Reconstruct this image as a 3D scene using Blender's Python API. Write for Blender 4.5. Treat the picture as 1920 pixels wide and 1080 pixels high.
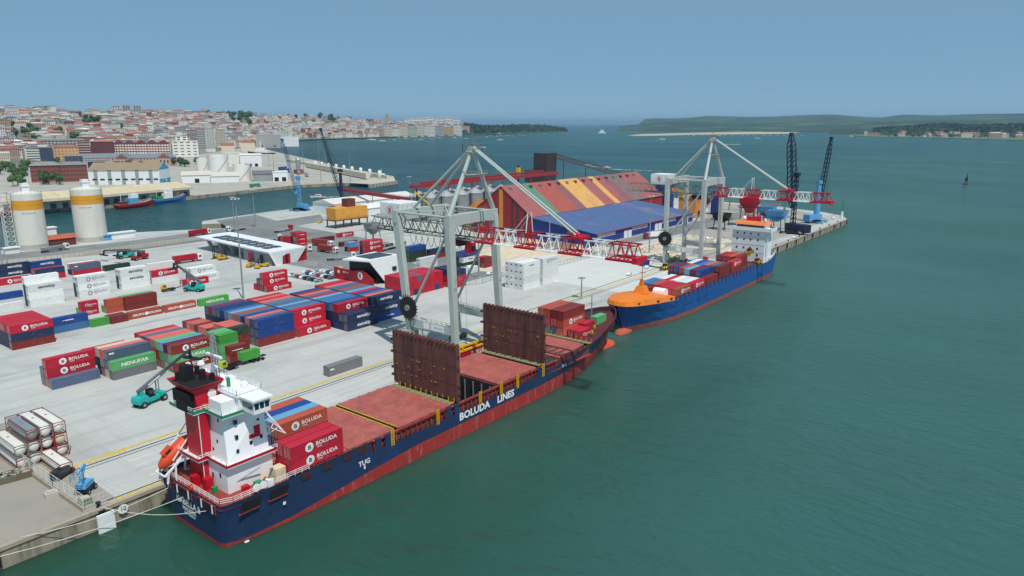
import bpy, math, random
from mathutils import Vector, Matrix, noise as mnoise
R = math.radians
random.seed(7)
for o in list(bpy.data.objects): bpy.data.objects.remove(o)
scene = bpy.context.scene
COL = scene.collection
# ---------------------------------------------------------------- camera
FPX, HZ, CH, Y0 = 1350.0, 231.0, 70.0, 135.35
PIT = math.atan((540-HZ)/FPX); TH = R(38.2557)
FH = Vector((math.cos(TH), math.sin(TH), 0)); RT = Vector((math.sin(TH), -math.cos(TH), 0))
FW = FH*math.cos(PIT)-Vector((0,0,1))*math.sin(PIT); UP = FH*math.sin(PIT)+Vector((0,0,1))*math.cos(PIT)
CAM = Vector((0,-Y0,CH))
cd = bpy.data.cameras.new('camera'); cam = bpy.data.objects.new('camera', cd); COL.objects.link(cam)
m3 = Matrix((RT, UP, -FW)).transposed().to_4x4(); m3.translation = CAM; cam.matrix_world = m3
cd.sensor_width = 36; cd.lens = FPX/1920*36; cd.clip_start = 1; cd.clip_end = 150000
scene.camera = cam
# ---------------------------------------------------------------- sky, sun, exposure
SUN_EL = R(61); SH = R(65.5)                    # shadows fall towards SH
to_sun = Vector((-math.cos(SH)*math.cos(SUN_EL), -math.sin(SH)*math.cos(SUN_EL), math.sin(SUN_EL)))
w = bpy.data.worlds.new('World'); scene.world = w; w.use_nodes = True
nt = w.node_tree; nt.nodes.clear()
sk = nt.nodes.new('ShaderNodeTexSky'); sk.sky_type = 'NISHITA'; sk.sun_disc = False
sk.sun_elevation = SUN_EL; sk.sun_rotation = math.atan2(to_sun.x, to_sun.y)
sk.altitude = 2000; sk.air_density = 0.6; sk.dust_density = 0.0; sk.ozone_density = 6.0
bg = nt.nodes.new('ShaderNodeBackground'); bg.inputs[1].default_value = 0.085
wo = nt.nodes.new('ShaderNodeOutputWorld')
veil = nt.nodes.new('ShaderNodeMix'); veil.data_type = 'RGBA'; veil.inputs[0].default_value = .72     # even summer veil over the whole sky
veil.inputs[7].default_value = (2.65, 4.8, 6.5, 1)
nt.links.new(sk.outputs[0], veil.inputs[6]); nt.links.new(veil.outputs[2], bg.inputs[0]); nt.links.new(bg.outputs[0], wo.inputs[0])
sd = bpy.data.lights.new('sun', 'SUN'); sd.energy = 3.6; sd.angle = R(0.53); sd.color = (1, 0.955, 0.88)
so = bpy.data.objects.new('sun', sd); COL.objects.link(so); so.location = (0,0,300)
so.rotation_euler = to_sun.to_track_quat('Z', 'Y').to_euler()
vs = scene.view_settings; vs.view_transform = 'Standard'; vs.look = 'None'; vs.exposure = 0.0; vs.gamma = 1
vs.use_curve_mapping = False
# ---------------------------------------------------------------- helpers
def G(u, v, z=0.0):
    "point at height z on the sight line of a place in the photograph (used to survey the port)"
    d = FW*FPX+RT*(u-960)+UP*(540-v); t = (z-CH)/d.z
    p = CAM+d*t; return Vector((p.x, p.y, z))
def at(u, v, dist):
    d = FW*FPX+RT*(u-960)+UP*(540-v); h = math.hypot(d.x, d.y); return CAM+d*(dist/h)
def lin(c):
    return tuple((x/12.92 if x <= .04045 else ((x+.055)/1.055)**2.4) for x in (v/255 for v in c))
MATS = {}
def mat(name, rgb, rough=.6, var=.12, sc=.4, met=0.0, dirt=None, dsc=.25, damt=.5, streak=False, rnd=.0, bump=0, spec=.4, coords='Object', lo=.52, extra=()):
    "painted / concrete / metal surface: base colour broken up by noise, grime in its own patches"
    if name in MATS: return MATS[name]
    m = bpy.data.materials.new(name); m.use_nodes = True; MATS[name] = m
    n = m.node_tree; N = n.nodes; L = n.links; b = N['Principled BSDF']
    c = lin(rgb)
    b.inputs['Roughness'].default_value = rough; b.inputs['Metallic'].default_value = met
    b.inputs['Specular IOR Level'].default_value = spec
    tc = N.new('ShaderNodeTexCoord'); src = tc.outputs[coords]
    nz = N.new('ShaderNodeTexNoise'); nz.inputs['Scale'].default_value = sc; nz.inputs['Detail'].default_value = 7; nz.inputs['Roughness'].default_value = .62
    L.new(src, nz.inputs['Vector'])
    mr = N.new('ShaderNodeMapRange'); mr.inputs[1].default_value = .3; mr.inputs[2].default_value = .7
    mr.inputs[3].default_value = 1-var; mr.inputs[4].default_value = 1+var
    L.new(nz.outputs['Fac'], mr.inputs[0]); fac = mr.outputs[0]
    if rnd:
        oi = N.new('ShaderNodeObjectInfo'); r2 = N.new('ShaderNodeMapRange'); r2.inputs[3].default_value = 1-rnd; r2.inputs[4].default_value = 1+rnd
        L.new(oi.outputs['Random'], r2.inputs[0]); mu = N.new('ShaderNodeMath'); mu.operation = 'MULTIPLY'
        L.new(fac, mu.inputs[0]); L.new(r2.outputs[0], mu.inputs[1]); fac = mu.outputs[0]
    vm = N.new('ShaderNodeVectorMath'); vm.operation = 'SCALE'; vm.inputs[0].default_value = c; L.new(fac, vm.inputs['Scale'])
    col = vm.outputs[0]
    if dirt:
        n2 = N.new('ShaderNodeTexNoise'); n2.inputs['Scale'].default_value = dsc; n2.inputs['Detail'].default_value = 9; n2.inputs['Roughness'].default_value = .7
        if streak:
            mp = N.new('ShaderNodeMapping'); mp.inputs['Scale'].default_value = (1, 1, .12) if streak == 1 else (.06, 1, 1)
            L.new(src, mp.inputs[0]); L.new(mp.outputs[0], n2.inputs['Vector'])
        else: L.new(src, n2.inputs['Vector'])
        r3 = N.new('ShaderNodeMapRange'); r3.inputs[1].default_value = lo; r3.inputs[2].default_value = lo+.16; r3.inputs[4].default_value = damt
        L.new(n2.outputs['Fac'], r3.inputs[0])
        mx = N.new('ShaderNodeMix'); mx.data_type = 'RGBA'; L.new(r3.outputs[0], mx.inputs[0]); L.new(col, mx.inputs[6]); mx.inputs[7].default_value = (*lin(dirt), 1)
        col = mx.outputs[2]
    for k, (ec, esc, est, elo, eamt) in enumerate(extra):          # rust runs, faded panels, scuffs
        mp = N.new('ShaderNodeMapping'); mp.inputs['Scale'].default_value = est; mp.inputs['Location'].default_value = (k*7.3+3, k*3.1, k*5.7); L.new(src, mp.inputs[0])
        n4 = N.new('ShaderNodeTexNoise'); n4.inputs['Scale'].default_value = esc; n4.inputs['Detail'].default_value = 8; n4.inputs['Roughness'].default_value = .68; L.new(mp.outputs[0], n4.inputs['Vector'])
        r5 = N.new('ShaderNodeMapRange'); r5.inputs[1].default_value = elo; r5.inputs[2].default_value = elo+.1; r5.inputs[4].default_value = eamt; L.new(n4.outputs['Fac'], r5.inputs[0])
        mx = N.new('ShaderNodeMix'); mx.data_type = 'RGBA'; L.new(r5.outputs[0], mx.inputs[0]); L.new(col, mx.inputs[6]); mx.inputs[7].default_value = (*lin(ec), 1); col = mx.outputs[2]
    L.new(col, b.inputs['Base Color'])
    if bump:
        bp = N.new('ShaderNodeBump'); bp.inputs['Strength'].default_value = bump; bp.inputs['Distance'].default_value = .1
        L.new(nz.outputs['Fac'], bp.inputs['Height']); L.new(bp.outputs[0], b.inputs['Normal'])
    return m
class MB:
    "collects boxes, bars, tubes and sheets; build() makes ONE mesh object"
    def __init__(s): s.v = []; s.f = []; s.mi = []; s.k = 0
    def add(s, vs, fs):
        o = len(s.v); s.v += [tuple(p) for p in vs]; s.f += [tuple(i+o for i in f) for f in fs]; s.mi += [s.k]*len(fs); return s
    def box(s, x0, y0, z0, x1, y1, z1):
        return s.add([(x0,y0,z0),(x1,y0,z0),(x1,y1,z0),(x0,y1,z0),(x0,y0,z1),(x1,y0,z1),(x1,y1,z1),(x0,y1,z1)],
                     [(3,2,1,0),(4,5,6,7),(0,1,5,4),(1,2,6,5),(2,3,7,6),(3,0,4,7)])
    def cbox(s, c, sz, rz=0):
        a = [(-.5,-.5,-.5),(.5,-.5,-.5),(.5,.5,-.5),(-.5,.5,-.5),(-.5,-.5,.5),(.5,-.5,.5),(.5,.5,.5),(-.5,.5,.5)]
        cs, sn = math.cos(rz), math.sin(rz)
        return s.add([(c[0]+p[0]*sz[0]*cs-p[1]*sz[1]*sn, c[1]+p[0]*sz[0]*sn+p[1]*sz[1]*cs, c[2]+p[2]*sz[2]) for p in a],
                     [(3,2,1,0),(4,5,6,7),(0,1,5,4),(1,2,6,5),(2,3,7,6),(3,0,4,7)])
    def bar(s, p, q, w=.2, h=None, w1=None, h1=None):
        p = Vector(p); q = Vector(q); d = (q-p)
        if d.length < 1e-6: return s
        d.normalize(); h = h or w; w1 = w1 or w; h1 = h1 or (w1 if h == w else h)
        a = d.cross(Vector((0,0,1)))
        if a.length < .05: a = Vector((1,0,0)).cross(d) if abs(d.x) < .9 else Vector((0,1,0))
        a.normalize(); b = a.cross(d)
        vs = [p-a*w/2-b*h/2, p+a*w/2-b*h/2, p+a*w/2+b*h/2, p-a*w/2+b*h/2, q-a*w1/2-b*h1/2, q+a*w1/2-b*h1/2, q+a*w1/2+b*h1/2, q-a*w1/2+b*h1/2]
        return s.add(vs, [(3,2,1,0),(4,5,6,7),(0,1,5,4),(1,2,6,5),(2,3,7,6),(3,0,4,7)])
    def tube(s, p, q, r, r1=None, n=8, cap=True):
        p = Vector(p); q = Vector(q); r1 = r if r1 is None else r1; d = (q-p).normalized()
        a = d.cross(Vector((0,0,1)))
        if a.length < .05: a = Vector((1,0,0))
        a.normalize(); b = a.cross(d); vs = []
        for c, rr in ((p, r), (q, r1)):
            for i in range(n):
                t = 2*math.pi*i/n; vs.append(c+(a*math.cos(t)+b*math.sin(t))*rr)
        fs = [(i, (i+1) % n, n+(i+1) % n, n+i) for i in range(n)]
        if cap: fs += [tuple(range(n-1,-1,-1)), tuple(range(n, 2*n))]
        return s.add(vs, fs)
    def path(s, pts, r, n=5):
        for i in range(len(pts)-1): s.tube(pts[i], pts[i+1], r, n=n)
        return s
    def rev(s, prof, c=(0,0,0), n=16, ax='z'):
        vs = []; fs = []
        for (r, h) in prof:
            for i in range(n):
                t = 2*math.pi*i/n; x, y = r*math.cos(t), r*math.sin(t)
                vs.append((c[0]+x, c[1]+y, c[2]+h) if ax == 'z' else ((c[0]+h, c[1]+x, c[2]+y) if ax == 'x' else (c[0]+x, c[1]+h, c[2]+y)))
        for j in range(len(prof)-1):
            for i in range(n): fs.append((j*n+i, j*n+(i+1) % n, (j+1)*n+(i+1) % n, (j+1)*n+i))
        if prof[-1][0] > .01: fs.append(tuple(range((len(prof)-1)*n, len(prof)*n)))
        if prof[0][0] > .01: fs.append(tuple(range(n-1,-1,-1)))
        return s.add(vs, fs)
    def prism(s, pts, z0, z1):
        n = len(pts); a = sum(pts[i][0]*pts[(i+1) % n][1]-pts[(i+1) % n][0]*pts[i][1] for i in range(n))
        if a < 0: pts = pts[::-1]
        return s.add([(p[0],p[1],z0) for p in pts]+[(p[0],p[1],z1) for p in pts],
                     [tuple(range(n-1,-1,-1)), tuple(range(n,2*n))]+[(i,(i+1) % n,n+(i+1) % n,n+i) for i in range(n)])
    def prof(s, pts, ax, a0, a1):
        "outline in the plane across ax, drawn from a0 to a1"
        n = len(pts); f = (lambda t,p: (t,p[0],p[1])) if ax == 'x' else (lambda t,p: (p[0],t,p[1]))
        return s.add([f(a0,p) for p in pts]+[f(a1,p) for p in pts],
                     [tuple(range(n-1,-1,-1)), tuple(range(n,2*n))]+[(i,(i+1) % n,n+(i+1) % n,n+i) for i in range(n)])
    def quad(s, a, b, c, d): return s.add([a,b,c,d], [(0,1,2,3)])
    def rail(s, pts, h=1.05, n=2, r=.05, step=2.0):
        for i in range(len(pts)-1):
            p, q = Vector(pts[i]), Vector(pts[i+1]); L = (q-p).length; k = max(1, int(L/step))
            for j in range(k+1):
                a = p.lerp(q, j/k); s.bar(a, a+Vector((0,0,h)), r*1.2)
            for j in range(1, n+1): z = Vector((0,0,h*j/n)); s.bar(p+z, q+z, r)
        return s
    def mesh(s, name, mats, smooth=False, off=None):
        me = bpy.data.meshes.new(name)
        v = s.v if off is None else [(p[0]-off[0], p[1]-off[1], p[2]-off[2]) for p in s.v]
        me.from_pydata(v, [], s.f); me.update()
        for m in (mats if isinstance(mats, (list, tuple)) else [mats]): me.materials.append(m)
        if any(s.mi): me.polygons.foreach_set('material_index', s.mi)
        if smooth: me.polygons.foreach_set('use_smooth', [True]*len(me.polygons))
        return me
    def build(s, name, mats, parent=None, smooth=False, absolute=True):
        off = parent_loc(parent) if (parent is not None and absolute) else None
        o = bpy.data.objects.new(name, s.mesh(name, mats, smooth, off)); COL.objects.link(o)
        if parent is not None: o.parent = parent
        return o
def parent_loc(p):
    v = Vector((0,0,0))
    while p is not None: v = v+p.location; p = p.parent
    return v
def tag(o, label=None, cat=None, group=None, kind=None):
    if label: o['label'] = label
    if cat: o['category'] = cat
    if group: o['group'] = group
    if kind: o['kind'] = kind
    return o
def thing(name, label, cat, loc=(0,0,0), group=None, rz=0):
    o = bpy.data.objects.new(name, None); o.empty_display_size = .5; COL.objects.link(o); o.location = loc; o.rotation_euler = (0,0,rz)
    return tag(o, label, cat, group)
def inst(name, me, loc, rz=0, parent=None, mats=None, scale=None):
    o = bpy.data.objects.new(name, me); COL.objects.link(o); o.location = loc; o.rotation_euler = (0,0,rz)
    if scale: o.scale = scale
    if parent is not None: o.parent = parent
    if mats:
        for i, m in enumerate(mats):
            if m is not None and i < len(o.material_slots): o.material_slots[i].link = 'OBJECT'; o.material_slots[i].material = m
    return o
def copy_tree(o, parent=None):
    c = o.copy(); COL.objects.link(c); c.parent = parent
    for ch in list(o.children): copy_tree(ch, c)
    return c
def dup(o, loc, rz=0, label=None):
    c = copy_tree(o); c.location = loc; c.rotation_euler = (0,0,rz)
    if label: c['label'] = label
    return c
def structure(name, mb, mats, smooth=False): return tag(mb.build(name, mats, None, smooth), kind='structure')
TXT = {}
def text_mb(s, size=1.0, bold=.02, sx=1.0):
    "flat lettering as (verts, faces) centred on 0 in the x / z plane"
    k = (s, bold)
    if k not in TXT:
        cu = bpy.data.curves.new('t', 'FONT'); cu.body = s; cu.size = 1; cu.offset = bold; cu.resolution_u = 2; cu.align_x = 'CENTER'
        ob = bpy.data.objects.new('t', cu); COL.objects.link(ob)
        dg = bpy.context.evaluated_depsgraph_get(); me = bpy.data.meshes.new_from_object(ob.evaluated_get(dg))
        TXT[k] = ([tuple(v.co) for v in me.vertices], [tuple(p.vertices) for p in me.polygons])
        bpy.data.objects.remove(ob); bpy.data.curves.remove(cu); bpy.data.meshes.remove(me)
    v, f = TXT[k]
    return [(p[0]*size*sx, p[1]*size) for p in v], f
def put_text(mb, s, o, ux, uz, size, bold=.02, sx=1.0):
    "lettering laid at o, running along ux with letters standing along uz"
    v, f = text_mb(s, size, bold, sx); o = Vector(o); ux = Vector(ux); uz = Vector(uz)
    return mb.add([o+ux*p[0]+uz*p[1] for p in v], f)
def disc(mb, o, ux, uz, r, n=18):
    o = Vector(o); ux = Vector(ux); uz = Vector(uz)
    return mb.add([o+(ux*math.cos(2*math.pi*i/n)+uz*math.sin(2*math.pi*i/n))*r for i in range(n)], [tuple(range(n))])
def wall_grid(mb, x0, x1, z0, z1, y, nx, nz, fw=.55, fh=.5, d=.12, ax='y', sgn=-1):
    "window panes set on a wall: proud slabs, one per opening"
    for i in range(nx):
        for j in range(nz):
            cx = x0+(x1-x0)*(i+.5)/nx; cz = z0+(z1-z0)*(j+.5)/nz; hw = (x1-x0)/nx*fw/2; hh = (z1-z0)/nz*fh/2
            if ax == 'y': mb.box(cx-hw, min(y, y+sgn*d), cz-hh, cx+hw, max(y, y+sgn*d), cz+hh)
            else: mb.box(min(y, y+sgn*d), cx-hw, cz-hh, max(y, y+sgn*d), cx+hw, cz+hh)
    return mb
# common paints
CONC = mat('concrete', (186,182,172), .9, .10, .15, dirt=(120,116,108), dsc=.08, damt=.45)
CONCL = mat('concrete_wall', (170,158,140), .9, .12, .3, dirt=(85,78,66), dsc=.3, damt=.6, streak=1)
WHITE = mat('white_paint', (232,234,234), .5, .04, .5, dirt=(170,165,150), dsc=.4, damt=.25, streak=1, lo=.58)
WHITEC = mat('clean_white', (240,240,238), .45, .03, .8)
DARK = mat('dark_rubber', (28,28,30), .8, .2, 2)
BLACK = mat('black_steel', (22,23,26), .5, .2, 1)
GLASS = mat('window_glass', (30,42,52), .08, .15, .3, spec=.8)
STEEL = mat('galvanised', (165,170,172), .45, .1, .6, met=.5)
GREYP = mat('grey_paint', (150,158,158), .55, .08, .5, dirt=(110,95,80), damt=.4, streak=1)
CRANE = mat('crane_grey_green', (180,190,184), .5, .06, .2, dirt=(120,104,86), dsc=.5, damt=.5, streak=1, lo=.57)
CRANE2 = mat('crane_pale_grey', (186,190,186), .5, .06, .2, dirt=(130,110,92), dsc=.5, damt=.5, streak=1, lo=.57)
RED = mat('red_paint', (176,16,42), .5, .08, .4, dirt=(110,30,34), dsc=.6, damt=.4, lo=.56)
YEL = mat('yellow_paint', (222,172,20), .5, .08, .5, dirt=(120,90,30), damt=.4)
YELP = mat('road_yellow', (206,176,70), .8, .15, .8, dirt=(176,170,150), dsc=.6, damt=.8)
ORG = mat('orange_paint', (214,74,36), .5, .06, .5)
GRN = mat('green_paint', (36,140,92), .55, .08, .5)
NAVY = mat('navy_steel', (30,40,66), .5, .12, .4, dirt=(70,60,60), damt=.4)
SKYB = mat('light_blue_paint', (92,160,206), .5, .08, .5, dirt=(120,120,110), damt=.3)
BROWN = mat('brown_steel', (104,52,42), .65, .15, .5)
# ================================================================= SETTING
WL = -4.0
def interp(tab, x):
    if x <= tab[0][0]: return tab[0][1]
    for (a, b), (c, d) in zip(tab, tab[1:]):
        if x <= c: return b+(d-b)*(x-a)/(c-a)
    return tab[-1][1]
# water -----------------------------------------------------------
def water_mat():
    m = bpy.data.materials.new('harbour_water'); m.use_nodes = True; n = m.node_tree; N = n.nodes; L = n.links; b = N['Principled BSDF']
    ge = N.new('ShaderNodeNewGeometry'); pos = ge.outputs['Position']
    def nz(sc, det=4, stretch=None, rot=0, dist=0):
        mp = N.new('ShaderNodeMapping'); mp.inputs['Scale'].default_value = stretch or (1,1,1); mp.inputs['Rotation'].default_value = (0,0,rot); L.new(pos, mp.inputs[0])
        t = N.new('ShaderNodeTexNoise'); t.inputs['Scale'].default_value = sc; t.inputs['Detail'].default_value = det; t.inputs['Distortion'].default_value = dist
        L.new(mp.outputs[0], t.inputs['Vector']); return t.outputs['Fac']
    sx = N.new('ShaderNodeSeparateXYZ'); L.new(pos, sx.inputs[0])
    # silty green by the quays, clearer blue-green towards the middle of the bay
    def mr(src, a, b_, c=0, d=1):
        t = N.new('ShaderNodeMapRange'); t.inputs[1].default_value = a; t.inputs[2].default_value = b_; t.inputs[3].default_value = c; t.inputs[4].default_value = d
        L.new(src, t.inputs[0]); return t.outputs[0]
    def mix(f, a, b_):
        t = N.new('ShaderNodeMix'); t.data_type = 'RGBA'
        if hasattr(f, 'node'): L.new(f, t.inputs[0])
        else: t.inputs[0].default_value = f
        for i, q in ((6, a), (7, b_)):
            if hasattr(q, 'node'): L.new(q, t.inputs[i])
            else: t.inputs[i].default_value = (*q, 1)
        return t.outputs[2]
    def math_(op, a, b_):
        t = N.new('ShaderNodeMath'); t.operation = op
        for i, q in ((0, a), (1, b_)):
            if hasattr(q, 'node'): L.new(q, t.inputs[i])
            else: t.inputs[i].default_value = q
        return t.outputs[0]
    big = nz(.0016, 3, (1,1,1)); mid = nz(.006, 4, (1,.45,1), R(-20))
    depth = math_('ADD', mr(sx.outputs[1], 60, 700), mr(big, .35, .65, -.25, .25))
    depth = math_('MINIMUM', math_('MAXIMUM', depth, 0), 1)
    far = math_('ADD', mr(sx.outputs[0], 900, 3000), mr(mid, .3, .7, -.25, .25)); far = math_('MINIMUM', math_('MAXIMUM', far, 0), 1)
    near = mr(math_('ADD', sx.outputs[0], mr(mid, .3, .7, -110, 110)), 60, 330)
    right = mr(math_('ADD', sx.outputs[1], mr(mid, .3, .7, -22, 22)), -52, -100)
    near = math_('MINIMUM', math_('ADD', near, right), 1)
    c = mix(near, (.016,.070,.042), (.040,.122,.102))
    c = mix(depth, c, (.002,.046,.074))
    c = mix(far, c, (.022,.096,.102))
    c = mix(mr(nz(.03, 5, (1,.4,1), R(-30)), .35, .7, 0, .3), c, (.036,.100,.082))
    c = mix(mr(nz(.0035, 5, (1,.16,1), R(38)), .5, .66, 0, .35), c, (.05,.14,.135))
    # tidal patches: a chop of short wind waves over a longer slop
    h1 = nz(.24, 3, (1,.42,1), R(-52), .5); h2 = nz(.7, 4, (1,.5,1), R(-40), .4); h3 = nz(.045, 2, (1,.4,1), R(-60))
    calm = mr(nz(.011, 4, (1,.5,1), R(-30)), .36, .62, .35, 1.15)
    sh = math_('MULTIPLY', mr(sx.outputs[1], -26, -60, .25, 1), 1.0)          # sheltered water close under the hull
    amp = math_('MULTIPLY', calm, math_('MAXIMUM', sh, mr(sx.outputs[0], 150, 240, 0, 1)))
    h = math_('ADD', math_('MULTIPLY', h1, 1.0), math_('ADD', math_('MULTIPLY', h2, .40), math_('MULTIPLY', h3, 1.0)))
    h = math_('MULTIPLY', h, amp)
    bp = N.new('ShaderNodeBump'); bp.inputs['Strength'].default_value = 1.0; bp.inputs['Distance'].default_value = 1.9
    L.new(h, bp.inputs['Height'])
    N.remove(b); df = N.new('ShaderNodeSubsurfaceScattering'); df.falloff = 'BURLEY'; df.inputs['Scale'].default_value = 9.0; df.inputs['Radius'].default_value = (.6,1,.9); gl = N.new('ShaderNodeBsdfGlossy'); gl.inputs['Roughness'].default_value = .12; gl.inputs['Color'].default_value = (1,1,1,1)
    fr = N.new('ShaderNodeFresnel'); fr.inputs['IOR'].default_value = 1.333; L.new(bp.outputs[0], fr.inputs['Normal'])
    fac = mr(fr.outputs[0], .0, .30, .0, .25)
    ms = N.new('ShaderNodeMixShader'); L.new(fac, ms.inputs[0]); L.new(df.outputs[0], ms.inputs[1]); L.new(gl.outputs[0], ms.inputs[2])
    L.new(c, df.inputs['Color']); L.new(bp.outputs[0], gl.inputs['Normal']); L.new(bp.outputs[0], df.inputs['Normal'])
    L.new(ms.outputs[0], N['Material Output'].inputs['Surface'])
    return m
mb = MB(); ring = [0, 300, 900, 2500, 7000, 20000, 60000]
n = 48
vs = [(CAM.x, CAM.y, WL)]+[(CAM.x+r*math.cos(2*math.pi*i/n), CAM.y+r*math.sin(2*math.pi*i/n), WL) for r in ring[1:] for i in range(n)]
fs = [(0, 1+i, 1+(i+1) % n) for i in range(n)]+[(1+k*n+i, 1+(k+1)*n+i, 1+(k+1)*n+(i+1) % n, 1+k*n+(i+1) % n) for k in range(len(ring)-2) for i in range(n)]
mb.add(vs, fs); structure('water', mb, water_mat())
# the pier ----------------------------------------------------------
def ground_mat(name, rgb, j=None, jc=None, var=.08, dirt=(120,120,118), damt=.35, marks=True, dsc=.02):
    m = mat(name, rgb, .92, var, .05, dirt=dirt, dsc=dsc, damt=damt, bump=.1, spec=.2, lo=.5)
    n = m.node_tree; N = n.nodes; L = n.links; b = N['Principled BSDF']; src = b.inputs['Base Color'].links[0].from_socket
    tc = N.new('ShaderNodeTexCoord')
    def layer(src, fac, col):
        t = N.new('ShaderNodeMix'); t.data_type = 'RGBA'; L.new(fac, t.inputs[0]); L.new(src, t.inputs[6]); t.inputs[7].default_value = (*lin(col), 1); return t.outputs[2]
    if marks:      # tyre-worn tracks along the aisles and oil spots
        for sc, st, a, lo_, colr in ((.10, (.10,1,1), .38, .53, (140,142,141)), (.32, (.5,1,1), .55, .665, (84,84,84)), (.022, (1,1,1), .4, .53, (152,154,152)), (.25, (.05,1,1), .35, .58, (120,122,122)), (.16, (1,.06,1), .3, .6, (130,131,130))):
            mp = N.new('ShaderNodeMapping'); mp.inputs['Scale'].default_value = st; mp.inputs['Rotation'].default_value = (0,0,R(7)); L.new(tc.outputs['Object'], mp.inputs[0])
            t = N.new('ShaderNodeTexNoise'); t.inputs['Scale'].default_value = sc; t.inputs['Detail'].default_value = 8; t.inputs['Roughness'].default_value = .65; L.new(mp.outputs[0], t.inputs['Vector'])
            r = N.new('ShaderNodeMapRange'); r.inputs[1].default_value = lo_; r.inputs[2].default_value = lo_+.1; r.inputs[4].default_value = a; L.new(t.outputs['Fac'], r.inputs[0])
            src = layer(src, r.outputs[0], colr)
    if j:
        br = N.new('ShaderNodeTexBrick'); br.inputs['Scale'].default_value = 1; br.inputs['Brick Width'].default_value = j; br.inputs['Row Height'].default_value = j; br.offset = 0
        br.inputs['Mortar Size'].default_value = .05; br.inputs['Color1'].default_value = (1,1,1,1); br.inputs['Color2'].default_value = (.93,.93,.93,1); br.inputs['Mortar'].default_value = (.72,.72,.72,1)
        L.new(tc.outputs['Object'], br.inputs['Vector'])
        t = N.new('ShaderNodeMix'); t.data_type = 'RGBA'; t.blend_type = 'MULTIPLY'; t.inputs[0].default_value = .7; L.new(src, t.inputs[6]); L.new(br.outputs[0], t.inputs[7]); src = t.outputs[2]
    L.new(src, b.inputs['Base Color']); return m
YARD = ground_mat('yard_concrete', (188,189,185), 7.5, dirt=(168,170,167), damt=.55)
PIER = [(-420,0),(577,0),(596,8),(611,26),(634,79),(640,135),(652,300),(604,402),(472,395),(390,386.4),(323,379),(272,368),(263,353),(300,331),(270,318),(243,334),(201,359),(135.6,339),(-420,170)]
mb = MB(); n = len(PIER)
mb.add([(x,y,0) for x, y in PIER], [tuple(range(n))]); mb.k = 1
mb.add([(x,y,-.0) for x, y in PIER]+[(x,y,-9) for x, y in PIER], [(n+i, n+(i+1) % n, (i+1) % n, i) for i in range(n)])
QUAYW = mat('quay_wall', (158,148,130), .9, .14, .25, dirt=(70,66,54), dsc=.2, damt=.75, streak=1, lo=.48)
structure('pier_ground', mb, [YARD, QUAYW])
def sheet(name, pts, z, m):
    mb = MB(); P2 = [(p[0], p[1]) for p in pts]; n = len(P2)
    a = sum(P2[i][0]*P2[(i+1) % n][1]-P2[(i+1) % n][0]*P2[i][1] for i in range(n))
    if a < 0: P2 = P2[::-1]
    mb.add([(x,y,z) for x, y in P2], [tuple(range(n))]); return structure(name, mb, m)
def px(*uv): return [G(u, v) for u, v in uv]
ASPH = ground_mat('asphalt', (128,130,130), None, dirt=(104,105,106), damt=.6)
ASPHW = ground_mat('worn_apron', (168,164,155), 9, dirt=(134,128,118), damt=.6)
SAND = mat('sandy_gravel', (206,194,176), .95, .12, .08, dirt=(170,152,130), dsc=.06, damt=.6, bump=.3)
LIGHT = ground_mat('new_concrete', (206,207,202), 8, dirt=(196,199,197), damt=.5, var=.04, marks=False)
NEARG = ground_mat('old_quay_paving', (156,150,140), None, dirt=(120,114,104), damt=.7)
sheet('old_quay_apron', [(51.6,.6),(51.6,60),(-60,60),(-400,60),(-400,.6)], .012, NEARG)
sheet('new_concrete_apron', [(262,9),(322,9),(352,42),(356,57),(300,74),(262,52)], .012, LIGHT)
sheet('gravel_yard', px((855,505),(930,455),(1010,445),(1105,452),(1150,468),(1012,499),(950,512)), .016, SAND)
sheet('service_road', [(214,78),(262,78),(300,82),(340,80),(420,66),(560,64),(600,70),(596,80),(420,86),(345,94),(292,106),(288,150),(300,300),(318,372),(280,364),(258,300),(216,262),(212,180)], .012, ASPH)
sheet('harbour_road', px((-80,492),(0,477),(240,452),(420,428),(600,402),(610,414),(430,446),(250,470),(0,498),(-80,512)), .022, ASPH)
sheet('bulk_apron', [(360,9),(565,9),(600,34),(622,82),(628,130),(500,78),(420,62),(362,58)], .008, ASPHW)
sheet('rubble_ground', [(330,30),(430,26),(432,60),(365,64),(350,50)], .020, SAND)
# crane rails, yellow lines, kerb
for nm, y0, y1, m, z, x0, x1 in (('yellow_line',22.2,23.1,YELP,.024,58,330),('crane_rail',20.3,20.65,BLACK,.05,50,470),('crane_rail',2.0,2.3,BLACK,.05,50,470),('cable_trench',18.9,19.3,mat('trench_cover',(120,120,118),.8),.028,50,330),('yellow_line',1.0,1.5,YELP,.024,50,300),('cable_trench',24.8,25.5,mat('trench_cover',(120,120,118),.8),.02,200,330)):
    mb = MB()
    for k in range(12): a = x0+(x1-x0)*k/12; b_ = x0+(x1-x0)*(k+1)/12; mb.quad((a,y0,z),(b_,y0,z),(b_,y1,z),(a,y1,z))
    structure(nm, mb, m)
mb = MB()
for k in range(9): x = 52+k*1.2; mb.quad((x,21.2,.028),(x+.6,21.2,.028),(x+1.0,23.4,.028),(x+.4,23.4,.028))
for k in range(40): x = 52+k*1.5; mb.quad((x,1.6,.028),(x+.8,1.6,.028),(x+.8,2.0,.028),(x,2.0,.028))
structure('hatched_marking', mb, YELP)
mb = MB()
for y in (6.0, 9.2, 12.4, 15.6): mb.quad((60,y,.016),(128,y,.016),(128,y+.16,.016),(60,y+.16,.016))
structure('lane_marking', mb, mat('worn_white_line', (224,226,224), .8, .1, .6, dirt=(190,195,195), dsc=.4, damt=.9))
mb = MB()
for x0 in range(-420, 570, 30): mb.box(x0+.1, -.25, -.55, x0+29.9, .55, .14)
kerb = structure('quay_coping', mb, CONCL)
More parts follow.
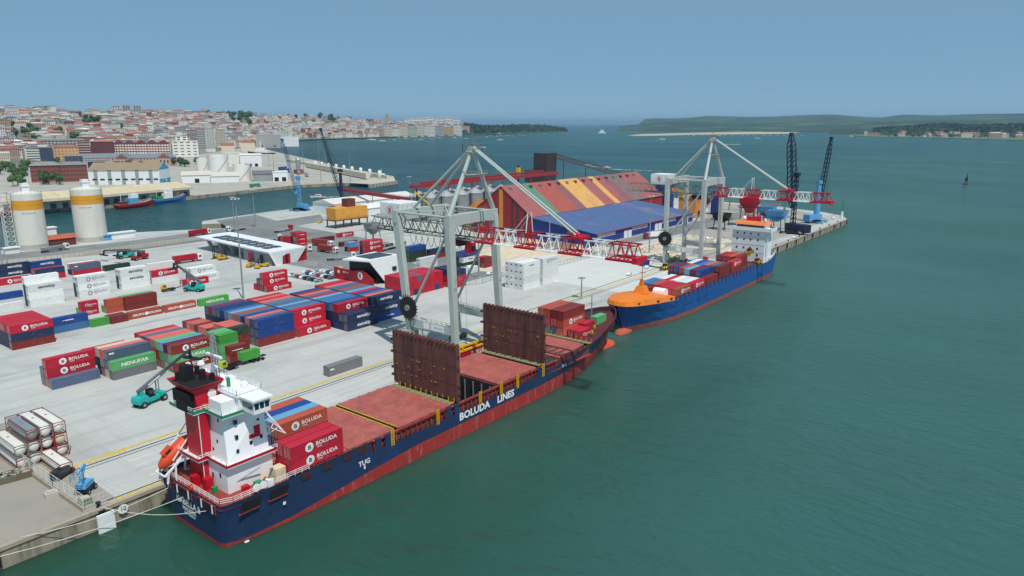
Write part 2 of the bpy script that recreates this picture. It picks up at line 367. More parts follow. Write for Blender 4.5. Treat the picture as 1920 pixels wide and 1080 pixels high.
FEN = MB().box(-.55,-.55,-3.3,.55,-.02,-.2).mesh('fender', DARK)
for i, x in enumerate([14+17*k for k in range(34)]):
    inst('fender', FEN, (x,-.02,0), parent=kerb)
PILE = MB().box(-.9,-.8,-6,.9,-.03,-.1).mesh('pile', CONCL)
for x in (448,474,498,524,548,570): inst('pile', PILE, (x,0,0), parent=kerb)
# far bank ----------------------------------------------------------
BANK = ground_mat('far_bank_paving', (176,172,162), None, dirt=(140,138,130), damt=.6, marks=False)
front = [(-420,428),(-120,416),(81,399),(200,391),(360,374),(560,352),(640,348.5),(680,348),(740,341),(738,335),(690,326),(640,320),(600,306),(560,297),(500,283),(495,275),(545,263),(640,261),(760,257),(880,253)]
fp = [G(u, v, WL) for u, v in front]
far = [at(900,231,5200), at(700,231,7000), at(200,231,7000), at(-420,231,5000), at(-900,231,3000), at(-900,231,900)]
pts = [(p.x,p.y) for p in fp+far]; n = len(pts); mb = MB()
mb.add([(x,y,-.6) for x, y in pts], [tuple(range(n))]) if sum(pts[i][0]*pts[(i+1) % n][1]-pts[(i+1) % n][0]*pts[i][1] for i in range(n)) > 0 else mb.add([(x,y,-.6) for x, y in pts], [tuple(range(n-1,-1,-1))])
mb.k = 1; mb.add([(x,y,-.6) for x, y in pts]+[(x,y,-8) for x, y in pts], [(i,(i+1) % n,n+(i+1) % n,n+i) for i in range(n)])
structure('far_bank_ground', mb, [BANK, QUAYW])
# the town hill ------------------------------------------------------
SKY_T = [(-500,206),(0,206),(100,207),(160,214),(215,209),(300,210),(380,209),(460,214),(520,215),(600,217),(650,219),(700,226),(760,228),(800,225),(850,226),(872,231),(900,237),(930,240)]
RID_D = [(-500,2300),(0,2350),(300,2900),(500,3500),(640,4200),(760,4700),(900,5200)]
FOOT_D = [(-500,1350),(0,1450),(200,1650),(350,1850),(450,2300),(545,3350),(640,3600),(760,4080),(900,4850)]
def hill_z(u, d):
    d0, d1 = interp(FOOT_D, u), interp(RID_D, u); zr = CH+(HZ-interp(SKY_T, u))/FPX*d1*.97-15
    t = max(0, min(1.0, (d-d0)/(d1-d0)))
    z = zr*(t**.85)
    if d > d1: z = zr-(d-d1)*.09
    return max(-1.5, z)
def hill_pt(u, d):
    p = at(u, 231, d); return Vector((p.x, p.y, hill_z(u, d)))
mb = MB(); us = [-500+i*40 for i in range(37)]; nd = 22
gv = []
for u in us:
    d0, d1 = interp(FOOT_D, u)-60, interp(RID_D, u)+900
    for k in range(nd): d = d0+(d1-d0)*k/(nd-1); p = hill_pt(u, d); gv.append((p.x, p.y, p.z))
mb.add(gv, [(i*nd+k, (i+1)*nd+k, (i+1)*nd+k+1, i*nd+k+1) for i in range(len(us)-1) for k in range(nd-1)])
HILLM = mat('town_hill_ground', (112,116,102), .95, .2, .01, dirt=(150,140,126), dsc=.012, damt=.8)
o = structure('town_hill', mb, HILLM)
# headland, bay shores, far hills ------------------------------------
def ridge(name, sky, dist, depth, m, base=0, rough=.03, seed=0, n=90):
    "a range of hills: foot towards us, crest at dist, falling away behind"
    u0, u1 = sky[0][0], sky[-1][0]; mb = MB(); gv = []; prof = (0,.12,.3,.5,.7,.88,1,1.25,1.8)
    for i in range(n+1):
        u = u0+(u1-u0)*i/n; d1 = interp(dist, u); zc = CH+(HZ-interp(sky, u))/FPX*d1
        for t in prof:
            d = d1-depth*(1-t); p = at(u, 231, d); s = min(t, 1); z = zc*(s**1.2 if t <= 1 else 1-(t-1)*1.2)
            nn = mnoise.noise(Vector((p.x*.0009, p.y*.0009, seed)))+.5*mnoise.noise(Vector((p.x*.003, p.y*.003, seed+5)))
            z *= 1+nn*rough*(8 if 0 < t < 1 else .7)
            gv.append((p.x, p.y, max(z, 0)+base if t > 0 else WL-2))
    k = len(prof); mb.add(gv, [(i*k+j, (i+1)*k+j, (i+1)*k+j+1, i*k+j+1) for i in range(n) for j in range(k-1)])
    return structure(name, mb, m, smooth=True)
FIELD = mat('hill_fields', (66,86,66), .95, .25, .0012, dirt=(34,52,46), dsc=.0016, damt=.9, lo=.46)
FIELD2 = mat('hill_woods', (46,70,54), .95, .25, .002, dirt=(104,124,80), dsc=.002, damt=.8, lo=.52)
WOOD = mat('wooded_shore', (40,62,40), .95, .3, .01, dirt=(70,88,54), dsc=.004, damt=.7)
SANDM = mat('beach_sand', (188,174,146), .95, .1, .004, dirt=(150,150,110), dsc=.006, damt=.7, lo=.56)
ridge('far_hills', [(1198,232),(1203,224),(1215,222.5),(1260,223),(1300,221),(1330,218.5),(1400,220.5),(1450,220),(1500,217.5),(1560,216.5),(1620,221),(1650,222),(1690,217.5),(1760,219),(1830,217),(1920,216.5),(2050,215),(2400,214),(3000,218)], [(1198,13500),(1400,12500),(1700,11500),(2400,9500)], 3600, FIELD, rough=.035, seed=2, n=150)
ridge('far_hills', [(1160,236.5),(1205,232),(1250,228),(1330,229),(1420,231),(1500,229),(1600,229.5),(1680,228),(1800,226),(1920,227),(2100,226),(2600,226)], [(1160,9000),(1400,9000),(1700,8000),(2600,7000)], 2200, FIELD2, rough=.04, seed=7, n=110)
ridge('wooded_shore', [(1560,241),(1640,240),(1700,237),(1770,233),(1830,235),(1920,234),(2050,233),(2500,233)], [(1560,6400),(1700,5900),(1920,5600),(2500,5200)], 900, WOOD, rough=.05, seed=11, n=60)
ridge('headland', [(868,231),(885,233),(905,236.5),(940,236),(985,233.5),(1010,234),(1035,237),(1058,240),(1066,243)], [(868,4900),(940,5300),(1066,6900)], 420, WOOD, rough=.04, seed=3, n=50)
def shore(name, pts, z, m, wob=0):
    P3 = [G(u, v, WL) for u, v in pts]; mb = MB(); n = len(P3); mb.add([(p.x,p.y,z) for p in P3], [tuple(range(n))])
    mb.add([(p.x,p.y,z) for p in P3]+[(p.x,p.y,WL-1) for p in P3], [(i,(i+1) % n,n+(i+1) % n,n+i) for i in range(n)]); return structure(name, mb, m)
shore('sandbank', [(1176,254),(1190,255),(1240,254.4),(1300,252.6),(1480,251),(1500,248.2),(1440,246.8),(1330,248.6),(1250,250.6),(1200,252)], -2.8, SANDM)
shore('far_beach', [(1230,241.4),(1340,242.4),(1480,247),(1620,251),(1640,248),(1500,243),(1380,240.4),(1240,240)], -3.0, SANDM)
shore('bay_shore_ground', [(1590,253),(1612,255.5),(1640,257),(1760,259),(1920,264),(2200,272),(2600,268),(2600,245),(1900,243),(1640,246)], -2.2, mat('bay_shore_land', (92,110,76), .95, .25, .004, dirt=(196,184,160), dsc=.008, damt=.5, lo=.58))
shore('headland_shore', [(868,253.4),(905,251.8),(935,249.5),(1000,247),(1062,245.5),(1068,244),(1010,243.2),(930,244.5),(868,248)], -2.6, SANDM)
# bright little clouds low in the sky
CLOUD = bpy.data.materials.new('cloud_vapour'); CLOUD.use_nodes = True
n_ = CLOUD.node_tree; b_ = n_.nodes['Principled BSDF']; n_.nodes.remove(b_); pv = n_.nodes.new('ShaderNodeVolumePrincipled'); pv.inputs['Density'].default_value = .0016; pv.inputs['Color'].default_value = (1,1,1,1); pv.inputs['Anisotropy'].default_value = .2
n_.links.new(pv.outputs[0], n_.nodes['Material Output'].inputs['Volume'])
for u, v, wd, hh, sd_ in ((1436,167,330,70,1),(1262,180,210,55,5)):
    c = at(u, v, 24000); mb = MB(); rr = random.Random(sd_)
    vs = []; nu, nv = 20, 10
    for j in range(nv+1):
        for i in range(nu):
            a = 2*math.pi*i/nu; b2 = math.pi*(j/nv-.5); d = Vector((math.cos(a)*math.cos(b2), math.sin(a)*math.cos(b2), math.sin(b2)))
            k = 1+.45*mnoise.noise(d*2.2+Vector((sd_*3,0,0)))+.25*mnoise.noise(d*5+Vector((0,sd_,0)))
            vs.append(c+RT*d.x*wd*k+FH*d.y*wd*.5*k+Vector((0,0,d.z*hh*k)))
    mb.add(vs, [(j*nu+i, j*nu+(i+1) % nu, (j+1)*nu+(i+1) % nu, (j+1)*nu+i) for j in range(nv) for i in range(nu)])
    tag(mb.build('cloud', CLOUD, None, True), 'small bright cloud above the far hills' if sd_ == 1 else 'faint smaller cloud left of the bright one', 'cloud', kind='stuff')
# ================================================================= CONTAINERS
CC = {'r':('red',(186,30,52)),'d':('brown red',(128,44,40)),'o':('rust orange',(176,80,58)),'n':('navy',(38,52,84)),'b':('deep blue',(28,66,136)),'l':('mid blue',(66,112,160)),
      's':('slate blue',(86,100,126)),'g':('grey',(116,116,120)),'w':('white',(226,228,226)),'G':('light green',(96,170,108)),'k':('dark green',(40,62,48)),'p':('faded salmon',(206,104,92)),'e':('beige',(196,188,170)),'m':('maroon',(110,30,48)),'v':('vivid green',(70,160,60)),'t':('sky blue',(104,160,196))}
CM = {}
for k, (nm, c) in CC.items():
    CM[k] = mat('container_'+nm.replace(' ','_'), c, .55, .10, .7, dirt=(104,62,44) if k not in 'wG' else (150,120,95), dsc=.55, damt=.45, lo=.60, rnd=.14, extra=(((92,54,40),1.3,(1,1,.25),.66,.7),((150,140,136),.35,(1,1,1),.60,.28)))
ROD = mat('lock_rod_zinc', (178,176,170), .5, .1, 2)
GASK = mat('door_gasket', (40,38,40), .7)
FAN = mat('reefer_unit', (60,64,70), .6)
LETW = mat('lettering_white', (236,236,234), .6, .03, 1)
LETD = mat('lettering_dark', (52,56,66), .6, .05, 1)
LETG = mat('lettering_grey', (150,155,160), .6, .05, 1)
def corrug(mb, n, x0, x1, f, d):
    p = (x1-x0)/n
    for i in range(n):
        a = x0+i*p; xs = (a, a+.28*p, a+.5*p, a+.78*p, a+p); ds = (0, 0, d, d, 0)
        for j in range(4): mb.quad(*f(xs[j], ds[j], xs[j+1], ds[j+1]))
def cont_mesh(L, H, reefer=False):
    mb = MB(); h = L/2; W = 1.22; z0, z1 = .16, H-.1
    n = 4 if reefer else int(L/.62); d = .012 if reefer else .055
    corrug(mb, n, -h+.1, h-.1, lambda a, da, b, db: ((a,-W+.02+da,z0),(b,-W+.02+db,z0),(b,-W+.02+db,z1),(a,-W+.02+da,z1)), d)
    corrug(mb, n, -h+.1, h-.1, lambda a, da, b, db: ((b,W-.02-db,z0),(a,W-.02-da,z0),(a,W-.02-da,z1),(b,W-.02-db,z1)), d)
    corrug(mb, n, -h+.1, h-.1, lambda a, da, b, db: ((a,-W+.06,H-.02-da*.6),(b,-W+.06,H-.02-db*.6),(b,W-.06,H-.02-db*.6),(a,W-.06,H-.02-da*.6)), d*.6)
    mb.quad((h-.03,-W+.05,z0),(h-.03,W-.05,z0),(h-.03,W-.05,z1),(h-.03,-W+.05,z1))
    mb.quad((-h+.06,W-.05,z0),(-h+.06,-W+.05,z0),(-h+.06,-W+.05,z1),(-h+.06,W-.05,z1))
    for x in (-h, h-.12):
        for y in (-W, W-.12): mb.box(x, y, 0, x+.12, y+.12, H)
        mb.box(x, -W+.12, 0, x+.12, W-.12, .16); mb.box(x, -W+.12, H-.12, x+.12, W-.12, H-.004)
    for y in (-W, W-.09): mb.box(-h+.12, y, 0, h-.12, y+.09, .16); mb.box(-h+.12, y, H-.1, h-.12, y+.09, H-.003)
    return mb.mesh('container_body', [CM['r']])
CMESH = {(t, hc): cont_mesh(L, 2.9 if hc else 2.6, t in ('R40',)) for t, L in (('20',6.06),('40',12.19),('45',13.4),('R40',12.19)) for hc in (0, 1)}
CL = {'20':6.06,'40':12.19,'45':13.4,'R40':12.19}
def door_mesh(H):
    mb = MB(); mb.box(0, .02, .2, .05, 1.08, H-.16); mb.k = 1
    for y in (.3, .78): mb.box(-.05, y-.025, .2, -.005, y+.025, H-.16)
    mb.box(-.055, .3, 1.1, -.01, .78, 1.16)
    return mb.mesh('door', [CM['r'], ROD])
def unit_mesh(H):
    mb = MB(); mb.box(-.03, -1.08, .2, .03, 1.08, H-.16); mb.k = 1
    mb.box(-.06, -.1, H-1.2, -.031, .7, H-.65)
    return mb.mesh('cooling_unit', [CM['w'], FAN])
DOOR = {0: door_mesh(2.6), 1: door_mesh(2.9)}; UNIT = {0: unit_mesh(2.6), 1: unit_mesh(2.9)}
def letter_mesh(kind, L, dark=False):
    "lettering on the long side that faces the water: x along, z up, on y = 0"
    X, Z = (1,0,0), (0,0,1); mb = MB()
    if kind == 'B':
        k = L/12.19; cx = -1.9*k
        disc(mb, (cx,0,.0), X, Z, .95*min(1,k*1.2)); put_text(mb, 'BOLUDA', (cx+4.0*k,0,-.16), X, Z, 1.12*min(1,k*1.1), .025, 1.12); put_text(mb, 'LINES', (cx+2.3*k,0,-.66), X, Z, .42, .02, 1.1)
        mb.k = 1; put_text(mb, 'B', (cx,-.012,-.42), X, Z, 1.2, .03, 1.1)
    elif kind == 'S': put_text(mb, 'samskip', (.4,0,-.32), X, Z, 1.6, .022, 1.2)
    elif kind == 'N': put_text(mb, 'NENUFAR', (.2,0,-.42), X, Z, 1.4, .025, 1.2)
    elif kind == 'G': put_text(mb, 'GRUPO', (-2.9,0,-.36), X, Z, 1.15, .03, 1.1); put_text(mb, 'BOLUDA', (3.0,0,-.36), X, Z, 1.15, .03, 1.1); disc(mb, (0,0,0), X, Z, .62)
    elif kind == 'X': mb.box(-1.4,-.01,-.1,1.4,0,.22); mb.box(-2.2,-.01,-.02,-1.6,0,.16)
    elif kind == 'P': mb.box(-L/2+.5,-.01,.3,-L/2+1.9,0,.75)
    return mb.mesh('lettering', [(LETG if kind == 'B' else LETD) if dark else LETW, LETW if dark else LETD])
LM = {}
def letters(kind, L, dark):
    k = (kind, L, dark)
    if k not in LM: LM[k] = letter_mesh(kind, L, dark)
    return LM[k]
ORD = ['front','second','third','fourth','fifth','sixth','seventh','eighth','ninth','tenth','eleventh','twelfth','thirteenth','fourteenth','fifteenth','sixteenth']
TIER = ['bottom','second','third','fourth','fifth']
N_CONT = [0]
TEXTS = {'B':'white lettered','S':'boldly lettered','N':'white lettered','G':'white lettered','X':'small lettered','P':'white patched'}
def container(x, y, z, size, code, where, group, rot=0, door=None, hc=0, tilt=None):
    "x, y: low corner of the footprint; code e.g. 'r:B'"
    c, _, tx = code.partition(':'); L = CL[size]; H = 2.9 if hc else 2.6; cx, cy = (x+L/2, y+1.22) if not rot else (x+1.22, y+L/2)
    o = inst('shipping_container', CMESH[(size, hc)], (cx, cy, z), R(rot), None, [CM[c]])
    nm = CC[c][0]; tag(o, (TEXTS[tx]+' ' if tx else '')+nm+(' short' if size == '20' else '')+' container, '+where, 'container', group)
    if door is None: door = random.random() < .62
    if size == 'R40': inst('cooling_unit', UNIT[hc], (-L/2+.03, 0, 0), 0, o)
    elif door:
        for s in (-1, 1):
            dd = inst('door', DOOR[hc], (-L/2+.01, 0, 0), 0, o, [CM[c]])
            if s < 0: dd.scale = (1,-1,1)
    if tx:
        inst('lettering', letters(tx, L, c == 'w'), (0, -1.252, H/2), 0, o)
    N_CONT[0] += 1; return o
INNER = MB()
def block(x, y0, size, rows, name, pitch=2.52, hc=0, group=None, z0=0, rot=0, ends=99):
    "ends: rows from this one on whose lower tiers stand hidden behind their neighbours; those go into one mass"
    H = 2.9 if hc else 2.6; nr = sum(1 for r in rows if r)
    for i, row in enumerate(rows):
        toks = row.split() if isinstance(row, str) else row
        for j, t in enumerate(toks):
            if t == '.': continue
            if i >= ends and j < len(toks)-1:
                INNER.box(x+.03, y0+i*pitch+.03, z0+j*(H+.02)+.01, x+CL[size]-.03, y0+i*pitch+2.41, z0+(j+1)*(H+.02)-.01); continue
            w_ = []
            if len(toks) > 1 or nr > 1: w_.append(TIER[j]+' tier')
            if nr > 1: w_.append(ORD[i]+' row')
            if rot: container(x+i*pitch, y0, z0+j*(H+.02), size, t, ' '.join(w_)+(' ' if w_ else '')+name, group, rot, hc=hc)
            else: container(x+random.uniform(-.06,.06), y0+i*pitch, z0+j*(H+.02), size, t, ' '.join(w_)+(' ' if w_ else '')+name, group, 0, hc=hc)
YG = 'containers stacked in the yard'
block(67.0, 74.7, '40', ['s','o r:B r:B','s s'], 'of the stack nearest the tanks', group=YG)
block(80.4, 69.4, '40', ['g G:N','e b s:P','d g p','g g e','','','','r r'], 'of the stack above the reach stacker', group=YG, ends=3)
block(94.0, 62.6, '40', ['d:B G:N d:B','G s m','d G t','d o G','r r p','o p p','s d s','d o p','r r r'], 'of the stack above the funnel', group=YG, ends=6)
block(108.2, 56.6, '20', ['d d:X','','G G v','o G G','r o G'], 'behind the ship mast', group=YG)
block(114.7, 66.2, '20', ['d d k','o d p','d k p','r d p','d o','o d','d p','o p','r d','d p','r p','o d'], 'of the short block', group=YG, ends=1)
block(123.2, 64.6, '45', ['d b b','g s s','s d p','n b b','b s s','d o o','r d t','b d l','l r b','r n n','l b b','d o d','o d s'], 'of the blue fronted block', hc=1, pitch=2.5, group=YG, ends=3)
block(137.5, 64.2, '45', ['r:B','r r:B r:B','n b l','b l s','s b t','n l s','b s l','l b g','d r p','r r r','b r p','r r r'], 'of the red fronted block', hc=1, pitch=2.5, group=YG, ends=2)
block(152.2, 56.4, '45', ['n:S n:S','n n','b n r:B','n b b','b l l','n l l','l b l','b l t','r n r','n b s','d r p','n b d','s o b'], 'of the third wide block', hc=1, pitch=2.55, group=YG, ends=3)
block(166.6, 57.9, '45', ['b:X n:S','n s n:S','b n p','s b s','n l b','b r r','l s t','n b s','d o o','s d s','l b l','r o p','d r r','r r r'], 'of the block by the crane', hc=1, pitch=2.55, group=YG, ends=2)
block(73.0, 122.8, '40', ['d n r:B','n d r','d n r','n d r','d n r','b n r','n b r'], 'of the red topped left stack', group=YG, ends=1)
block(87.4, 132.7, '40', ['l b:X'], 'beside the red topped stack', group=YG)
block(104.0, 150.0, '20', ['r:B r:B','G'], 'pair below the white stacks', group=YG)
block(99.7, 131.0, '20', ['v'], 'alone right of the blue pair', group=YG)
block(105.9, 130.2, '20', ['d','d'], 'right of the vivid green one', group=YG)
block(112.8, 131.0, '40', ['o:G'], 'left of two with wide lettering', group=YG)
block(125.8, 130.7, '40', ['o:G'], 'right of two with wide lettering', group=YG)
block(117.7, 145.2, '40', ['d d','G G'], 'behind the lettered orange ones', group=YG, ends=1)
block(111.6, 146.6, '20', ['o o','G'], 'at the end of the brown pair', group=YG)
block(138.9, 129.4, '40', ['v:N'], 'behind the wide blue block', group=YG)
block(97.2, 180.0, 'R40', ['w w w:S','w w w w'], 'of the leftmost white stack', hc=1, group=YG, ends=1)
block(115.6, 181.6, 'R40', ['w:B w:B w:B','w w w'], 'of the middle white stack', hc=1, group=YG, ends=1)
block(133.2, 183.2, 'R40', ['w w:S w:S','w w w'], 'of the third white stack', hc=1, group=YG, ends=1)
block(146.6, 184.2, 'R40', ['w r:B','w w w'], 'of the stack behind the far reach stacker', hc=1, group=YG, ends=1)
block(160.4, 173.4, 'R40', ['w:B','w w:B','e w'], 'of the low white stack', hc=1, group=YG, ends=1)
block(152.0, 168.0, 'R40', ['r:B'], 'on the ground beside the far reach stacker', hc=1, group=YG)
block(109.0, 253.8, '45', ['n:S n:S'], 'of the navy pair at the left edge', hc=1, group=YG)
block(121.6, 250.4, '45', ['n:S b:S'], 'of the navy pair below the silos', hc=1, group=YG)
block(103.2, 233.6, '40', ['r:B'], 'low at the left edge below the navy pair', hc=1, group=YG)
block(117.0, 231.5, '40', ['r n','r r'], 'behind the leftmost white stack', group=YG, ends=1)
block(132.5, 230.5, '40', ['r s:P','r r','w w'], 'behind the middle white stack', group=YG, ends=1)
block(90.2, 203.0, '40', ['b'], 'alone at the left edge above the white ones', group=YG)
block(83.0, 180.4, 'R40', ['w'], 'at the left edge left of the white stacks', hc=1, group=YG)
block(146.2, 231.0, '40', ['k'], 'alone behind the white stacks', group=YG)
block(169.0, 130.0, '40', ['r:B','k r:B r:B','r n','r'], 'of the stack before the gate building', group=YG)
block(119.4, 24.6, '40', ['g:P'], 'standing alone on the quay', hc=1, group=YG)
block(199.0, 77.6, '40', ['b r r','r r r','n r r','r r s','r r r','r r r','r r r','b r r','r r r'], 'of the stack behind the crane leg', rot=-90, group=YG)
block(224.0, 73.0, '40', ['r r n','r r n','r r n'], 'of the navy topped red stack', rot=-90, group=YG)
block(239.2, 47.0, 'R40', ['w w w w:X','w w w w','w w w w','w w w w'], 'of the left white quay block', hc=1, group=YG)
block(253.5, 47.2, 'R40', ['w w w w:B','w w w w'], 'of the right white quay block', hc=1, group=YG, ends=1)
# further back
p = G(531,462); block(p.x, p.y, '20', ['r r','r m'], 'of the left roadside stack', group=YG, ends=1)
p = G(560,462); block(p.x, p.y, '20', ['r:X r:X r:X','r G r','o e r'], 'of the right roadside stack', group=YG, ends=2)
p = G(597,455); block(p.x, p.y, '40', ['m'], 'alone by the road', rot=0, group=YG)
p = G(657,473); block(p.x, p.y, '20', ['r t','l t'], 'of the teal stack beyond the office', group=YG, ends=1)
p = G(686,480); block(p.x, p.y, '40', ['r r:B r:B','r r r'], 'of the red stack beyond the office', group=YG, ends=1)
p = G(635,446); block(p.x, p.y, '40', ['r:B'], 'behind the teal stack', group=YG)
p = G(768,492); block(p.x, p.y, '40', ['k k b','n b l'], 'of the dark stack between crane legs', group=YG, ends=1)
p = G(806,487); block(p.x, p.y, '40', ['d n','r'], 'of the navy topped stack', group=YG, ends=1)
p = G(868,503); block(p.x, p.y, '40', ['k w:X b:X','k w b'], 'by the gravel yard', group=YG, ends=1)
p = G(908,503); block(p.x, p.y, '20', ['d d','d r'], 'of the brown gravel yard stack', group=YG, ends=1)
p = G(866,516); block(p.x, p.y, 'R40', ['w','w'], 'parked beside the fence', group=YG)
p = G(788,505); block(p.x, p.y, 'R40', ['w w','w'], 'between the office and the crane', group=YG)
p = G(640,463); block(p.x, p.y, '40', ['m'], 'low before the teal stack', group=YG)
p = G(1207,500); container(p.x, p.y, 0, '20', 'b', 'at the foot of the far gantry crane', YG)
p = G(1100,465); container(p.x, p.y, 0, '20', 'b', 'site hut at the gravel yard edge', YG)
p = G(1022,455); container(p.x, p.y, 0, '20', 'b', 'half behind the sand heap', YG)
# tank containers at the fence ----------------------------------------
TKM = {'w': mat('tank_white', (226,224,214), .4, .05, .6, dirt=(170,150,120), damt=.3), 'c': mat('tank_cream', (214,200,168), .4, .05, .6), 'g': mat('tank_grey', (140,140,138), .5, .1, .6)}
FRR = mat('frame_red', (150,28,40), .5); FRG = mat('frame_grey', (120,122,122), .5)
def tank_container(x, y, z, c, fr, label):
    t = thing('tank_container', label, 'tank container', (x, y, z), 'tank containers stacked by the fence')
    mb = MB(); mb.rev([(0,-5.9),(.55,-5.82),(1.0,-5.65),(1.16,-5.3),(1.16,5.3),(1.0,5.65),(.55,5.82),(0,5.9)], (0,0,1.3), 18, 'y'); mb.build('tank', TKM[c], t, True, False)
    f = MB()
    for yy in (-6.05, 6.05):
        for xx in (-1.16, 1.16): f.bar((xx,yy,0),(xx,yy,2.58),.13)
        for zz in (.07, 2.52): f.bar((-1.1,yy,zz),(1.1,yy,zz),.13)
    for xx in (-1.16, 1.16): f.bar((xx,-6,.07),(xx,6,.07),.1); f.bar((xx,-6,2.52),(xx,6,2.52),.1)
    f.build('frame', FRR if fr else FRG, t, False, False)
    g = MB(); g.box(-.85,-5.6,2.44,.85,5.6,2.49)
    for k in range(7): g.box(-.9,-4.8+k*1.5,2.48,.9,-4.7+k*1.5,2.5)
    g.build('walkway', STEEL if c == 'g' else TKM['w'], t, False, False)
    mb = MB(); mb.rev([(.28,0),(.28,.1),(0,.12)], (0,1,2.48), 10); mb.build('hatch', STEEL, t, False, False)
    return t
tiers = ['bottom','middle','top']
for i, (x, cs) in enumerate(((44.9,'ww'),(47.4,'wwg'),(49.9,'gww'),(52.4,'wcw'))):
    for j, c in enumerate(cs):
        tank_container(x+.25, 35.4, j*2.62, c, i in (3,) or (i+j) % 3 == 0, {'w':'white','c':'cream','g':'grey'}[c]+' tank container, '+tiers[j]+' tier, '+ORD[i]+' column from the fence')
tank_container(49.6, 25.6-.2, 0, 'w', 1, 'white tank container in red frame lying before the tank stack')
tag(INNER.build('shipping_containers', CM['n']), 'mass of containers hidden inside the large yard blocks', 'containers', kind='stuff')
# ================================================================= CRANES
LRED = mat('lattice_red', (190,24,44), .5, .06, .3); LWHT = mat('lattice_white', (236,236,232), .5, .05, .3); LGRY = mat('lattice_grey', (128,136,126), .55, .1, .4, dirt=(96,84,70), damt=.5)
def lattice(mb, y0, y1, zb, zt, hb, ht, n, xc, w=.28, t=.16, deck=True):
    "box lattice along y: bottom chords hb apart, top chords ht apart"
    for s in (-1, 1):
        mb.bar((xc+s*hb, y0, zb), (xc+s*hb, y1, zb), w, w*1.4); mb.bar((xc+s*ht, y0, zt), (xc+s*ht, y1, zt), w)
        for i in range(n):
            a = y0+(y1-y0)*i/n; b = y0+(y1-y0)*(i+1)/n; m = (a+b)/2
            mb.bar((xc+s*hb, a, zb), (xc+s*ht, m, zt), t); mb.bar((xc+s*ht, m, zt), (xc+s*hb, b, zb), t)
    for i in range(n+1):
        a = y0+(y1-y0)*i/n; mb.bar((xc-hb, a, zb), (xc+hb, a, zb), t); mb.bar((xc-ht, a, zt), (xc+ht, a, zt), t)
    if deck:
        for s in (-1, 1): mb.box(xc+s*(hb+.5)-.45, min(y0,y1), zb-.05, xc+s*(hb+.5)+.45, max(y0,y1), zb+.05)
    return mb
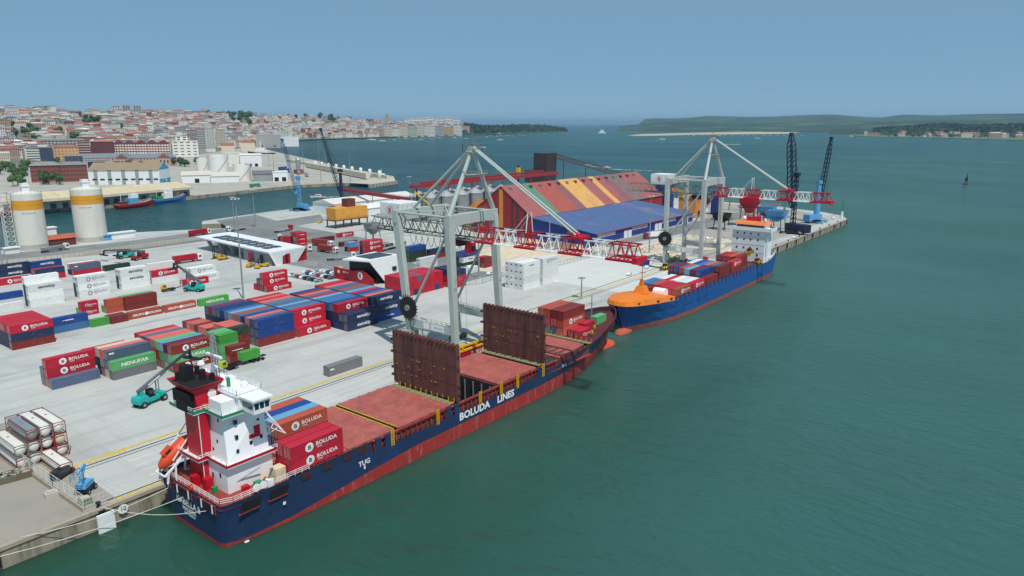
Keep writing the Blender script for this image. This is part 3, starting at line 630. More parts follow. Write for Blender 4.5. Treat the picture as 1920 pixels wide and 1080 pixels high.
def gantry_crane(x0, x1, lean, M, label, reel_l, first=True):
    hy0 = 30.5 if lean > 2 else 24.0; xm = (x0+x1)/2; yl, yw = 20.5, 2.15; t = thing('gantry_crane', label, 'gantry crane', (xm, 11, 0), 'quay gantry cranes')
    zt = 44.4; tops = {}
    for nm, x, y, dy in (('A', x0, yl, lean*1.0), ('B', x0, yw, lean*.35), ('C', x1, yw, lean*.6), ('D', x1, yl, lean)):
        b = Vector((x, y, 1.9)); kn = Vector((x, y+dy*.25, 12)); tp = Vector((x, y+dy, zt)); tops[nm] = (b, kn, tp)
        mb = MB(); mb.bar(b, kn, 1.5, 1.9, 1.5, 1.9); mb.bar(kn, tp-Vector((0,0,1.5)), 1.5, 1.9, 1.7, 2.5)
        leg = mb.build('leg', M, t)
        g = MB(); g.box(x-.5, y-.4, 11.5, x+.5, y+.4, 12.5); 
        g = MB().rail([(x-1.2, y-1.6, 26),(x+1.2, y-1.6, 26)], 1.1, 2, .06, 1.0)
        for k in range(18): g.bar((x-.35, y+1.15+dy*(.25+.75*k/18), 12+k*1.6), (x+.35, y+1.15+dy*(.25+.75*k/18), 12+k*1.6), .06)
        g.build('ladder', LGRY, leg)
        bo = MB(); bo.box(x-4.2, y-.55, .95, x+4.2, y+.55, 1.9)
        for k in (-3.2, -1.1, 1.1, 3.2):
            bo.tube((x+k, y-.28, .5), (x+k, y+.28, .5), .44, n=10); bo.box(x+k-.7, y-.5, .5, x+k+.7, y-.3, 1.1)
        bo.build('bogie', mat('bogie_dark', (92,96,80), .6, .15, .6, dirt=(150,120,40), damt=.7), t)
    A, B, C, D = (tops[k] for k in 'ABCD')
    for p, q, nm in ((A, D, 'land'), (B, C, 'water')):      # deep plate girders along the quay
        mb = MB(); y = p[2].y; yy = q[2].y
        for a, b_, ca, cb in ((p[2].x-1.1, p[2].x+5.2, (41.0,44.6), (41.6,44.6)), (p[2].x+5.2, q[2].x-5.2, (41.6,44.6), (41.6,44.6)), (q[2].x-5.2, q[2].x+1.1, (41.6,44.6), (41.0,44.6))):
            ya = y+(yy-y)*(a-p[2].x)/(q[2].x-p[2].x); yb = y+(yy-y)*(b_-p[2].x)/(q[2].x-p[2].x)
            mb.add([(a,ya-.9,ca[0]),(b_,yb-.9,cb[0]),(b_,yb-.9,cb[1]),(a,ya-.9,ca[1]),(a,ya+.9,ca[0]),(b_,yb+.9,cb[0]),(b_,yb+.9,cb[1]),(a,ya+.9,ca[1])], [(0,1,2,3),(5,4,7,6),(3,2,6,7),(1,0,4,5),(0,3,7,4),(1,5,6,2)])
        gi = mb.build('girder', M, t)
        MB().rail([(p[2].x-1, y+.8, 44.6),(q[2].x+1, yy+.8, 44.6)], 1.1, 2, .06, 2).build('handrail', LGRY, gi)
    for p, q in ((A, B), (D, C)):
        x = p[0].x
        MB().tube(p[2]+Vector((0,0,-.4)), q[2]+Vector((0,0,-.4)), .35).build('tie_bar', M, t)
        sg = MB(); sg.box(x-.75, q[0].y+.7, 9.6, x+.75, p[0].y-.4, 12.0); sl = sg.build('sill_beam', M, t)
        MB().tube(Vector((x, p[0].y+.2, 14)), q[2]+Vector((0,.3,-4)), .42).build('diagonal_brace', M, t)
        if x == x0:
            MB().box(x-.80, 6.2, 9.9, x-.76, 11.5, 11.7).build('sign_board', WHITEC, sl); MB().box(x-.80, 12.2, 9.9, x-.76, 14.6, 11.7).build('sign_board', WHITEC, sl)
            mb = MB(); put_text(mb, 'BOLUDA', (x-.81, 8.4, 10.5), (0,-1,0), (0,0,1), .9, .02); mb.build('lettering', LETG, sl)
        MB().rail([(x-.7, q[0].y+1, 12),(x-.7, p[0].y-1, 12)], 1.1, 2, .06, 2).build('handrail', LGRY, sl)
    MB().bar(A[2]+Vector((0,0,-.2)), C[2]+Vector((0,0,-.2)), .35).build('tie_bar', M, t); MB().bar(B[2]+Vector((0,0,-.2)), D[2]+Vector((0,0,-.2)), .35).build('tie_bar', M, t)
    ap = Vector((xm, 4.2, 63.0))
    for q in (B[2], C[2]): MB().tube(ap, q+Vector((0,0,-.1)), .55, .7).build('mast_leg', M, t)
    for sx in (-.6, .6): MB().tube(ap+Vector((sx,0,0)), Vector((xm+sx*6, A[2].y+.3, 44.3)), .42).build('back_stay', M, t)
    mb = MB(); mb.box(xm-1.6, 2.6, 61.6, xm+1.6, 5.8, 62.0); mb.box(xm-1, 3.4, 62.0, xm+1, 5.0, 63.6); hd = mb.build('mast_head', M, t)
    mb = MB().rail([(xm-2,2.2,62),(xm+2,2.2,62),(xm+2,6.2,62),(xm-2,6.2,62),(xm-2,2.2,62)], 2.2, 3, .07, 1.3); mb.bar((xm,4.2,63.5),(xm,4.2,68.5),.12); mb.bar((xm+1,4.2,63.5),(xm+1,4.2,66.5),.1); mb.build('handrail', LGRY, hd)
    mb = MB(); z = 55.5; mb.box(xm-4.2, 1.8, z, xm+4.2, 4.8, z+.15); pl = mb.build('mast_platform', M, t); MB().rail([(xm-4.4,1.6,z),(xm+4.4,1.6,z),(xm+4.4,5,z),(xm-4.4,5,z),(xm-4.4,1.6,z)], 1.2, 3, .07, .9).build('handrail', LGRY, pl)
    zb, zt2 = 36.6, 40.4
    bm = lattice(MB(), 1.0, 47, zb, zt2, 2.6, 2.0, 13, xm, .3, .2); bm.build('rear_boom', LGRY, t)
    bm = MB()                                                  # hangers that carry the boom under the girders
    for y in (3.2, A[2].y-1): 
        for s in (-1, 1): bm.bar((xm+s*2.2, y, zt2), (xm+s*4, y, 41.6), .35); bm.bar((xm+s*2.2, y+3, zt2), (xm+s*4, y, 41.6), .3)
    bm.build('hanger', LGRY, t)
    ys = [1.0,-6.0,-13.6,-20.8,-28.4,-35.8,-43.0,-50.5]
    for i in range(7):
        red = i % 2 == 0; mb = lattice(MB(), ys[i], ys[i+1], zb, zt2, 2.5, 1.9, 3, xm, .34, .22)
        if red:
            mb.box(xm-3.4, ys[i+1], zb-.3, xm-2.3, ys[i], zb+.25); mb.box(xm+2.3, ys[i+1], zb-.3, xm+3.4, ys[i], zb+.25)
        sg = mb.build('boom_section', LRED if red else LWHT, t)
        MB().rail([(xm-3.2,ys[i],zb+.1),(xm-3.2,ys[i+1],zb+.1)], 1.1, 2, .05, 1.8).build('handrail', LRED if red else LWHT, sg)
    mb = MB(); mb.box(xm-2.8, -51.6, zb-.4, xm+2.8, -50.3, zb+.9); mb.box(xm-3.4,-52.4,zb-.5,xm-1,-50.5,zb-.2); mb.build('boom_tip', LRED, t)
    mb = MB(); mb.box(xm-2.4, -34.6, zt2, xm+2.4, -32.2, zt2+.7); mb.bar((xm-2.2,-34.5,zt2+.5),(xm+2.2,-30.5,zt2+1.6),.5); mb.bar((xm+2.2,-34.5,zt2+.5),(xm-2.2,-30.5,zt2+1.6),.5); mb.build('stay_anchor', LRED, t)
    for s in (-1, 1): MB().tube(ap+Vector((s*.5,-.3,.3)), Vector((xm+s*.9,-32.4,zt2+.9)), .3).build('forestay', M, t)
    mb = MB()
    for s in (-1, 1): mb.bar((xm+s*1.6,-16.5,zt2),(xm+s*.8,-16.5,zt2+5.5),.2); mb.bar((xm+s*.8,-16.5,zt2+5.3),(xm+s*1.6,-12,zt2),.12)
    mb.build('rope_guide', LWHT, t)
    mb = MB()                                                  # festoon of power cable
    for k in range(9):
        a = 4+k*2.6; pts = [Vector((xm-3.4, a+2.6*j/8, zb-.3-3.0*math.sin(math.pi*j/8)**.7)) for j in range(9)]; mb.path(pts, .09, 4)
    mb.build('festoon_cable', BLACK, t)
    mb = MB(); mb.box(xm-4.6, hy0, 40.9, xm+4.6, hy0+9, 45.6); ho = mb.build('machinery_house', WHITE, t)
    mb = MB(); mb.k = 0; disc(mb, (xm-4.62, hy0+4.5, 43.4), (0,-1,0), (0,0,1), 1.35); mb.k = 1; disc(mb, (xm-4.63, hy0+4.5, 43.4), (0,-1,0), (0,0,1), 1.15); mb.k = 0; put_text(mb, 'B', (xm-4.64, hy0+4.5, 42.65), (0,-1,0), (0,0,1), 2.0, .05); mb.build('logo', [LRED, LWHT], ho)
    MB().rail([(xm-5.4,hy0-.6,40.8),(xm-5.4,hy0+9.6,40.8),(xm+5.4,hy0+9.6,40.8)], 1.1, 2, .06, 2).build('handrail', LGRY, ho)
    mb = MB(); mb.box(xm-5.6, hy0-.8, 40.6, xm+5.6, hy0+9.8, 40.85); mb.build('house_floor', LGRY, ho)
    mb = MB(); mb.box(xm-2.4, 7.5, zb-2.2, xm+2.4, 12.0, zb-.4); mb.box(xm-3.2, 6.0, zb-1.2, xm+3.2, 13.2, zb-.9); tr = mb.build('trolley', mat('trolley_maroon', (96,26,34), .6), t)
    mb = MB(); mb.box(xm-1.1, 4.2, zb-4.4, xm+1.1, 6.6, zb-1.3); mb.build('operator_cab', LRED, tr); MB().box(xm-1.0, 4.15, zb-3.6, xm+1.0, 4.2, zb-2.2).build('window', GLASS, tr)
    mb = MB()
    for s in (-1, 1):
        for y in (8.6, 10.8): mb.tube((xm+s*1.4, y, zb-2), (xm+s*1.4, y, 8), .05, n=4)
    mb.build('hoist_rope', LGRY, tr)
    # cable reel on the landward leg
    rc = Vector((x0-1.4, yl-.2, 15.5)); mb = MB(); mb.rev([(3.4,-.25),(3.4,.25)], rc, 24, 'x')
    for k in range(24): 
        a = 2*math.pi*k/24; mb.bar(rc+Vector((0,1.2*math.cos(a),1.2*math.sin(a))), rc+Vector((0,4.1*math.cos(a),4.1*math.sin(a))), .2)
    rl = mb.build('cable_reel', BLACK, t)
    MB().rev([(.9,-.8),(.9,1.2)], rc, 12, 'x').build('hub', LGRY, rl)
    mb = MB(); mb.box(x0-1.1, yl-1.6, 5.0, x0+1.3, yl-.6, 8.2); mb.build('switch_cabinet', LGRY, t)
    return t
gantry_crane(148.0, 169.0, 5.0, CRANE, 'tall grey green gantry crane standing over the nearer ship', 1)
gantry_crane(318.5, 339.5, .4, CRANE2, 'paler gantry crane standing over the farther blue ship', 1)
# spreader and hatch gear lying below the near crane
sp = thing('container_spreader', 'yellow container spreader lying under the near gantry crane', 'spreader', (158, 11, 0))
mb = MB(); mb.box(152, 9.6, .9, 164, 10.2, 1.7); mb.box(152, 12, .9, 164, 12.6, 1.7)
for x in (152, 157.5, 163.4): mb.box(x, 9.6, .9, x+.6, 12.6, 1.6)
mb.box(156, 10, 1.6, 160, 12.2, 2.6); mb.build('frame', YELP, sp)
mb = MB(); [mb.box(x, y, 0, x+.4, y+.4, .9) for x in (152,163.4) for y in (9.7,12)]; mb.build('foot', BLACK, sp)
hp = thing('container_cradle', 'long red lettered cradle with yellow rim beside the near ship', 'cradle', (156, 3.8, 0))
mb = MB(); mb.box(146, 3.3, .3, 168, 3.6, 3.4); mb.box(146, 6.2, .3, 168, 6.5, 3.4); mb.box(146, 3.6, .3, 168, 6.2, .8); mb.build('side', RED, hp)
mb = MB(); mb.box(145.8, 3.1, 3.4, 168.2, 3.8, 3.9); mb.box(145.8, 6.0, 3.4, 168.2, 6.7, 3.9); [mb.box(x, 3.1, 3.9, x+.5, 3.6, 4.6) for x in (146,152,158,164,167)]; mb.build('rim', YEL, hp)
mb = MB(); put_text(mb, 'BOLUDA', (160, 3.28, 1.2), (1,0,0), (0,0,1), 2.0, .03); mb.build('lettering', LETW, hp)
# ---------------------------------------------------------------- mobile harbour cranes
def mobile_crane(base, tip, zt, ctow, cboom, label, lat=False, face=None, w=1.2, rope=True, big=1.0, bt=.3):
    base = Vector(base); tip = Vector(tip); t = thing('mobile_harbour_crane', label, 'harbour crane', base, 'mobile harbour cranes')
    d = Vector((tip.x-base.x, tip.y-base.y, 0)); d = d.normalized() if d.length > 1 else Vector((1,0,0)); s = Vector((-d.y, d.x, 0))
    mb = MB(); mb.cbox(base+Vector((0,0,1.9)), (13,4.2,1.4), .3)
    ch = mb.build('chassis', BLACK, t)
    for k in range(6):
        for q in (-1.8, 1.8):
            c = base+Vector((-5+k*2, q, .75)); MB().tube(c-Vector((0,.35,0)), c+Vector((0,.35,0)), .72, n=10).build('wheel', DARK, t)
    for a in (-5.5, 5.5):
        mb = MB(); mb.cbox(base+Vector((a,0,1.0)), (1.2,12,.8)); mb.cbox(base+Vector((a,5.6,.3)), (2,1.6,.6)); mb.cbox(base+Vector((a,-5.6,.3)), (2,1.6,.6)); mb.build('outrigger', ctow, t)
    mb = MB(); c = base+Vector((0,0,4.2))-d*3; an = math.atan2(d.y, d.x); mb.cbox(c, (9*big,4.2*big,3.0*big), an); mb.cbox(base-d*6.8*big+Vector((0,0,3.8)), (2.2,4.6*big,3.4*big), an); mb.rev([(1.9,2.5),(1.9,3.2)], base, 14)
    mb.build('slewing_house', ctow, t)
    tw = MB(); top = base+Vector((0,0,zt))
    if lat:
        for a in (-1, 1):
            for b_ in (-1, 1): tw.bar(base+d*a*1.1+s*b_*1.1+Vector((0,0,5)), top+d*a*.8+s*b_*.8, .42)
        n = int((zt-5)/3)
        for i in range(n):
            z0 = 5+(zt-5)*i/n; z1 = 5+(zt-5)*(i+1)/n
            for a in (-1, 1): tw.bar(base+d*a+s+Vector((0,0,z0)), base+d*a-s+Vector((0,0,z1)), .22); tw.bar(base+d+s*a+Vector((0,0,z0)), base-d+s*a+Vector((0,0,z1)), .22)
    else: tw.tube(base+Vector((0,0,5)), top-Vector((0,0,2)), 1.7*big, 1.25*big, 14)
    tw.cbox(top, (3.4,2.8,2.2), an); tw.build('tower', ctow, t)
    mb = MB(); cb = base+d*1.9+s*1.4+Vector((0,0,zt*.55)); mb.cbox(cb, (2,1.8,2.4), an); cab = mb.build('operator_cab', ctow, t); MB().cbox(cb+d*1.02, (.06,1.5,1.4), an).build('window', GLASS, cab)
    ft = base+d*1.6+Vector((0,0,zt*.42)); ax = (tip-ft); L = ax.length; ax.normalize(); up = s.cross(ax)
    bm = MB(); n = max(8, int(L/3.0))
    def wd(tt): return w*min(1, .35+tt*5, .35+(1-tt)*4)
    for a in (-1, 1):
        for b_ in (-1, 1):
            for i in range(n): 
                t0, t1 = i/n, (i+1)/n
                p = ft+ax*L*t0+(s*a+up*b_)*wd(t0); q = ft+ax*L*t1+(s*a+up*b_)*wd(t1); bm.bar(p, q, bt)
                q2 = ft+ax*L*t1+(s*a-up*b_)*wd(t1)
                if b_ > 0: bm.bar(p, q2, bt*.5)
                if a > 0: bm.bar(p, ft+ax*L*t1+(-s*a+up*b_)*wd(t1), bt*.5)
    bm.cbox(tip, (1.8,1.8,1.6), an); bm.build('boom', cboom, t)
    mb = MB()
    for b_ in (-.5, .5):
        mb.tube(top+s*b_+Vector((0,0,1)), tip+s*b_, .07, n=4); mb.tube(top+s*b_*2.2+Vector((0,0,1)), ft+ax*L*.82+s*b_, .06, n=4)
        if rope: mb.tube(tip+s*b_+d*.5, Vector((tip.x+d.x*.5+s.x*b_, tip.y+d.y*.5+s.y*b_, max(6, tip.z*.25))), .05, n=4)
    mb.build('rope', BLACK, t)
    if rope: MB().cbox((tip.x+d.x*.5, tip.y+d.y*.5, max(5.4, tip.z*.25-.6)), (1.2,1.2,1.4)).build('hook_block', YEL, t)
    return t
def away(base, u, v, extra=0): return at(u, v, math.hypot(base.x-CAM.x, base.y-CAM.y)+extra)
b = Vector((480,10,0)); mobile_crane(b, away(b,1484,251,4), 38, NAVY, NAVY, 'navy mobile harbour crane with upright boom on the quay end', True, w=1.9, big=1.5, bt=.5)
b = Vector((543,13,0)); mobile_crane(b, away(b,1559,259,6), 29, SKYB, NAVY, 'light blue mobile harbour crane beside the navigation light', False, w=1.1, big=1.3, bt=.4)
b = Vector((356,367,0)); mobile_crane(b, away(b,529,262,10), 27, SKYB, mat('boom_blue',(40,84,124),.5), 'small light blue harbour crane on the basin quay', True, w=.8, rope=False)
b = Vector((384,348,0)); mobile_crane(b, away(b,601,242,10), 32, NAVY, mat('boom_navy',(28,42,70),.5), 'dark navy harbour crane above the yellow hopper', False, w=1.0, rope=False)
# bulk hoppers
def hopper(loc, col, label, h=12, wd=5, leg=BROWN):
    x, y, z = loc; t = thing('bulk_hopper', label, 'hopper', loc); mb = MB()
    for a in (-1, 1):
        for b in (-1, 1): MB().bar((x+a*wd*.8, y+b*wd*.8, 0), (x+a*wd*.7, y+b*wd*.7, h*.6), .5).build('leg', leg, t)
    p = [(wd*.25,h*.42),(wd*.9,h*.75),(wd,h)]
    for (a, za), (b, zb) in zip(p, p[1:]):
        mb.add([(x+i*a,y+j*a,za) for i, j in ((-1,-1),(1,-1),(1,1),(-1,1))]+[(x+i*b,y+j*b,zb) for i, j in ((-1,-1),(1,-1),(1,1),(-1,1))], [(k,(k+1) % 4,4+(k+1) % 4,4+k) for k in range(4)])
    mb.build('bin', col, t)
    MB().rail([(x-wd-.3,y-wd-.3,h*.6),(x+wd+.3,y-wd-.3,h*.6),(x+wd+.3,y+wd+.3,h*.6),(x-wd-.3,y+wd+.3,h*.6),(x-wd-.3,y-wd-.3,h*.6)], 1.2, 2, .1, 2).build('handrail', leg, t)
    mb = MB(); mb.box(x-wd*.9, y-wd*.9, h*.58, x+wd*.9, y+wd*.9, h*.6); mb.build('platform', leg, t); return t
hopper((490,24,0), SKYB, 'light blue bulk hopper behind the navy crane', 13, 6, SKYB)
hopper((500,34,0), SKYB, 'second light blue hopper further from the water', 14, 5, NAVY)
p = G(1403,424); hopper((p.x,p.y,0), LRED, 'red hopper tower on the far quay below the boom', 22, 6, mat('rust_leg',(120,70,50),.7))
p = G(1352,430); hopper((p.x,p.y,0), BLACK, 'black bulk hopper standing alone behind the far crane', 11, 5, BLACK)
p = G(700,455); hopper((p.x,p.y,0), STEEL, 'rusty grey hopper frame behind the office', 12, 4, LGRY)

# gear lying about the far crane
def frame_stack(x, y, L, W, n, m, label, rz=0):
    t = thing('lifting_frame', label, 'frame', (x,y,0), rz=rz)
    for i in range(n):
        mb = MB(); z = .25+i*.7
        for yy in (-W/2, W/2): mb.box(-L/2, yy-.18, z, L/2, yy+.18, z+.4)
        for q in range(4): xx = -L/2+L*q/3; mb.box(xx-.15, -W/2, z+.02, xx+.15, W/2, z+.38)
        mb.build('frame', m, t, False, False)
    for xx in (-L/2+.5, L/2-.5): MB().box(xx-.2,-W/2,0,xx+.2,W/2,.25).build('bearer', BROWN, t, False, False)
p = G(1290,497); frame_stack(p.x, p.y, 12, 2.4, 2, LRED, 'red lifting frames stacked beside the far ship', R(4))
p = G(1318,490); frame_stack(p.x, p.y, 6, 2.4, 3, LRED, 'short pile of red frames right of the long ones', R(-8))
p = G(1262,490); frame_stack(p.x, p.y, 14, 2.2, 3, mat('frame_olive',(150,146,104),.7,.2,.6,dirt=(110,90,50),damt=.6), 'olive spreader beams piled between the far crane legs', R(2))
p = G(1246,506); t = thing('yard_loader', 'yellow loader at the foot of the far crane', 'loader', (p.x,p.y,0)); MB().box(-2.2,-1.1,.7,1.6,1.1,1.9).build('body', YEL, t, False, False); MB().box(-.6,-.8,1.9,1.0,.8,3.0).build('cab', BLACK, t, False, False); MB().prof([(1.6,.5),(3.4,.3),(3.6,1.4),(2.4,1.6)], 'y', -1.2, 1.2).build('bucket', YEL, t, False, False)
for x in (-1.4,1.2):
    for y in (-1.05,1.05): MB().tube((x,y-.25,.7),(x,y+.25,.7),.7,n=10).build('wheel', DARK, t, False, False)
p = G(705,470); frame_stack(p.x, p.y, 14, 3, 4, LRED, 'pile of red crane sections behind the office', R(20))
p = G(742,462); frame_stack(p.x, p.y, 16, 3, 3, NAVY, 'pile of dark crane sections behind the office', R(10))
p = G(585,452); frame_stack(p.x, p.y, 10, 2.4, 2, mat('frame_olive',(150,146,104)), 'low olive beams beside the roadside stacks', R(30))
# ================================================================= SHIPS
HNAVY = mat('hull_navy', (36,56,92), .5, .10, .12, dirt=(34,68,128), dsc=.12, damt=.5, lo=.55, extra=(((112,78,66),.8,(1,1,.10),.64,.55),((70,88,116),.5,(.12,1,1),.6,.4)))
HRED = mat('hull_antifouling', (164,52,48), .6, .12, .3, dirt=(196,140,130), dsc=.7, damt=.6, streak=1, lo=.54, extra=(((206,176,168),1.2,(1,1,.15),.62,.6),((110,60,50),.5,(.2,1,1),.58,.5),((88,96,70),.4,(.05,1,1.4),.62,.4)))
HBLUE = mat('hull_blue', (28,86,152), .5, .10, .15, dirt=(30,54,96), dsc=.12, damt=.6, lo=.55, extra=(((110,84,72),.8,(1,1,.1),.65,.5),))
HRUST = mat('boot_top_rusty', (146,84,70), .7, .14, .4, dirt=(84,70,52), dsc=.5, damt=.6)
HORG = mat('whaleback_orange', (232,128,34), .5, .06, .3, dirt=(206,96,24), dsc=.3, damt=.5)
DECK = mat('deck_red', (150,62,50), .7, .12, .4, dirt=(112,50,44), dsc=.3, damt=.6)
HATCH = mat('hatch_red', (172,92,84), .7, .14, .35, dirt=(140,74,68), dsc=.25, damt=.7, lo=.48, extra=(((206,150,140),1.5,(1,1,1),.68,.6),((96,52,46),.5,(1,.1,1),.6,.5)))
HATCHD = mat('hatch_underside', (106,66,60), .7, .2, .5, dirt=(62,38,38), dsc=.3, damt=.7, lo=.46, streak=1)  # darker brown for raised covers, coamings and lugs
HGRN = mat('deck_green_grey', (112,128,104), .7, .12, .5)
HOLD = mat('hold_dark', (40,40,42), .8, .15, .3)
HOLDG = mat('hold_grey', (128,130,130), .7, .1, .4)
FUNR = mat('funnel_red', (190,18,40), .45, .05, .4, dirt=(120,16,30), damt=.3)
SOOT_SHADE = mat('soot_black', (24,23,24), .8, .2, .6)  # soot on the funnel parts, painted shade in the mooring ports
HWHT = mat('ship_white', (238,240,242), .4, .03, .4, dirt=(200,190,176), dsc=.5, damt=.25, streak=1, lo=.6)
def hull(t, st, cl, wl, mats, name='hull'):
    "st rows: x, half breadth at keel, water line, top; z paint line; z top; stem shift at keel/water"
    mb = MB(); rows = []
    for (x, hk, hw, ht, zp, zt, sk, sw) in st:
        lv = [(-9.5, hk, sk), (wl-.6, hw*.985, sw), (zp, None, None), ((zp+zt)/2, None, None), (zt, ht, 0)]
        r = []
        for z, h, s in lv:
            if h is None:
                f = (z-(wl-.6))/(zt-(wl-.6)); h = hw*.985+(ht-hw*.985)*(f**1.3); s = sw*(1-f)
            r.append((x+s, h, z))
        rows.append(r)
    for sd in (-1, 1):
        o = len(mb.v); vs = [(x, cl+sd*h, z) for r in rows for x, h, z in r]; fs = []; mi = []
        for i in range(len(rows)-1):
            for j in range(4):
                q = (i*5+j, (i+1)*5+j, (i+1)*5+j+1, i*5+j+1); fs.append(q if sd < 0 else q[::-1]); mi.append(1 if j < 2 else 0)
        k0 = len(mb.f); mb.add(vs, fs); mb.mi[k0:] = mi
    r = rows[0]; n = len(r); vs = [(x, cl-h, z) for x, h, z in r]+[(x, cl+h, z) for x, h, z in r]; k0 = len(mb.f)
    mb.add(vs, [(j, j+1, n+j+1, n+j) for j in range(4)] if r[0][0] < rows[-1][0][0] else [(n+j, n+j+1, j+1, j) for j in range(4)]); mb.mi[k0:] = [1,1,0,0]
    return mb.build(name, mats, t)
def deck(t, st, cl, a, b, z, m, name='deck', inset=.15, off=-.0):
    xs = [s for s in st if a <= s[0] <= b]; mb = MB()
    L = [(s[0], cl-max(.05, s[3]-inset), z if not callable(z) else z(s[0])) for s in xs]; Rr = [(s[0], cl+max(.05, s[3]-inset), z if not callable(z) else z(s[0])) for s in xs]
    if xs[0][0] > xs[-1][0]: L, Rr = Rr, L
    n = len(xs); mb.add(L+Rr, [(i, i+1, n+i+1, n+i) for i in range(n-1)]); return mb.build(name, m, t)
# --------------------------------------------------- near ship
S1 = thing('container_ship', 'navy and red container ship with open holds moored under the near crane', 'ship', (130,-14.5,WL))
cl = -14.5
st1 = [(57.8,3,8.2,10.4,-3.3,4.9,3.5,.6),(58.6,6,9.4,11.0,-3.3,4.9,3,.3),(62,9,10.3,11.3,-3.5,4.9,1,0),(72,11,11,11.3,-3.2,4.9,0,0),(88,11.3,11.3,11.3,-1.7,4.9,0,0),(91,11.3,11.3,11.3,-1.4,4.9,0,0),(91.2,11.3,11.3,11.3,-1.4,2.7,0,0),(105,11.3,11.3,11.3,-.5,2.6,0,0),(130,11.3,11.3,11.3,-.4,2.6,0,0),(152,11.2,11.2,11.3,-.3,3.0,0,0),(166,9.5,10.2,11.1,-.1,3.6,0,0),(178,7,8.3,10.5,.3,4.6,-1,-.5),(188,4,5.9,9.4,.8,6.2,-2,-1.5),(196,2,3.6,7.7,1.3,7.7,-2.5,-2.2),(202,.8,1.7,5.4,1.7,8.4,-2.2,-2.6),(206,.3,.5,2.9,2.0,8.7,-2,-3),(208.4,.05,.08,.25,2.2,8.9,-2.5,-4)]
hl = hull(S1, st1, cl, WL, [HNAVY, HRED])
mb = MB(); mb.rev([(0,-5.5),(1.6,-5),(2.3,-3.4),(2.6,0),(2.4,2.8),(1.7,4.6),(.8,5.4),(0,5.7)], (204.2,cl,-4.7), 16, 'x'); mb.build('bulbous_bow', mat('bulb_red', (206,84,56), .6, .1, .4, dirt=(150,60,48), damt=.5), S1, True)
deck(S1, st1, cl, 57, 91, 3.9, DECK); deck(S1, st1, cl, 178, 209, lambda x: 4.3+(x-178)*.1, mat('maroon_deck', (92,40,42), .7, .1, .4), 'forecastle_deck')
mb = MB()
for s in (-1, 1): mb.box(91, cl+s*11.2-(0 if s > 0 else 0)-(1.5 if s > 0 else 0), 1.9, 178, cl+s*11.2+(0 if s > 0 else 1.5), 2.1)
mb.build('side_deck', DECK, S1)
# inside of the forecastle bulwark and grey rim
mb = MB(); b0 = [s for s in st1 if s[0] >= 188]
for s in (-1, 1):
    for p, q in zip(b0, b0[1:]):
        mb.quad((p[0]-.2, cl+s*(p[3]-.25), 5), (q[0]-.2, cl+s*(q[3]-.25), 5), (q[0]-.2, cl+s*(q[3]-.25), q[5]-.05), (p[0]-.2, cl+s*(p[3]-.25), p[5]-.05))
        mb.bar((p[0], cl+s*p[3], p[5]), (q[0], cl+s*q[3], q[5]), .4, .3)
mb.build('bulwark', mat('bulwark_inner', (86,32,36), .7, .12, .5), S1)
# coaming, holds and hatch covers
yA, yB = cl-10.2, cl+10.2; ZH = 5.2
mb = MB()
for s, y in ((-1, yA), (1, yB)): mb.box(72.5, y-.12, 1.9, 178, y+.12, ZH-.5)
for x in (72.4, 99, 118, 134, 151, 161, 177.8): mb.box(x-.15, yA, 1.9, x+.15, yB, ZH-.5)
mb.build('coaming', HATCHD, S1)
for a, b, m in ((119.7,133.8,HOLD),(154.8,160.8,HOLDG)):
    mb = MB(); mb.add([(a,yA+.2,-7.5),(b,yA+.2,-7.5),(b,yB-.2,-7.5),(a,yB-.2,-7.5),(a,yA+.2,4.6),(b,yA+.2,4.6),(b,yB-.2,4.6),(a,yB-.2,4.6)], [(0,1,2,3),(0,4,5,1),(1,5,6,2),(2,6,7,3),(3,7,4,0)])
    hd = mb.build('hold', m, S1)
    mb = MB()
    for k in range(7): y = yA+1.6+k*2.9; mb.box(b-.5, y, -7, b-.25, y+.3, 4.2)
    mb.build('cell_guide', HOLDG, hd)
for a, b in ((73,85.8),(86.0,98.6),(99.6,116.2),(134.2,150.4),(161.2,176.6)):
    tp = 1.4 if a > 160 else 0; mb = MB(); mb.prism([(a,yA-.4),(b,yA-.4+tp),(b,yB+.4-tp),(a,yB+.4)], ZH-.55, ZH)
    hc_ = mb.build('hatch_cover', HATCH, S1)
    mb = MB()
    for k in range(1, 8):
        y = yA+(yB-yA)*k/8
        for f in (.06, .5, .94):
            x = a+(b-a)*f; mb.box(x-.14, y-.09, ZH, x+.14, y+.09, ZH+.06)
    mb.build('twistlock_sockets', mat('socket_pale', (206,160,150), .6), hc_)['kind'] = 'stuff'
    mb = MB()
    for s, y in ((-1, yA-.4), (1, yB+.4)):
        for k in range(int((b-a)/3)): x = a+1+k*3; mb.box(x, y-.35 if s < 0 else y, ZH-.5, x+.5, y if s < 0 else y+.35, ZH-.05)
    mb.build('edge_lugs', HATCHD, hc_)['kind'] = 'stuff'
mb = MB(); mb.box(98.65, yA, ZH-.1, 99.55, yB, ZH-.02); mb.build('hatch_joint', BLACK, S1)
mb = MB()
for x in (98.5, 99.65): mb.box(x-.12, yA, ZH+.01, x+.12, yB, ZH+.12)
mb.build('yellow_walkway_edge', YEL, S1)
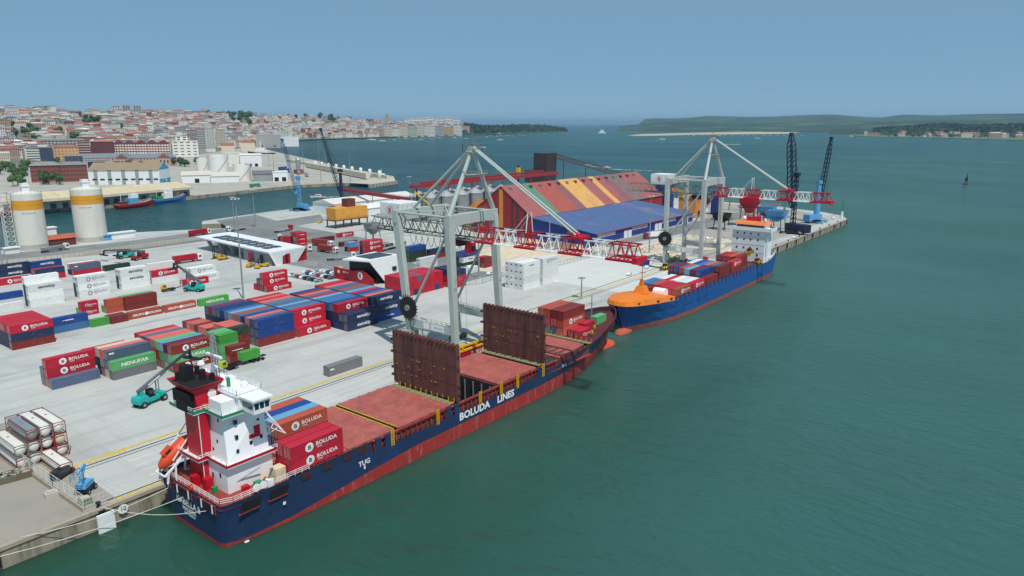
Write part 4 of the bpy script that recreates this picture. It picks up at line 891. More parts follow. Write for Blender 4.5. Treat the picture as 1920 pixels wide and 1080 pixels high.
for x in (117, 152.6, 178.2):
    mb = MB(); n = 11
    for k in range(n): y = yA+(yB-yA)*(k+.5)/n; mb.box(x-.7, y-.75, ZH-.25, x+1.0, y+.75, ZH-.02)
    cd_ = mb.build('cross_deck_plating', HGRN, S1); cd_['kind'] = 'stuff'
    mb = MB()
    for k in range(n+1): y = yA+(yB-yA)*k/n; mb.box(x-.8, y-.07, ZH-.1, x+1.1, y+.07, ZH+.05); mb.box(x+.95, y-.07, ZH-.1, x+1.08, y+.07, ZH+1.0)
    mb.build('yellow_guide', YEL, cd_)
for x, tk in ((118.9, 1.1), (153.9, .8)):
    mb = MB(); mb.box(x-tk/2, cl-10.9, ZH+.25, x+tk/2, cl+10.9, 19.0); up_ = mb.build('raised_hatch_cover', HATCHD, S1)
    mb = MB()
    for k in range(8): y = cl-10.6+k*2.93; mb.box(x-tk/2-.10, y, ZH+.6, x-tk/2-.02, y+.22, 18.7)
    for z in (9.5, 14.0): mb.box(x-tk/2-.07, cl-10.8, z, x-tk/2-.025, cl+10.8, z+.12)
    mb.build('stiffener', HATCHD, up_)
    mb = MB()
    for k in range(16): y = cl-10.6+k*1.38; mb.box(x-tk/2-.3, y, 18.8, x+tk/2+.1, y+.5, 19.3)
    for z in (7,9,13.2,16.4): mb.box(x-.3, cl+10.9, z, x+.3, cl+12.1, z+.5); mb.box(x-.3, cl-11.3, z, x+.3, cl-10.9, z+.4)
    for k in range(7): y = cl-9.6+k*3.0; mb.box(x-tk/2-.4, y, ZH-.1, x+tk/2+.2, y+.5, ZH+.5)
    mb.build('hinge_lugs', BROWN, up_)['kind'] = 'stuff'
    mb = MB(); rr = random.Random(int(x))
    for k in range(16): y = cl+rr.uniform(-10,10); z = rr.choice((8.6,10.6,12.6)); mb.box(x-tk/2-.22, y, z, x-tk/2-.025, y+.28, z+.28)
    mb.build('twistlock_sockets', mat('socket_ochre', (170,120,40), .6), up_)['kind'] = 'stuff'
# side passage: posts, yellow ladders
mb = MB()
for k in range(56):
    x = 92.5+k*1.55
    h = 11.15 if x < 160 else interp([(160,11.0),(178,10.2)], x)
    mb.bar((x, cl-h, 2.1), (x, cl-h+.5, ZH-.45), .16); 
mb.bar((92, cl-11.0, ZH-.35), (160, cl-11.0, ZH-.35), .3); mb.bar((92, cl-11.1, 3.6), (160, cl-11.1, 3.6), .1)
mb.build('side_stanchions', HRED, S1)['kind'] = 'stuff'
for x in (97, 111, 126, 134.2, 141, 152.5): mb = MB(); mb.box(x-.09, cl-11.4, 2.0, x+.09, cl-11.15, ZH+.5); mb.box(x+.6, cl-11.4, 2.0, x+.78, cl-11.15, ZH+.5); [mb.box(x, cl-11.36, 2.3+k*.5, x+.7, cl-11.2, 2.4+k*.5) for k in range(7)]; mb.build('yellow_ladder', YEL, S1)
for x in (92.6, 95.3, 114.3, 117.1, 150.2, 153): MB().box(x, cl-11.32, 2.5, x+1.5, cl-10.9, ZH-.1).build('bulwark_post', HNAVY, S1)
for x in (74,79,84,87.8): MB().box(x, cl-11.36, 3.3, x+2.2, cl-11.31, 4.6).build('freeing_port', mat('port_shadow',(70,36,36),.8), S1)  # dark slabs on the plating, shade of the openings put into colour
mb = MB(); put_text(mb, 'BOLUDA', (124.2, cl-11.36, .55), (1,0,0), (0,0,1), 2.55, .04, 1.1); put_text(mb, 'LINES', (136.3, cl-11.36, .55), (1,0,0), (0,0,1), 2.55, .04, 1.1)
mb.build('lettering', LETW, hl)
mb = MB(); put_text(mb, 'TUG', (89.3, cl-11.36, .7), (1,0,0), (0,0,1), 1.5, .03); mb.box(89.1, cl-11.37, -.3, 89.5, cl-11.33, .5); mb.box(69.6, cl-11.37, .2, 70.2, cl-11.33, .8); mb.build('lettering', LETW, hl)
mb = MB(); put_text(mb, 'TUG', (163.2, cl-11.22, 2.0), (1,0,0), (0,0,1), 1.1, .03); mb.build('lettering', LETW, hl)
def tr_x(z): return 57.8+(3.5 if z < -4.6 else .6*(1-(z+4.6)/9.5))-.06
for s, z, sz in (('ISABELLA B',.75,1.75),('MADEIRA',-.45,1.15),('IMO 9228253',-1.25,.7)):
    mb = MB(); put_text(mb, s, (tr_x(z)-.14, -13.4, z), (0,-1,0), (.03,0,1), sz, .03, 1.0); mb.build('lettering', LETW, hl)
# mooring openings: black slabs painted as their inner shade, white rollers in front
for y, wd in ((-6.0,3.2),(-12.2,6.2),(-20.6,5.6)):
    mb = MB(); x = tr_x(3.6)-.04; mb.box(x-.16, y-wd/2-.12, 2.75, x, y+wd/2+.12, 4.45); op = mb.build('mooring_port_rim', HRED, hl); mb = MB(); mb.box(x-.2, y-wd/2, 2.88, x-.165, y+wd/2, 4.32); mb.build('mooring_port', SOOT_SHADE, op)
    mb = MB()
    for q in (-.4, .25): mb.box(x-.3, y+wd*q, 2.8, x-.21, y+wd*q+.35, 4.4)
    mb.build('roller', HWHT, op)
for x in (60.2, 66.2):
    mb = MB(); mb.prof([(x+.8,2.3),(x+4.4,2.3),(x+5.0,4.1),(x+1.5,4.1)], 'y', cl-11.42, cl-11.2); op = mb.build('mooring_port', SOOT_SHADE, hl)  # black slab on the plating, painted as the opening's shade
    mb = MB(); mb.prof([(x+.5,2.12),(x+4.5,2.12),(x+4.5,2.3),(x+.6,2.3)], 'y', cl-11.46, cl-11.2); mb.build('rim', HRED, op)
# accommodation block
HB = [(62.0,-20.6,71.4,-7.4,3.9,9.2)]
ho = MB()
ho.box(*(HB[0][0],HB[0][1],HB[0][4]), *(HB[0][2],HB[0][3],HB[0][5]))
ho.add([(62.7,-20.1,9.4),(71.2,-20.1,9.4),(71.2,-7.6,9.4),(62.7,-7.6,9.4),(63.4,-18.2,18.3),(71.0,-19.4,18.3),(71.0,-7.6,18.3),(63.4,-7.6,18.3)], [(4,5,6,7),(0,1,5,4),(1,2,6,5),(2,3,7,6),(3,0,4,7)])
house = ho.build('accommodation', HWHT, S1)
mb = MB()
for x, z in ((65.0,16.2),(64.8,13.4),(64.6,10.8),(67.4,11.5),(69.4,15.2),(69.6,12)): mb.box(x, -20.2+(z-9.4)*.10, z, x+.55, -19.0, z+.75)
for y, z in ((-17.2,16.6),(-16.8,12.4),(-15.4,10.5),(-18.6,6.6),(-16,6.0)): mb.box(61.92+(.8+(z-9.4)*.075 if z > 9 else 0), y, z, 63.9, y+.5, z+.8)
mb.build('window', GLASS, house)
mb = MB(); mb.box(67.4,-19.9,12.6,69.8,-19.3,13.4); mb.box(68.6,-19.85,13.4,69.8,-19.2,14.8); mb.build('red_emblem', FUNR, house)
def platform(z, x0, y0, x1, y1, edge, nm):
    mb = MB(); mb.box(x0,y0,z-.2,x1,y1,z); p = mb.build(nm, HWHT, S1)
    mb = MB(); pts = [(x0,y1,z),(x0,y0,z),(x1,y0,z)]
    for a, b in zip(pts, pts[1:]): mb.bar(Vector(a)+Vector((0,0,.28)), Vector(b)+Vector((0,0,.28)), .12, .5)
    mb.build('edge_band', edge, p); MB().rail(pts, 1.15, 3, .07, 1.5).build('handrail', HWHT, p); return p
platform(9.4, 61.6, -21.6, 72.0, -14.2, FUNR, 'lower_platform'); platform(9.41, 59.8, -15.0, 62.4, -8.0, FUNR, 'lower_platform')
platform(18.5, 62.2, -20.4, 71.4, -13.4, GRN, 'bridge_platform'); platform(18.51, 60.0, -14.6, 63, -6.0, GRN, 'bridge_platform')
mb = MB(); mb.box(65.8,-20.2,18.5,70.2,-3.6,21.4); mb.box(62.9,-19.2,18.5,65.8,-15.0,21.0); mb.box(66.4,-24.0,18.8,69.8,-20.2,21.3); wh = mb.build('wheelhouse', HWHT, S1)
mb = MB(); mb.box(65.4,-20.4,21.4,70.6,-3.2,21.75); mb.box(66.0,-24.5,21.3,70.2,-20.4,21.65); mb.build('wheelhouse_roof', HWHT, wh)
for k in range(4): MB().box(66.34,-21.1-k*.8,19.7,66.39,-20.5-k*.8,20.8).build('window', GLASS, wh)
for k in range(3): MB().box(66.6+k*1.05,-24.06,19.7,67.4+k*1.05,-24.0,20.8).build('window', GLASS, wh)
for k in range(11): MB().box(70.21,-17.4+k*1.15,19.7,70.26,-16.5+k*1.15,20.8).build('window', GLASS, wh)
MB().rail([(65.5,-20.2,21.75),(65.5,-3.3,21.75),(70.5,-3.3,21.75),(70.5,-20.2,21.75),(65.5,-20.2,21.75)], 1.1, 3, .06, 1.2).build('handrail', HWHT, wh)
MB().box(66.4,-6.6,21.75,68,-5,23.2).build('roof_locker', HWHT, wh); MB().box(68.6,-13,21.75,69.8,-11.2,22.8).build('roof_locker', HWHT, wh); MB().rev([(.7,0),(.7,.7),(0,1.2)], (69.2,-16.8,21.8), 10).build('radome', HWHT, wh); MB().rev([(.5,0),(.5,.9),(0,1.3)], (69.6,-5,21.8), 10).build('radome', HWHT, wh)
MB().rev([(.35,0),(.35,1.6),(.1,1.9)], (67.4,-14.4,21.8), 8).build('green_vent', GRN, wh)
# braces of the wing
mb = MB()
for s in (0, 1): mb.bar((71.0,-19.4+s,17.6),(74.6,-20.5,11.6),.18); mb.bar((71.1,-19.6,14+s*2),(74.8,-20.6,11.4),.14); mb.bar((71.1,-19.6,12),(72.6+s,-20,14-s),.14)
mb.bar((69.4,-23.4,18.8),(70.8,-19.4,17.0),.2)
mb.build('wing_brace', HWHT, S1)
# mast
mt = MB()
for a, b in ((-.5,-.5),(.5,-.5),(.5,.5),(-.5,.5)): mt.bar((68+a,-9+b,21.7),(68+a*.5,-9+b*.5,31.2),.14)
for k in range(9):
    z = 22+k; mt.bar((67.5,-9.5,z),(68.5,-8.5,z+1),.09); mt.bar((68.5,-9.5,z),(67.5,-8.5,z+1),.09)
mast = mt.build('mast', GREYP, S1); MB().box(67.7,-11.6,26.4,68.2,-6.4,26.8).build('radar', HWHT, mast); mb = MB(); mb.box(67.6,-10,24.4,68.4,-8,24.7); mb.rev([(.6,0),(.75,.5),(.5,1.1),(0,1.3)], (66.6,-6.4,24.2), 10); mb.bar((66.6,-6.4,21.8),(66.6,-6.4,24.2),.2); mb.build('radome', HWHT, mast)
# funnel
fn = MB(); fn.box(61.0,-14.4,3.9,62.9,-9.4,18.4); fn.add([(61.2,-14.2,18.5),(65.2,-14.2,18.5),(65.2,-7.6,18.5),(61.2,-7.6,18.5),(61.0,-13.6,22.4),(65.6,-13.6,22.4),(65.6,-7.0,22.4),(61.0,-7.0,22.4)], [(0,1,5,4),(1,2,6,5),(2,3,7,6),(3,0,4,7)])
fun = fn.build('funnel', FUNR, S1)
mb = MB(); o_ = [(60.7,-13.9),(65.7,-13.9),(65.7,-6.8),(60.7,-6.8)]
mb.add([(x,y,22.2) for x, y in o_]+[(x,y,23.6) for x, y in [(59.9,-14.8),(66.5,-14.8),(66.5,-6.0),(59.9,-6.0)]], [(i,(i+1) % 4,4+(i+1) % 4,4+i) for i in range(4)]); mb.build('funnel_collar', FUNR, fun)
mb = MB(); mb.box(60.2,-14.5,23.0,66.2,-6.3,23.2); 
for x, y, r, h in ((63,-8.5,.9,2.6),(64.6,-10.4,.6,1.8),(65.4,-7,.5,1.5),(61.6,-7,.5,1.4),(65.6,-12,.5,1.2)): mb.rev([(r,0),(r,h),(r*.8,h)], (x,y,23.2), 10)
mb.prof([(61.4,23.2),(63.6,23.2),(62.8,26.2),(61.9,26.0)], 'y', -9.4, -7.4); mb.build('exhaust_stack', SOOT_SHADE, fun)
mb = MB(); mb.box(60.1,-13.2,18.6,61.3,-7.4,21.9); mb.box(59.7,-12.8,18.6,60.6,-9.2,20.4)
for k in range(6): mb.box(59.95,-12.9+k*.9,20.5,60.12,-12.4+k*.9,21.7)
mb.build('louvre', SOOT_SHADE, fun)
mb = MB(); disc(mb, (64.3,-13.84,21.2), (1,0,0), (0,.1,1), .85); mb.k = 1; put_text(mb, 'B', (64.3,-13.88,20.75), (1,0,0), (0,.1,1), 1.2, .03); mb.build('logo', [LETW, LETD], fun)
mb = MB(); put_text(mb, 'TUG', (63.2,-14.16,19.2), (1,0,0), (0,.12,1), .8, .02); mb.build('lettering', mat('lettering_gold', (214,150,40), .6), fun)
MB().box(60.95,-14.42,4,61.06,-14.3,18.4).build('white_stripe', HWHT, fun)
# free-fall lifeboat on its ramp
rp = MB()
for y in (-8.2,-5.0):
    rp.bar((56.6,y,5.6),(64.0,y,10.8),.35); rp.bar((58.6,y,4),(58.8,y,7.2),.3); rp.bar((62.0,y,4),(62.8,y,10),.3); rp.bar((57.0,y,4),(57.4,y,6.4),.3); rp.bar((64,y,10.8),(63.4,y,13.6),.3); rp.bar((63.4,y,13.6),(58.4,y,8.2),.2)
for f in (0,.35,.7,1): rp.bar((56.6+7.4*f,-8.2,5.6+5.2*f),(56.6+7.4*f,-5,5.6+5.2*f),.25)
rp.bar((63.4,-8.2,13.6),(63.4,-5,13.6),.25); rp.build('lifeboat_ramp', HWHT, S1)
lb = thing('lifeboat', 'orange enclosed lifeboat on the white stern ramp', 'lifeboat', (59.9,-6.6,8.7)); lb.rotation_euler = (0, -R(35), 0); lb.scale = (1.15,1.15,1.15)
mb = MB(); vs = []; prf = [(-3.4,.1,.2),(-2.9,.7,.7),(-1.8,1.1,1.05),(.6,1.2,1.15),(2.2,1.0,1.0),(3.2,.4,.5),(3.5,.05,.1)]
for x, hw_, hh in prf:
    for k in range(12): a = 2*math.pi*k/12; vs.append((x, hw_*math.cos(a), .4+hh*math.sin(a)))
mb.add(vs, [(i*12+k, i*12+(k+1) % 12, (i+1)*12+(k+1) % 12, (i+1)*12+k) for i in range(6) for k in range(12)]); mb.build('hull', ORG, lb, True, False)
MB().box(-1.6,-.6,1.2,.2,.6,2.0).build('canopy', ORG, lb, False, False); MB().box(-1.2,-.63,1.5,-.2,.63,1.85).build('window', GLASS, lb, False, False)
# poop deck gear
MB().rail([(58.1,-4.2,4.9),(58.0,-24.6,4.9),(60,-25.6,4.9),(76,-25.6,4.9)], 1.1, 3, .07, 1.6).build('handrail', HWHT, S1)
for x, y, w_, h_, m, nm in ((59.3,-13.4,1.4,2.2,FUNR,'vent_housing'),(60.1,-16.4,1.5,2.3,FUNR,'vent_housing'),(60.4,-18.4,.9,1.2,GRN,'winch'),(64.2,-22.2,1.2,1.0,FUNR,'locker'),(66.4,-22.8,1.3,1.1,GRN,'winch'),(68.2,-23.0,1.1,1.0,BLACK,'winch'),(70.0,-23.6,2.2,2.6,mat('cream_paint',(220,206,176),.5),'deck_house'),(67.8,-24.4,1.2,1.6,HWHT,'davit_base'),(63.0,-19.3,1.8,.7,HWHT,'locker'),(68.8,-22.4,1.0,1.2,YEL,'hose_reel')):
    MB().box(x,y,3.9,x+w_,y+w_*.9,3.9+h_).build(nm, m, S1)
mb = MB(); mb.bar((62.4,-20.2,5.2),(68.2,-21.6,7.2),.16); mb.bar((68.4,-23.6,5.4),(68.4,-25.2,8.2),.3); mb.build('davit_arm', GREYP, S1)
for k, x in enumerate((65.2,66.6)): mb = MB(); mb.rev([(.75,-.06),(.75,.06)], (x,-24.7,5.3), 14, 'y'); mb.build('mooring_drum', HWHT, S1)
MB().rev([(.55,-.2),(.55,.2)], (57.7,-15.4,5.4), 14, 'x').build('life_ring', ORG, S1)
for a, b in (((57.5,-7,2.6),(35,.4,.3)),((57.5,-12.6,2.6),(22,.4,.3)),((57.5,-20.5,2.6),(48,.4,.3)),((207,-12,7.4),(222,.6,.3))):
    pts = [Vector(a).lerp(Vector(b), k/8)-Vector((0,0,1.2*math.sin(math.pi*k/8))) for k in range(9)]
    mo = MB().path(pts, .06, 4).build('mooring_line', mat('rope_white',(214,212,200),.8)); tag(mo, {35:'mooring line from the middle of the stern', 22:'long mooring line from the stern leaving leftward', 48:'short mooring line from the seaward stern corner', 222:'mooring line at the near ship bow'}[b[0]], 'rope')
# cargo on the near ship
SG = 'containers on the near ship'
block(72.4, -25.3, '40', ['r:B r:B','r r'], 'by the funnel house, near ship', hc=0, pitch=2.6, group=SG, z0=ZH+.05)
block(76.2, -15.6, '40', ['n o:B','b t','o b','l o'], 'beyond the red ones, near ship', hc=1, pitch=2.55, group=SG, z0=ZH+.05)
block(179.2, -14.4, '40', ['p o:B d','s r d','g r o','o r o'], 'on the bow, near ship', pitch=2.5, group=SG, z0=ZH)
block(181.0, -19.6, '20', ['r:B','r'], 'before the bow stack, near ship', pitch=2.5, group=SG, z0=ZH-.6)
block(187.6, -16.8, '20', ['r'], 'right of the bow stack, near ship', pitch=2.5, group=SG, z0=ZH-.2)
block(193.6, -17.6, '20', ['G'], 'at the bow tip, near ship', group=SG, z0=ZH+.9)
mb = MB(); mb.bar((197,-13.5,5.8),(197,-13.5,15),.25); mb.bar((197,-14.8,12),(197,-12.2,12),.12); mb.build('foremast', GREYP, S1)
mb = MB(); mb.box(191.5,-12,6,193.5,-10,6.8); mb.box(195,-16,6.2,196.4,-14.6,7); mb.build('windlass', BROWN, S1)
mb = MB(); mb.box(184.5,-21.6,6.0,185.3,-21,7.0); mb.box(189,-19.8,6.4,189.6,-19.2,7.4); mb.build('fairlead', YEL, S1)
# --------------------------------------------------- far ship, bow towards us
S2 = thing('container_ship', 'blue container ship with orange bow and white bridge house behind', 'ship', (290,-11.2,WL))
c2 = -11.2
st2 = [(361,5,7.2,8.2,-2.0,6.2,-3,-.5),(358,7,8,8.5,-2.2,6.0,-1,0),(350,8,8.4,8.6,-2.4,4.6,0,0),(340,8.6,8.6,8.6,-2.4,3.9,0,0),(300,8.6,8.6,8.6,-2.4,3.7,0,0),(262,8.4,8.5,8.6,-2.3,3.8,0,0),(250,7,7.8,8.5,-2.2,4.3,0,0),(240,5,6.2,8.5,-2.1,5.2,1,.8),(232,3,4.2,8.3,-2.0,6.0,2,1.6),(225,1.2,2.2,7.3,-1.9,6.6,2.5,2.4),(220,.5,.8,5.6,-1.8,6.9,3,3.4),(217.4,.1,.1,3.4,-1.7,7.0,4,5),(216.6,.05,.05,.5,-1.7,7.05,5,6)]
h2 = hull(S2, st2, c2, WL, [HBLUE, HRUST])
MB().rev([(0,-4.6),(1.3,-4.2),(2.1,-2.8),(2.5,-.4),(2.3,2.6),(1.5,5),(0,6)], (222.6,c2,-4.5), 16, 'x').build('bulbous_bow', mat('bulb_rust', (186,90,64), .7, .16, .5, dirt=(96,84,52), dsc=.4, damt=.8), S2, True)
wb = MB(); rw = [s for s in st2 if s[0] <= 252][::-1]; vs = []
for s in rw:
    top = interp([(216,8.9),(225,9.2),(238,8.0),(252,5.2)], s[0]); vs += [(s[0],c2-s[3],s[5]),(s[0]+.5,c2-s[3]*.93,s[5]+(top-s[5])*.72),(s[0]+1.2,c2,top),(s[0]+.5,c2+s[3]*.93,s[5]+(top-s[5])*.72),(s[0],c2+s[3],s[5])]
wb.add(vs, [(i*5+j, i*5+j+1, (i+1)*5+j+1, (i+1)*5+j) for i in range(len(rw)-1) for j in range(4)]+[(0,4,3,2,1)]); wk = wb.build('whaleback', HORG, S2)
mb = MB(); mb.add([(233,-13.6,8.4),(237.5,-13.6,8.0),(237.5,-8.8,8.0),(233,-8.8,8.4),(234.2,-12.6,11),(237,-12.6,11),(237,-9.8,11),(234.2,-9.8,11)], [(4,5,6,7),(0,1,5,4),(1,2,6,5),(2,3,7,6),(3,0,4,7)]); mb.box(234.9,-11.8,11,236.2,-10.6,13.4); mb.build('foremast_house', HORG, wk)
mb = MB(); mb.bar((235.6,-11.2,13.4),(235.6,-11.2,20),.2); mb.bar((235.6,-12.6,16),(235.6,-9.8,16),.15); mb.build('foremast', LRED, wk)
mb = MB(); mb.box(219.6,-16.1,7.2,220.2,-15.2,7.9) if 0 else None
for x, s in ((222,-1),(232.5,-1),(243,-1),(247,-1)):
    hb = interp([(a[0],a[3]) for a in st2[::-1]], x); zt = interp([(a[0],a[5]) for a in st2[::-1]], x); mb.box(x, c2-hb-.05, zt+.35, x+1.4, c2-hb+.3, zt+1.0)
mb.build('fairlead', BLACK, wk)
MB().rev([(1.9,-2.4),(1.9,2.4)], (246.6,c2-2.2,6.6), 12, 'y').build('white_cover', HWHT, S2)
deck(S2, st2, c2, 246, 362, 3.3, DECK)
mb = MB(); mb.box(256,c2-7.6,3.3,336,c2+7.6,5.6); mb.build('hatch', HATCHD, S2)
mb = MB(); mb.box(240.5,c2-6.6,3.3,255.9,c2+6.6,5.65); mb.build('hatch_cover', HATCH, S2)
mb = MB()
for k in range(22): x = 247+k*4.1; mb.box(x, c2-8.66, 3.5, x+2.2, c2-8.2, 5.5)
mb.build('bulwark_teeth', HBLUE, S2)['kind'] = 'stuff'
mb = MB()
for k in range(22): x = 249.2+k*4.1; mb.box(x, c2-8.3, 3.3, x+1.9, c2-8.1, 5.6)
mb.build('container_pedestals', mat('pedestal_maroon',(120,44,44),.7), S2)['kind'] = 'stuff'  # maroon panels put in as the dark recesses between the teeth
mb = MB()
for x in (262,268,276): mb.box(x, c2-8.66, -.5, x+.25, c2-8.6, 3.4)
mb.box(255, c2-8.66, 1.0, 282, c2-8.6, 1.2); mb.build('rubbing_strake', HBLUE, S2)
# bridge house
hs = MB(); hs.box(343,-19.2,4.0,353,-3.0,19.4); hs2 = hs.build('accommodation', HWHT, S2)
mb = MB()
for z in (17.4,14.6,10.4,7.2):
    for y in (-16.2,-12.6,-9.4,-6): mb.box(342.92, y, z, 342.98, y+.8, z+1.0)
mb.build('window', GLASS, hs2)
mb = MB()
for z in (8.6,12.4,16.2): mb.box(342.94,-19.2,z,342.99,-3,z+.12)
mb.build('deck_seam', GREYP, hs2)
mb = MB(); mb.box(342,-22,19.4,351,-.6,20.0); mb.box(342,-22,20.0,342.2,-.6,21.0); mb.box(342,-22,20,351,-21.8,21); br_ = mb.build('bridge_deck', HWHT, S2)
mb = MB(); mb.box(344,-18.4,20,351,-4.2,22.2); mb.build('wheelhouse', HWHT, br_); mb = MB(); mb.box(343.9,-18.0,20.9,343.97,-4.6,21.9); mb.build('bridge_window', GLASS, br_)
mb = MB(); mb.add([(343,-19.2,22.2),(352,-19.2,22.2),(352,-3.6,22.2),(343,-3.6,22.2),(344,-18.2,23.6),(351,-18.2,23.6),(351,-4.6,23.6),(344,-4.6,23.6)], [(3,2,1,0),(4,5,6,7),(0,1,5,4),(1,2,6,5),(2,3,7,6),(3,0,4,7)]); mb.build('wheelhouse_roof', mat('roof_orange',(234,140,80),.5), br_)
mb = MB(); mb.box(347,-15,23.6,348,-8,25.6); mb.bar((347.5,-14.6,23.6),(347.5,-14.6,27.5),.4); mb.bar((347.5,-8.4,23.6),(347.5,-8.4,27.5),.4); mb.bar((347.5,-14.6,26),(347.5,-8.4,26),.35); mb.bar((347.5,-11.5,25),(347.5,-11.5,36.5),.45,.45,.2,.2); mb.bar((347.5,-13.4,31),(347.5,-9.6,31),.2); mb.bar((347.5,-12.6,33.5),(347.5,-10.4,33.5),.15); mb.bar((345,-17.4,23.6),(345,-17.4,31),.14); mb.build('mast', LRED, br_)
mb = MB(); mb.rev([(.3,0),(1,.7),(1,1.4),(0,2.1)], (347,-7,23.8), 12); mb.rev([(.2,0),(.7,.5),(.7,1),(0,1.5)], (345.4,-18,23.7), 10); mb.build('radome', HWHT, br_)
mb = MB(); mb.box(352.8,-18.8,4,353.1,-17.6,20); mb.box(354,-18,6,355,-16,12); mb.bar((343.4,-20.4,19.4),(345.6,-19.3,5),.5); mb.build('buttress', HWHT, S2)
MB().rail([(350,-19.9,4.6),(358,-19.6,6.1),(361,-18.6,6.3)], 1.6, 2, .2, 1.4).build('handrail', HWHT, S2)
mb = MB(); mb.box(353.5,-16,4,357.5,-8,13.5); mb.build('funnel', HBLUE, S2); mb = MB(); mb.box(352.5,-18.4,6.4,355.4,-16.4,8.4); mb.build('green_winch', GRN, S2)
for x, y, z, lb_ in ((331.0,-16.4,10.2,'yellow spreader hanging before the far ship bridge'),(333.6,-19.6,5.4,'lower yellow frame beside the far ship hatch')):
    t = thing('container_spreader', lb_, 'spreader', (x,y,z)); mb = MB(); mb.box(x,y,z,x+6,y+.5,z+.5); mb.box(x,y+1.9,z,x+6,y+2.4,z+.5); [mb.box(x+q,y,z-.6,x+q+.6,y+2.4,z+1.0) for q in (0,2.6,5.4)]; mb.build('frame', YEL, t)
    mb = MB(); mb.box(x+1.6,y+.5,z+.5,x+4.4,y+1.9,z+2.0); mb.build('headblock', BROWN, t)
SG2 = 'containers on the far ship'
def bay(x, ys, rows, name, size='40', z0=4.85): block(x, ys, size, rows, name, pitch=2.52, group=SG2, z0=z0, hc=0)
bay(248.6, -19.7, ['o:B','r','r'], 'frontmost bay, far ship', z0=5.7)
bay(251.0, -11.9, ['r:B','o','l','l'], 'quayside front bay, far ship', z0=5.7)
bay(246.2, -9.2, ['d','n'], 'behind the orange bow, far ship', '20', z0=5.2)
bay(261.8, -19.7, ['r:B','w','w','w','r','w'], 'second bay, far ship', z0=5.7)
bay(275.0, -19.7, ['d','d b','l m','s t'], 'third bay, far ship', z0=5.7)
bay(276.0, -9.4, ['n o','n b','n m'], 'third bay quayside, far ship', z0=5.7)
bay(288.2, -19.7, ['d d','l s','d p','s l','o b','l w'], 'fourth bay, far ship', z0=5.7)
bay(301.4, -19.7, ['d r:B','r','b','d','l','r'], 'fifth bay, far ship', z0=5.7)
bay(314.6, -17.2, ['d d','d o','r r','d d'], 'bay before the bridge, far ship', z0=5.7)
# ================================================================= BUILDINGS ON THE PIER
def onY(u, v, y):
    d = FW*FPX+RT*(u-960)+UP*(540-v); t = (y+Y0)/d.y; return CAM+d*t
def onX(u, v, x):
    d = FW*FPX+RT*(u-960)+UP*(540-v); t = x/d.x; return CAM+d*t
# big striped warehouse ------------------------------------------------
WR = {k: mat('roof_'+k, c, .7, .08, .15, dirt=d, dsc=.1, damt=.5, streak=0, extra=(((150,120,116),.25,(.5,.15,.15),.58,.45),((96,70,66),.4,(1,.08,.08),.64,.4))) for k, c, d in (('rose',(162,96,96),(146,88,90)),('red',(168,88,80),(150,82,80)),('ochre',(214,164,96),(200,150,90)),('green',(92,138,116),(110,120,110)),('mauve',(140,92,96),(120,96,98)),('grey',(128,108,106),(110,100,100)),('blue',(82,108,152),(90,112,150)))}
WALLR = mat('wall_red', (150,40,44), .6, .06, .3); WALLD = mat('wall_dark', (92,52,56), .6, .06, .3); WALLO = mat('wall_ochre', (216,142,66), .6, .06, .3); WALLB = mat('wall_blue', (40,60,136), .55, .06, .2)
wx0, wx1 = 354.0, 487.0; yr, zr, ye, ze, yb = 153.0, 31.2, 129.0, 14.0, 177.0; wx2 = 531.0
W1 = thing('bulk_warehouse', 'huge bulk warehouse with striped roof and blue lean-to on the pier', 'warehouse', (420,123,0))
mb = MB(); mb.prof([(ye,0),(ye,ze),(yr,zr),(yb,ze),(yb,0)], 'x', wx0+.5, wx2-.5); mb.build('hall_wall', WALLR, W1)
for y0_, y1_, m in ((133,135,WALLD),(138.4,141,WALLD),(143,145,WALLD),(151.4,154.6,WALLO)):
    def zz(y): return min(zr-(yr-y)*(zr-ze)/(yr-ye), zr-(y-yr)*(zr-ze)/(yb-yr))-.5
    MB().prof([(y0_,0),(y1_,0),(y1_,zz(y1_)),(y0_,zz(y0_))], 'x', wx0+.44, wx0+.49).build('gable_strip', m, W1)
sl = Vector((0, ye-yr, ze-zr)).normalized()
cuts = [255,330,385,425,480,560,640,700,850,935,975,1030,1080,1130,1180,1260,1330]; cols = ['rose','rose','mauve','green','red','red','mauve','ochre','rose','ochre','rose','mauve','grey','grey','rose','rose']
def ridge_x(c):
    u = 880+c/4.364; v = 348.7+(323-348.7)*(c-255)/(1330-255); return onY(u, v, yr).x
xa, xb = ridge_x(255), ridge_x(1330)
xs = [wx0+(ridge_x(c)-xa)/(xb-xa)*(wx2-wx0) for c in cuts]
for a, b, k in zip(xs, xs[1:], cols):
    lift = random.uniform(0,.03); mb = MB()
    for (y0_, z0_), (y1_, z1_) in (((yr, zr+.25+lift), (ye-.8, ze-.4+lift)), ((yb+.8, ze-.4+lift), (yr, zr+.25+lift))):
        mb.add([(a,y1_,z1_),(b,y1_,z1_),(b,y0_,z0_),(a,y0_,z0_),(a,y1_,z1_-.2),(b,y1_,z1_-.2),(b,y0_,z0_-.2),(a,y0_,z0_-.2)], [(0,1,2,3),(7,6,5,4),(0,4,5,1),(1,5,6,2),(3,2,6,7),(0,3,7,4)])
    n = max(1, int((b-a)/2.2))
    for k2 in range(n): x = a+(b-a)*(k2+.5)/n; mb.bar((x,yr,zr+.32+lift),(x,ye-.8,ze-.33+lift),.12)
    mb.build('roof_panel', WR[k], W1)
for i in range(16):
    x = wx0+5+i*10.6; MB().box(x, yr-4.4, zr-3.1, x+1.6, yr-2.2, zr-1.0).build('ridge_vent', WALLD if i % 3 else WR['green'], W1)
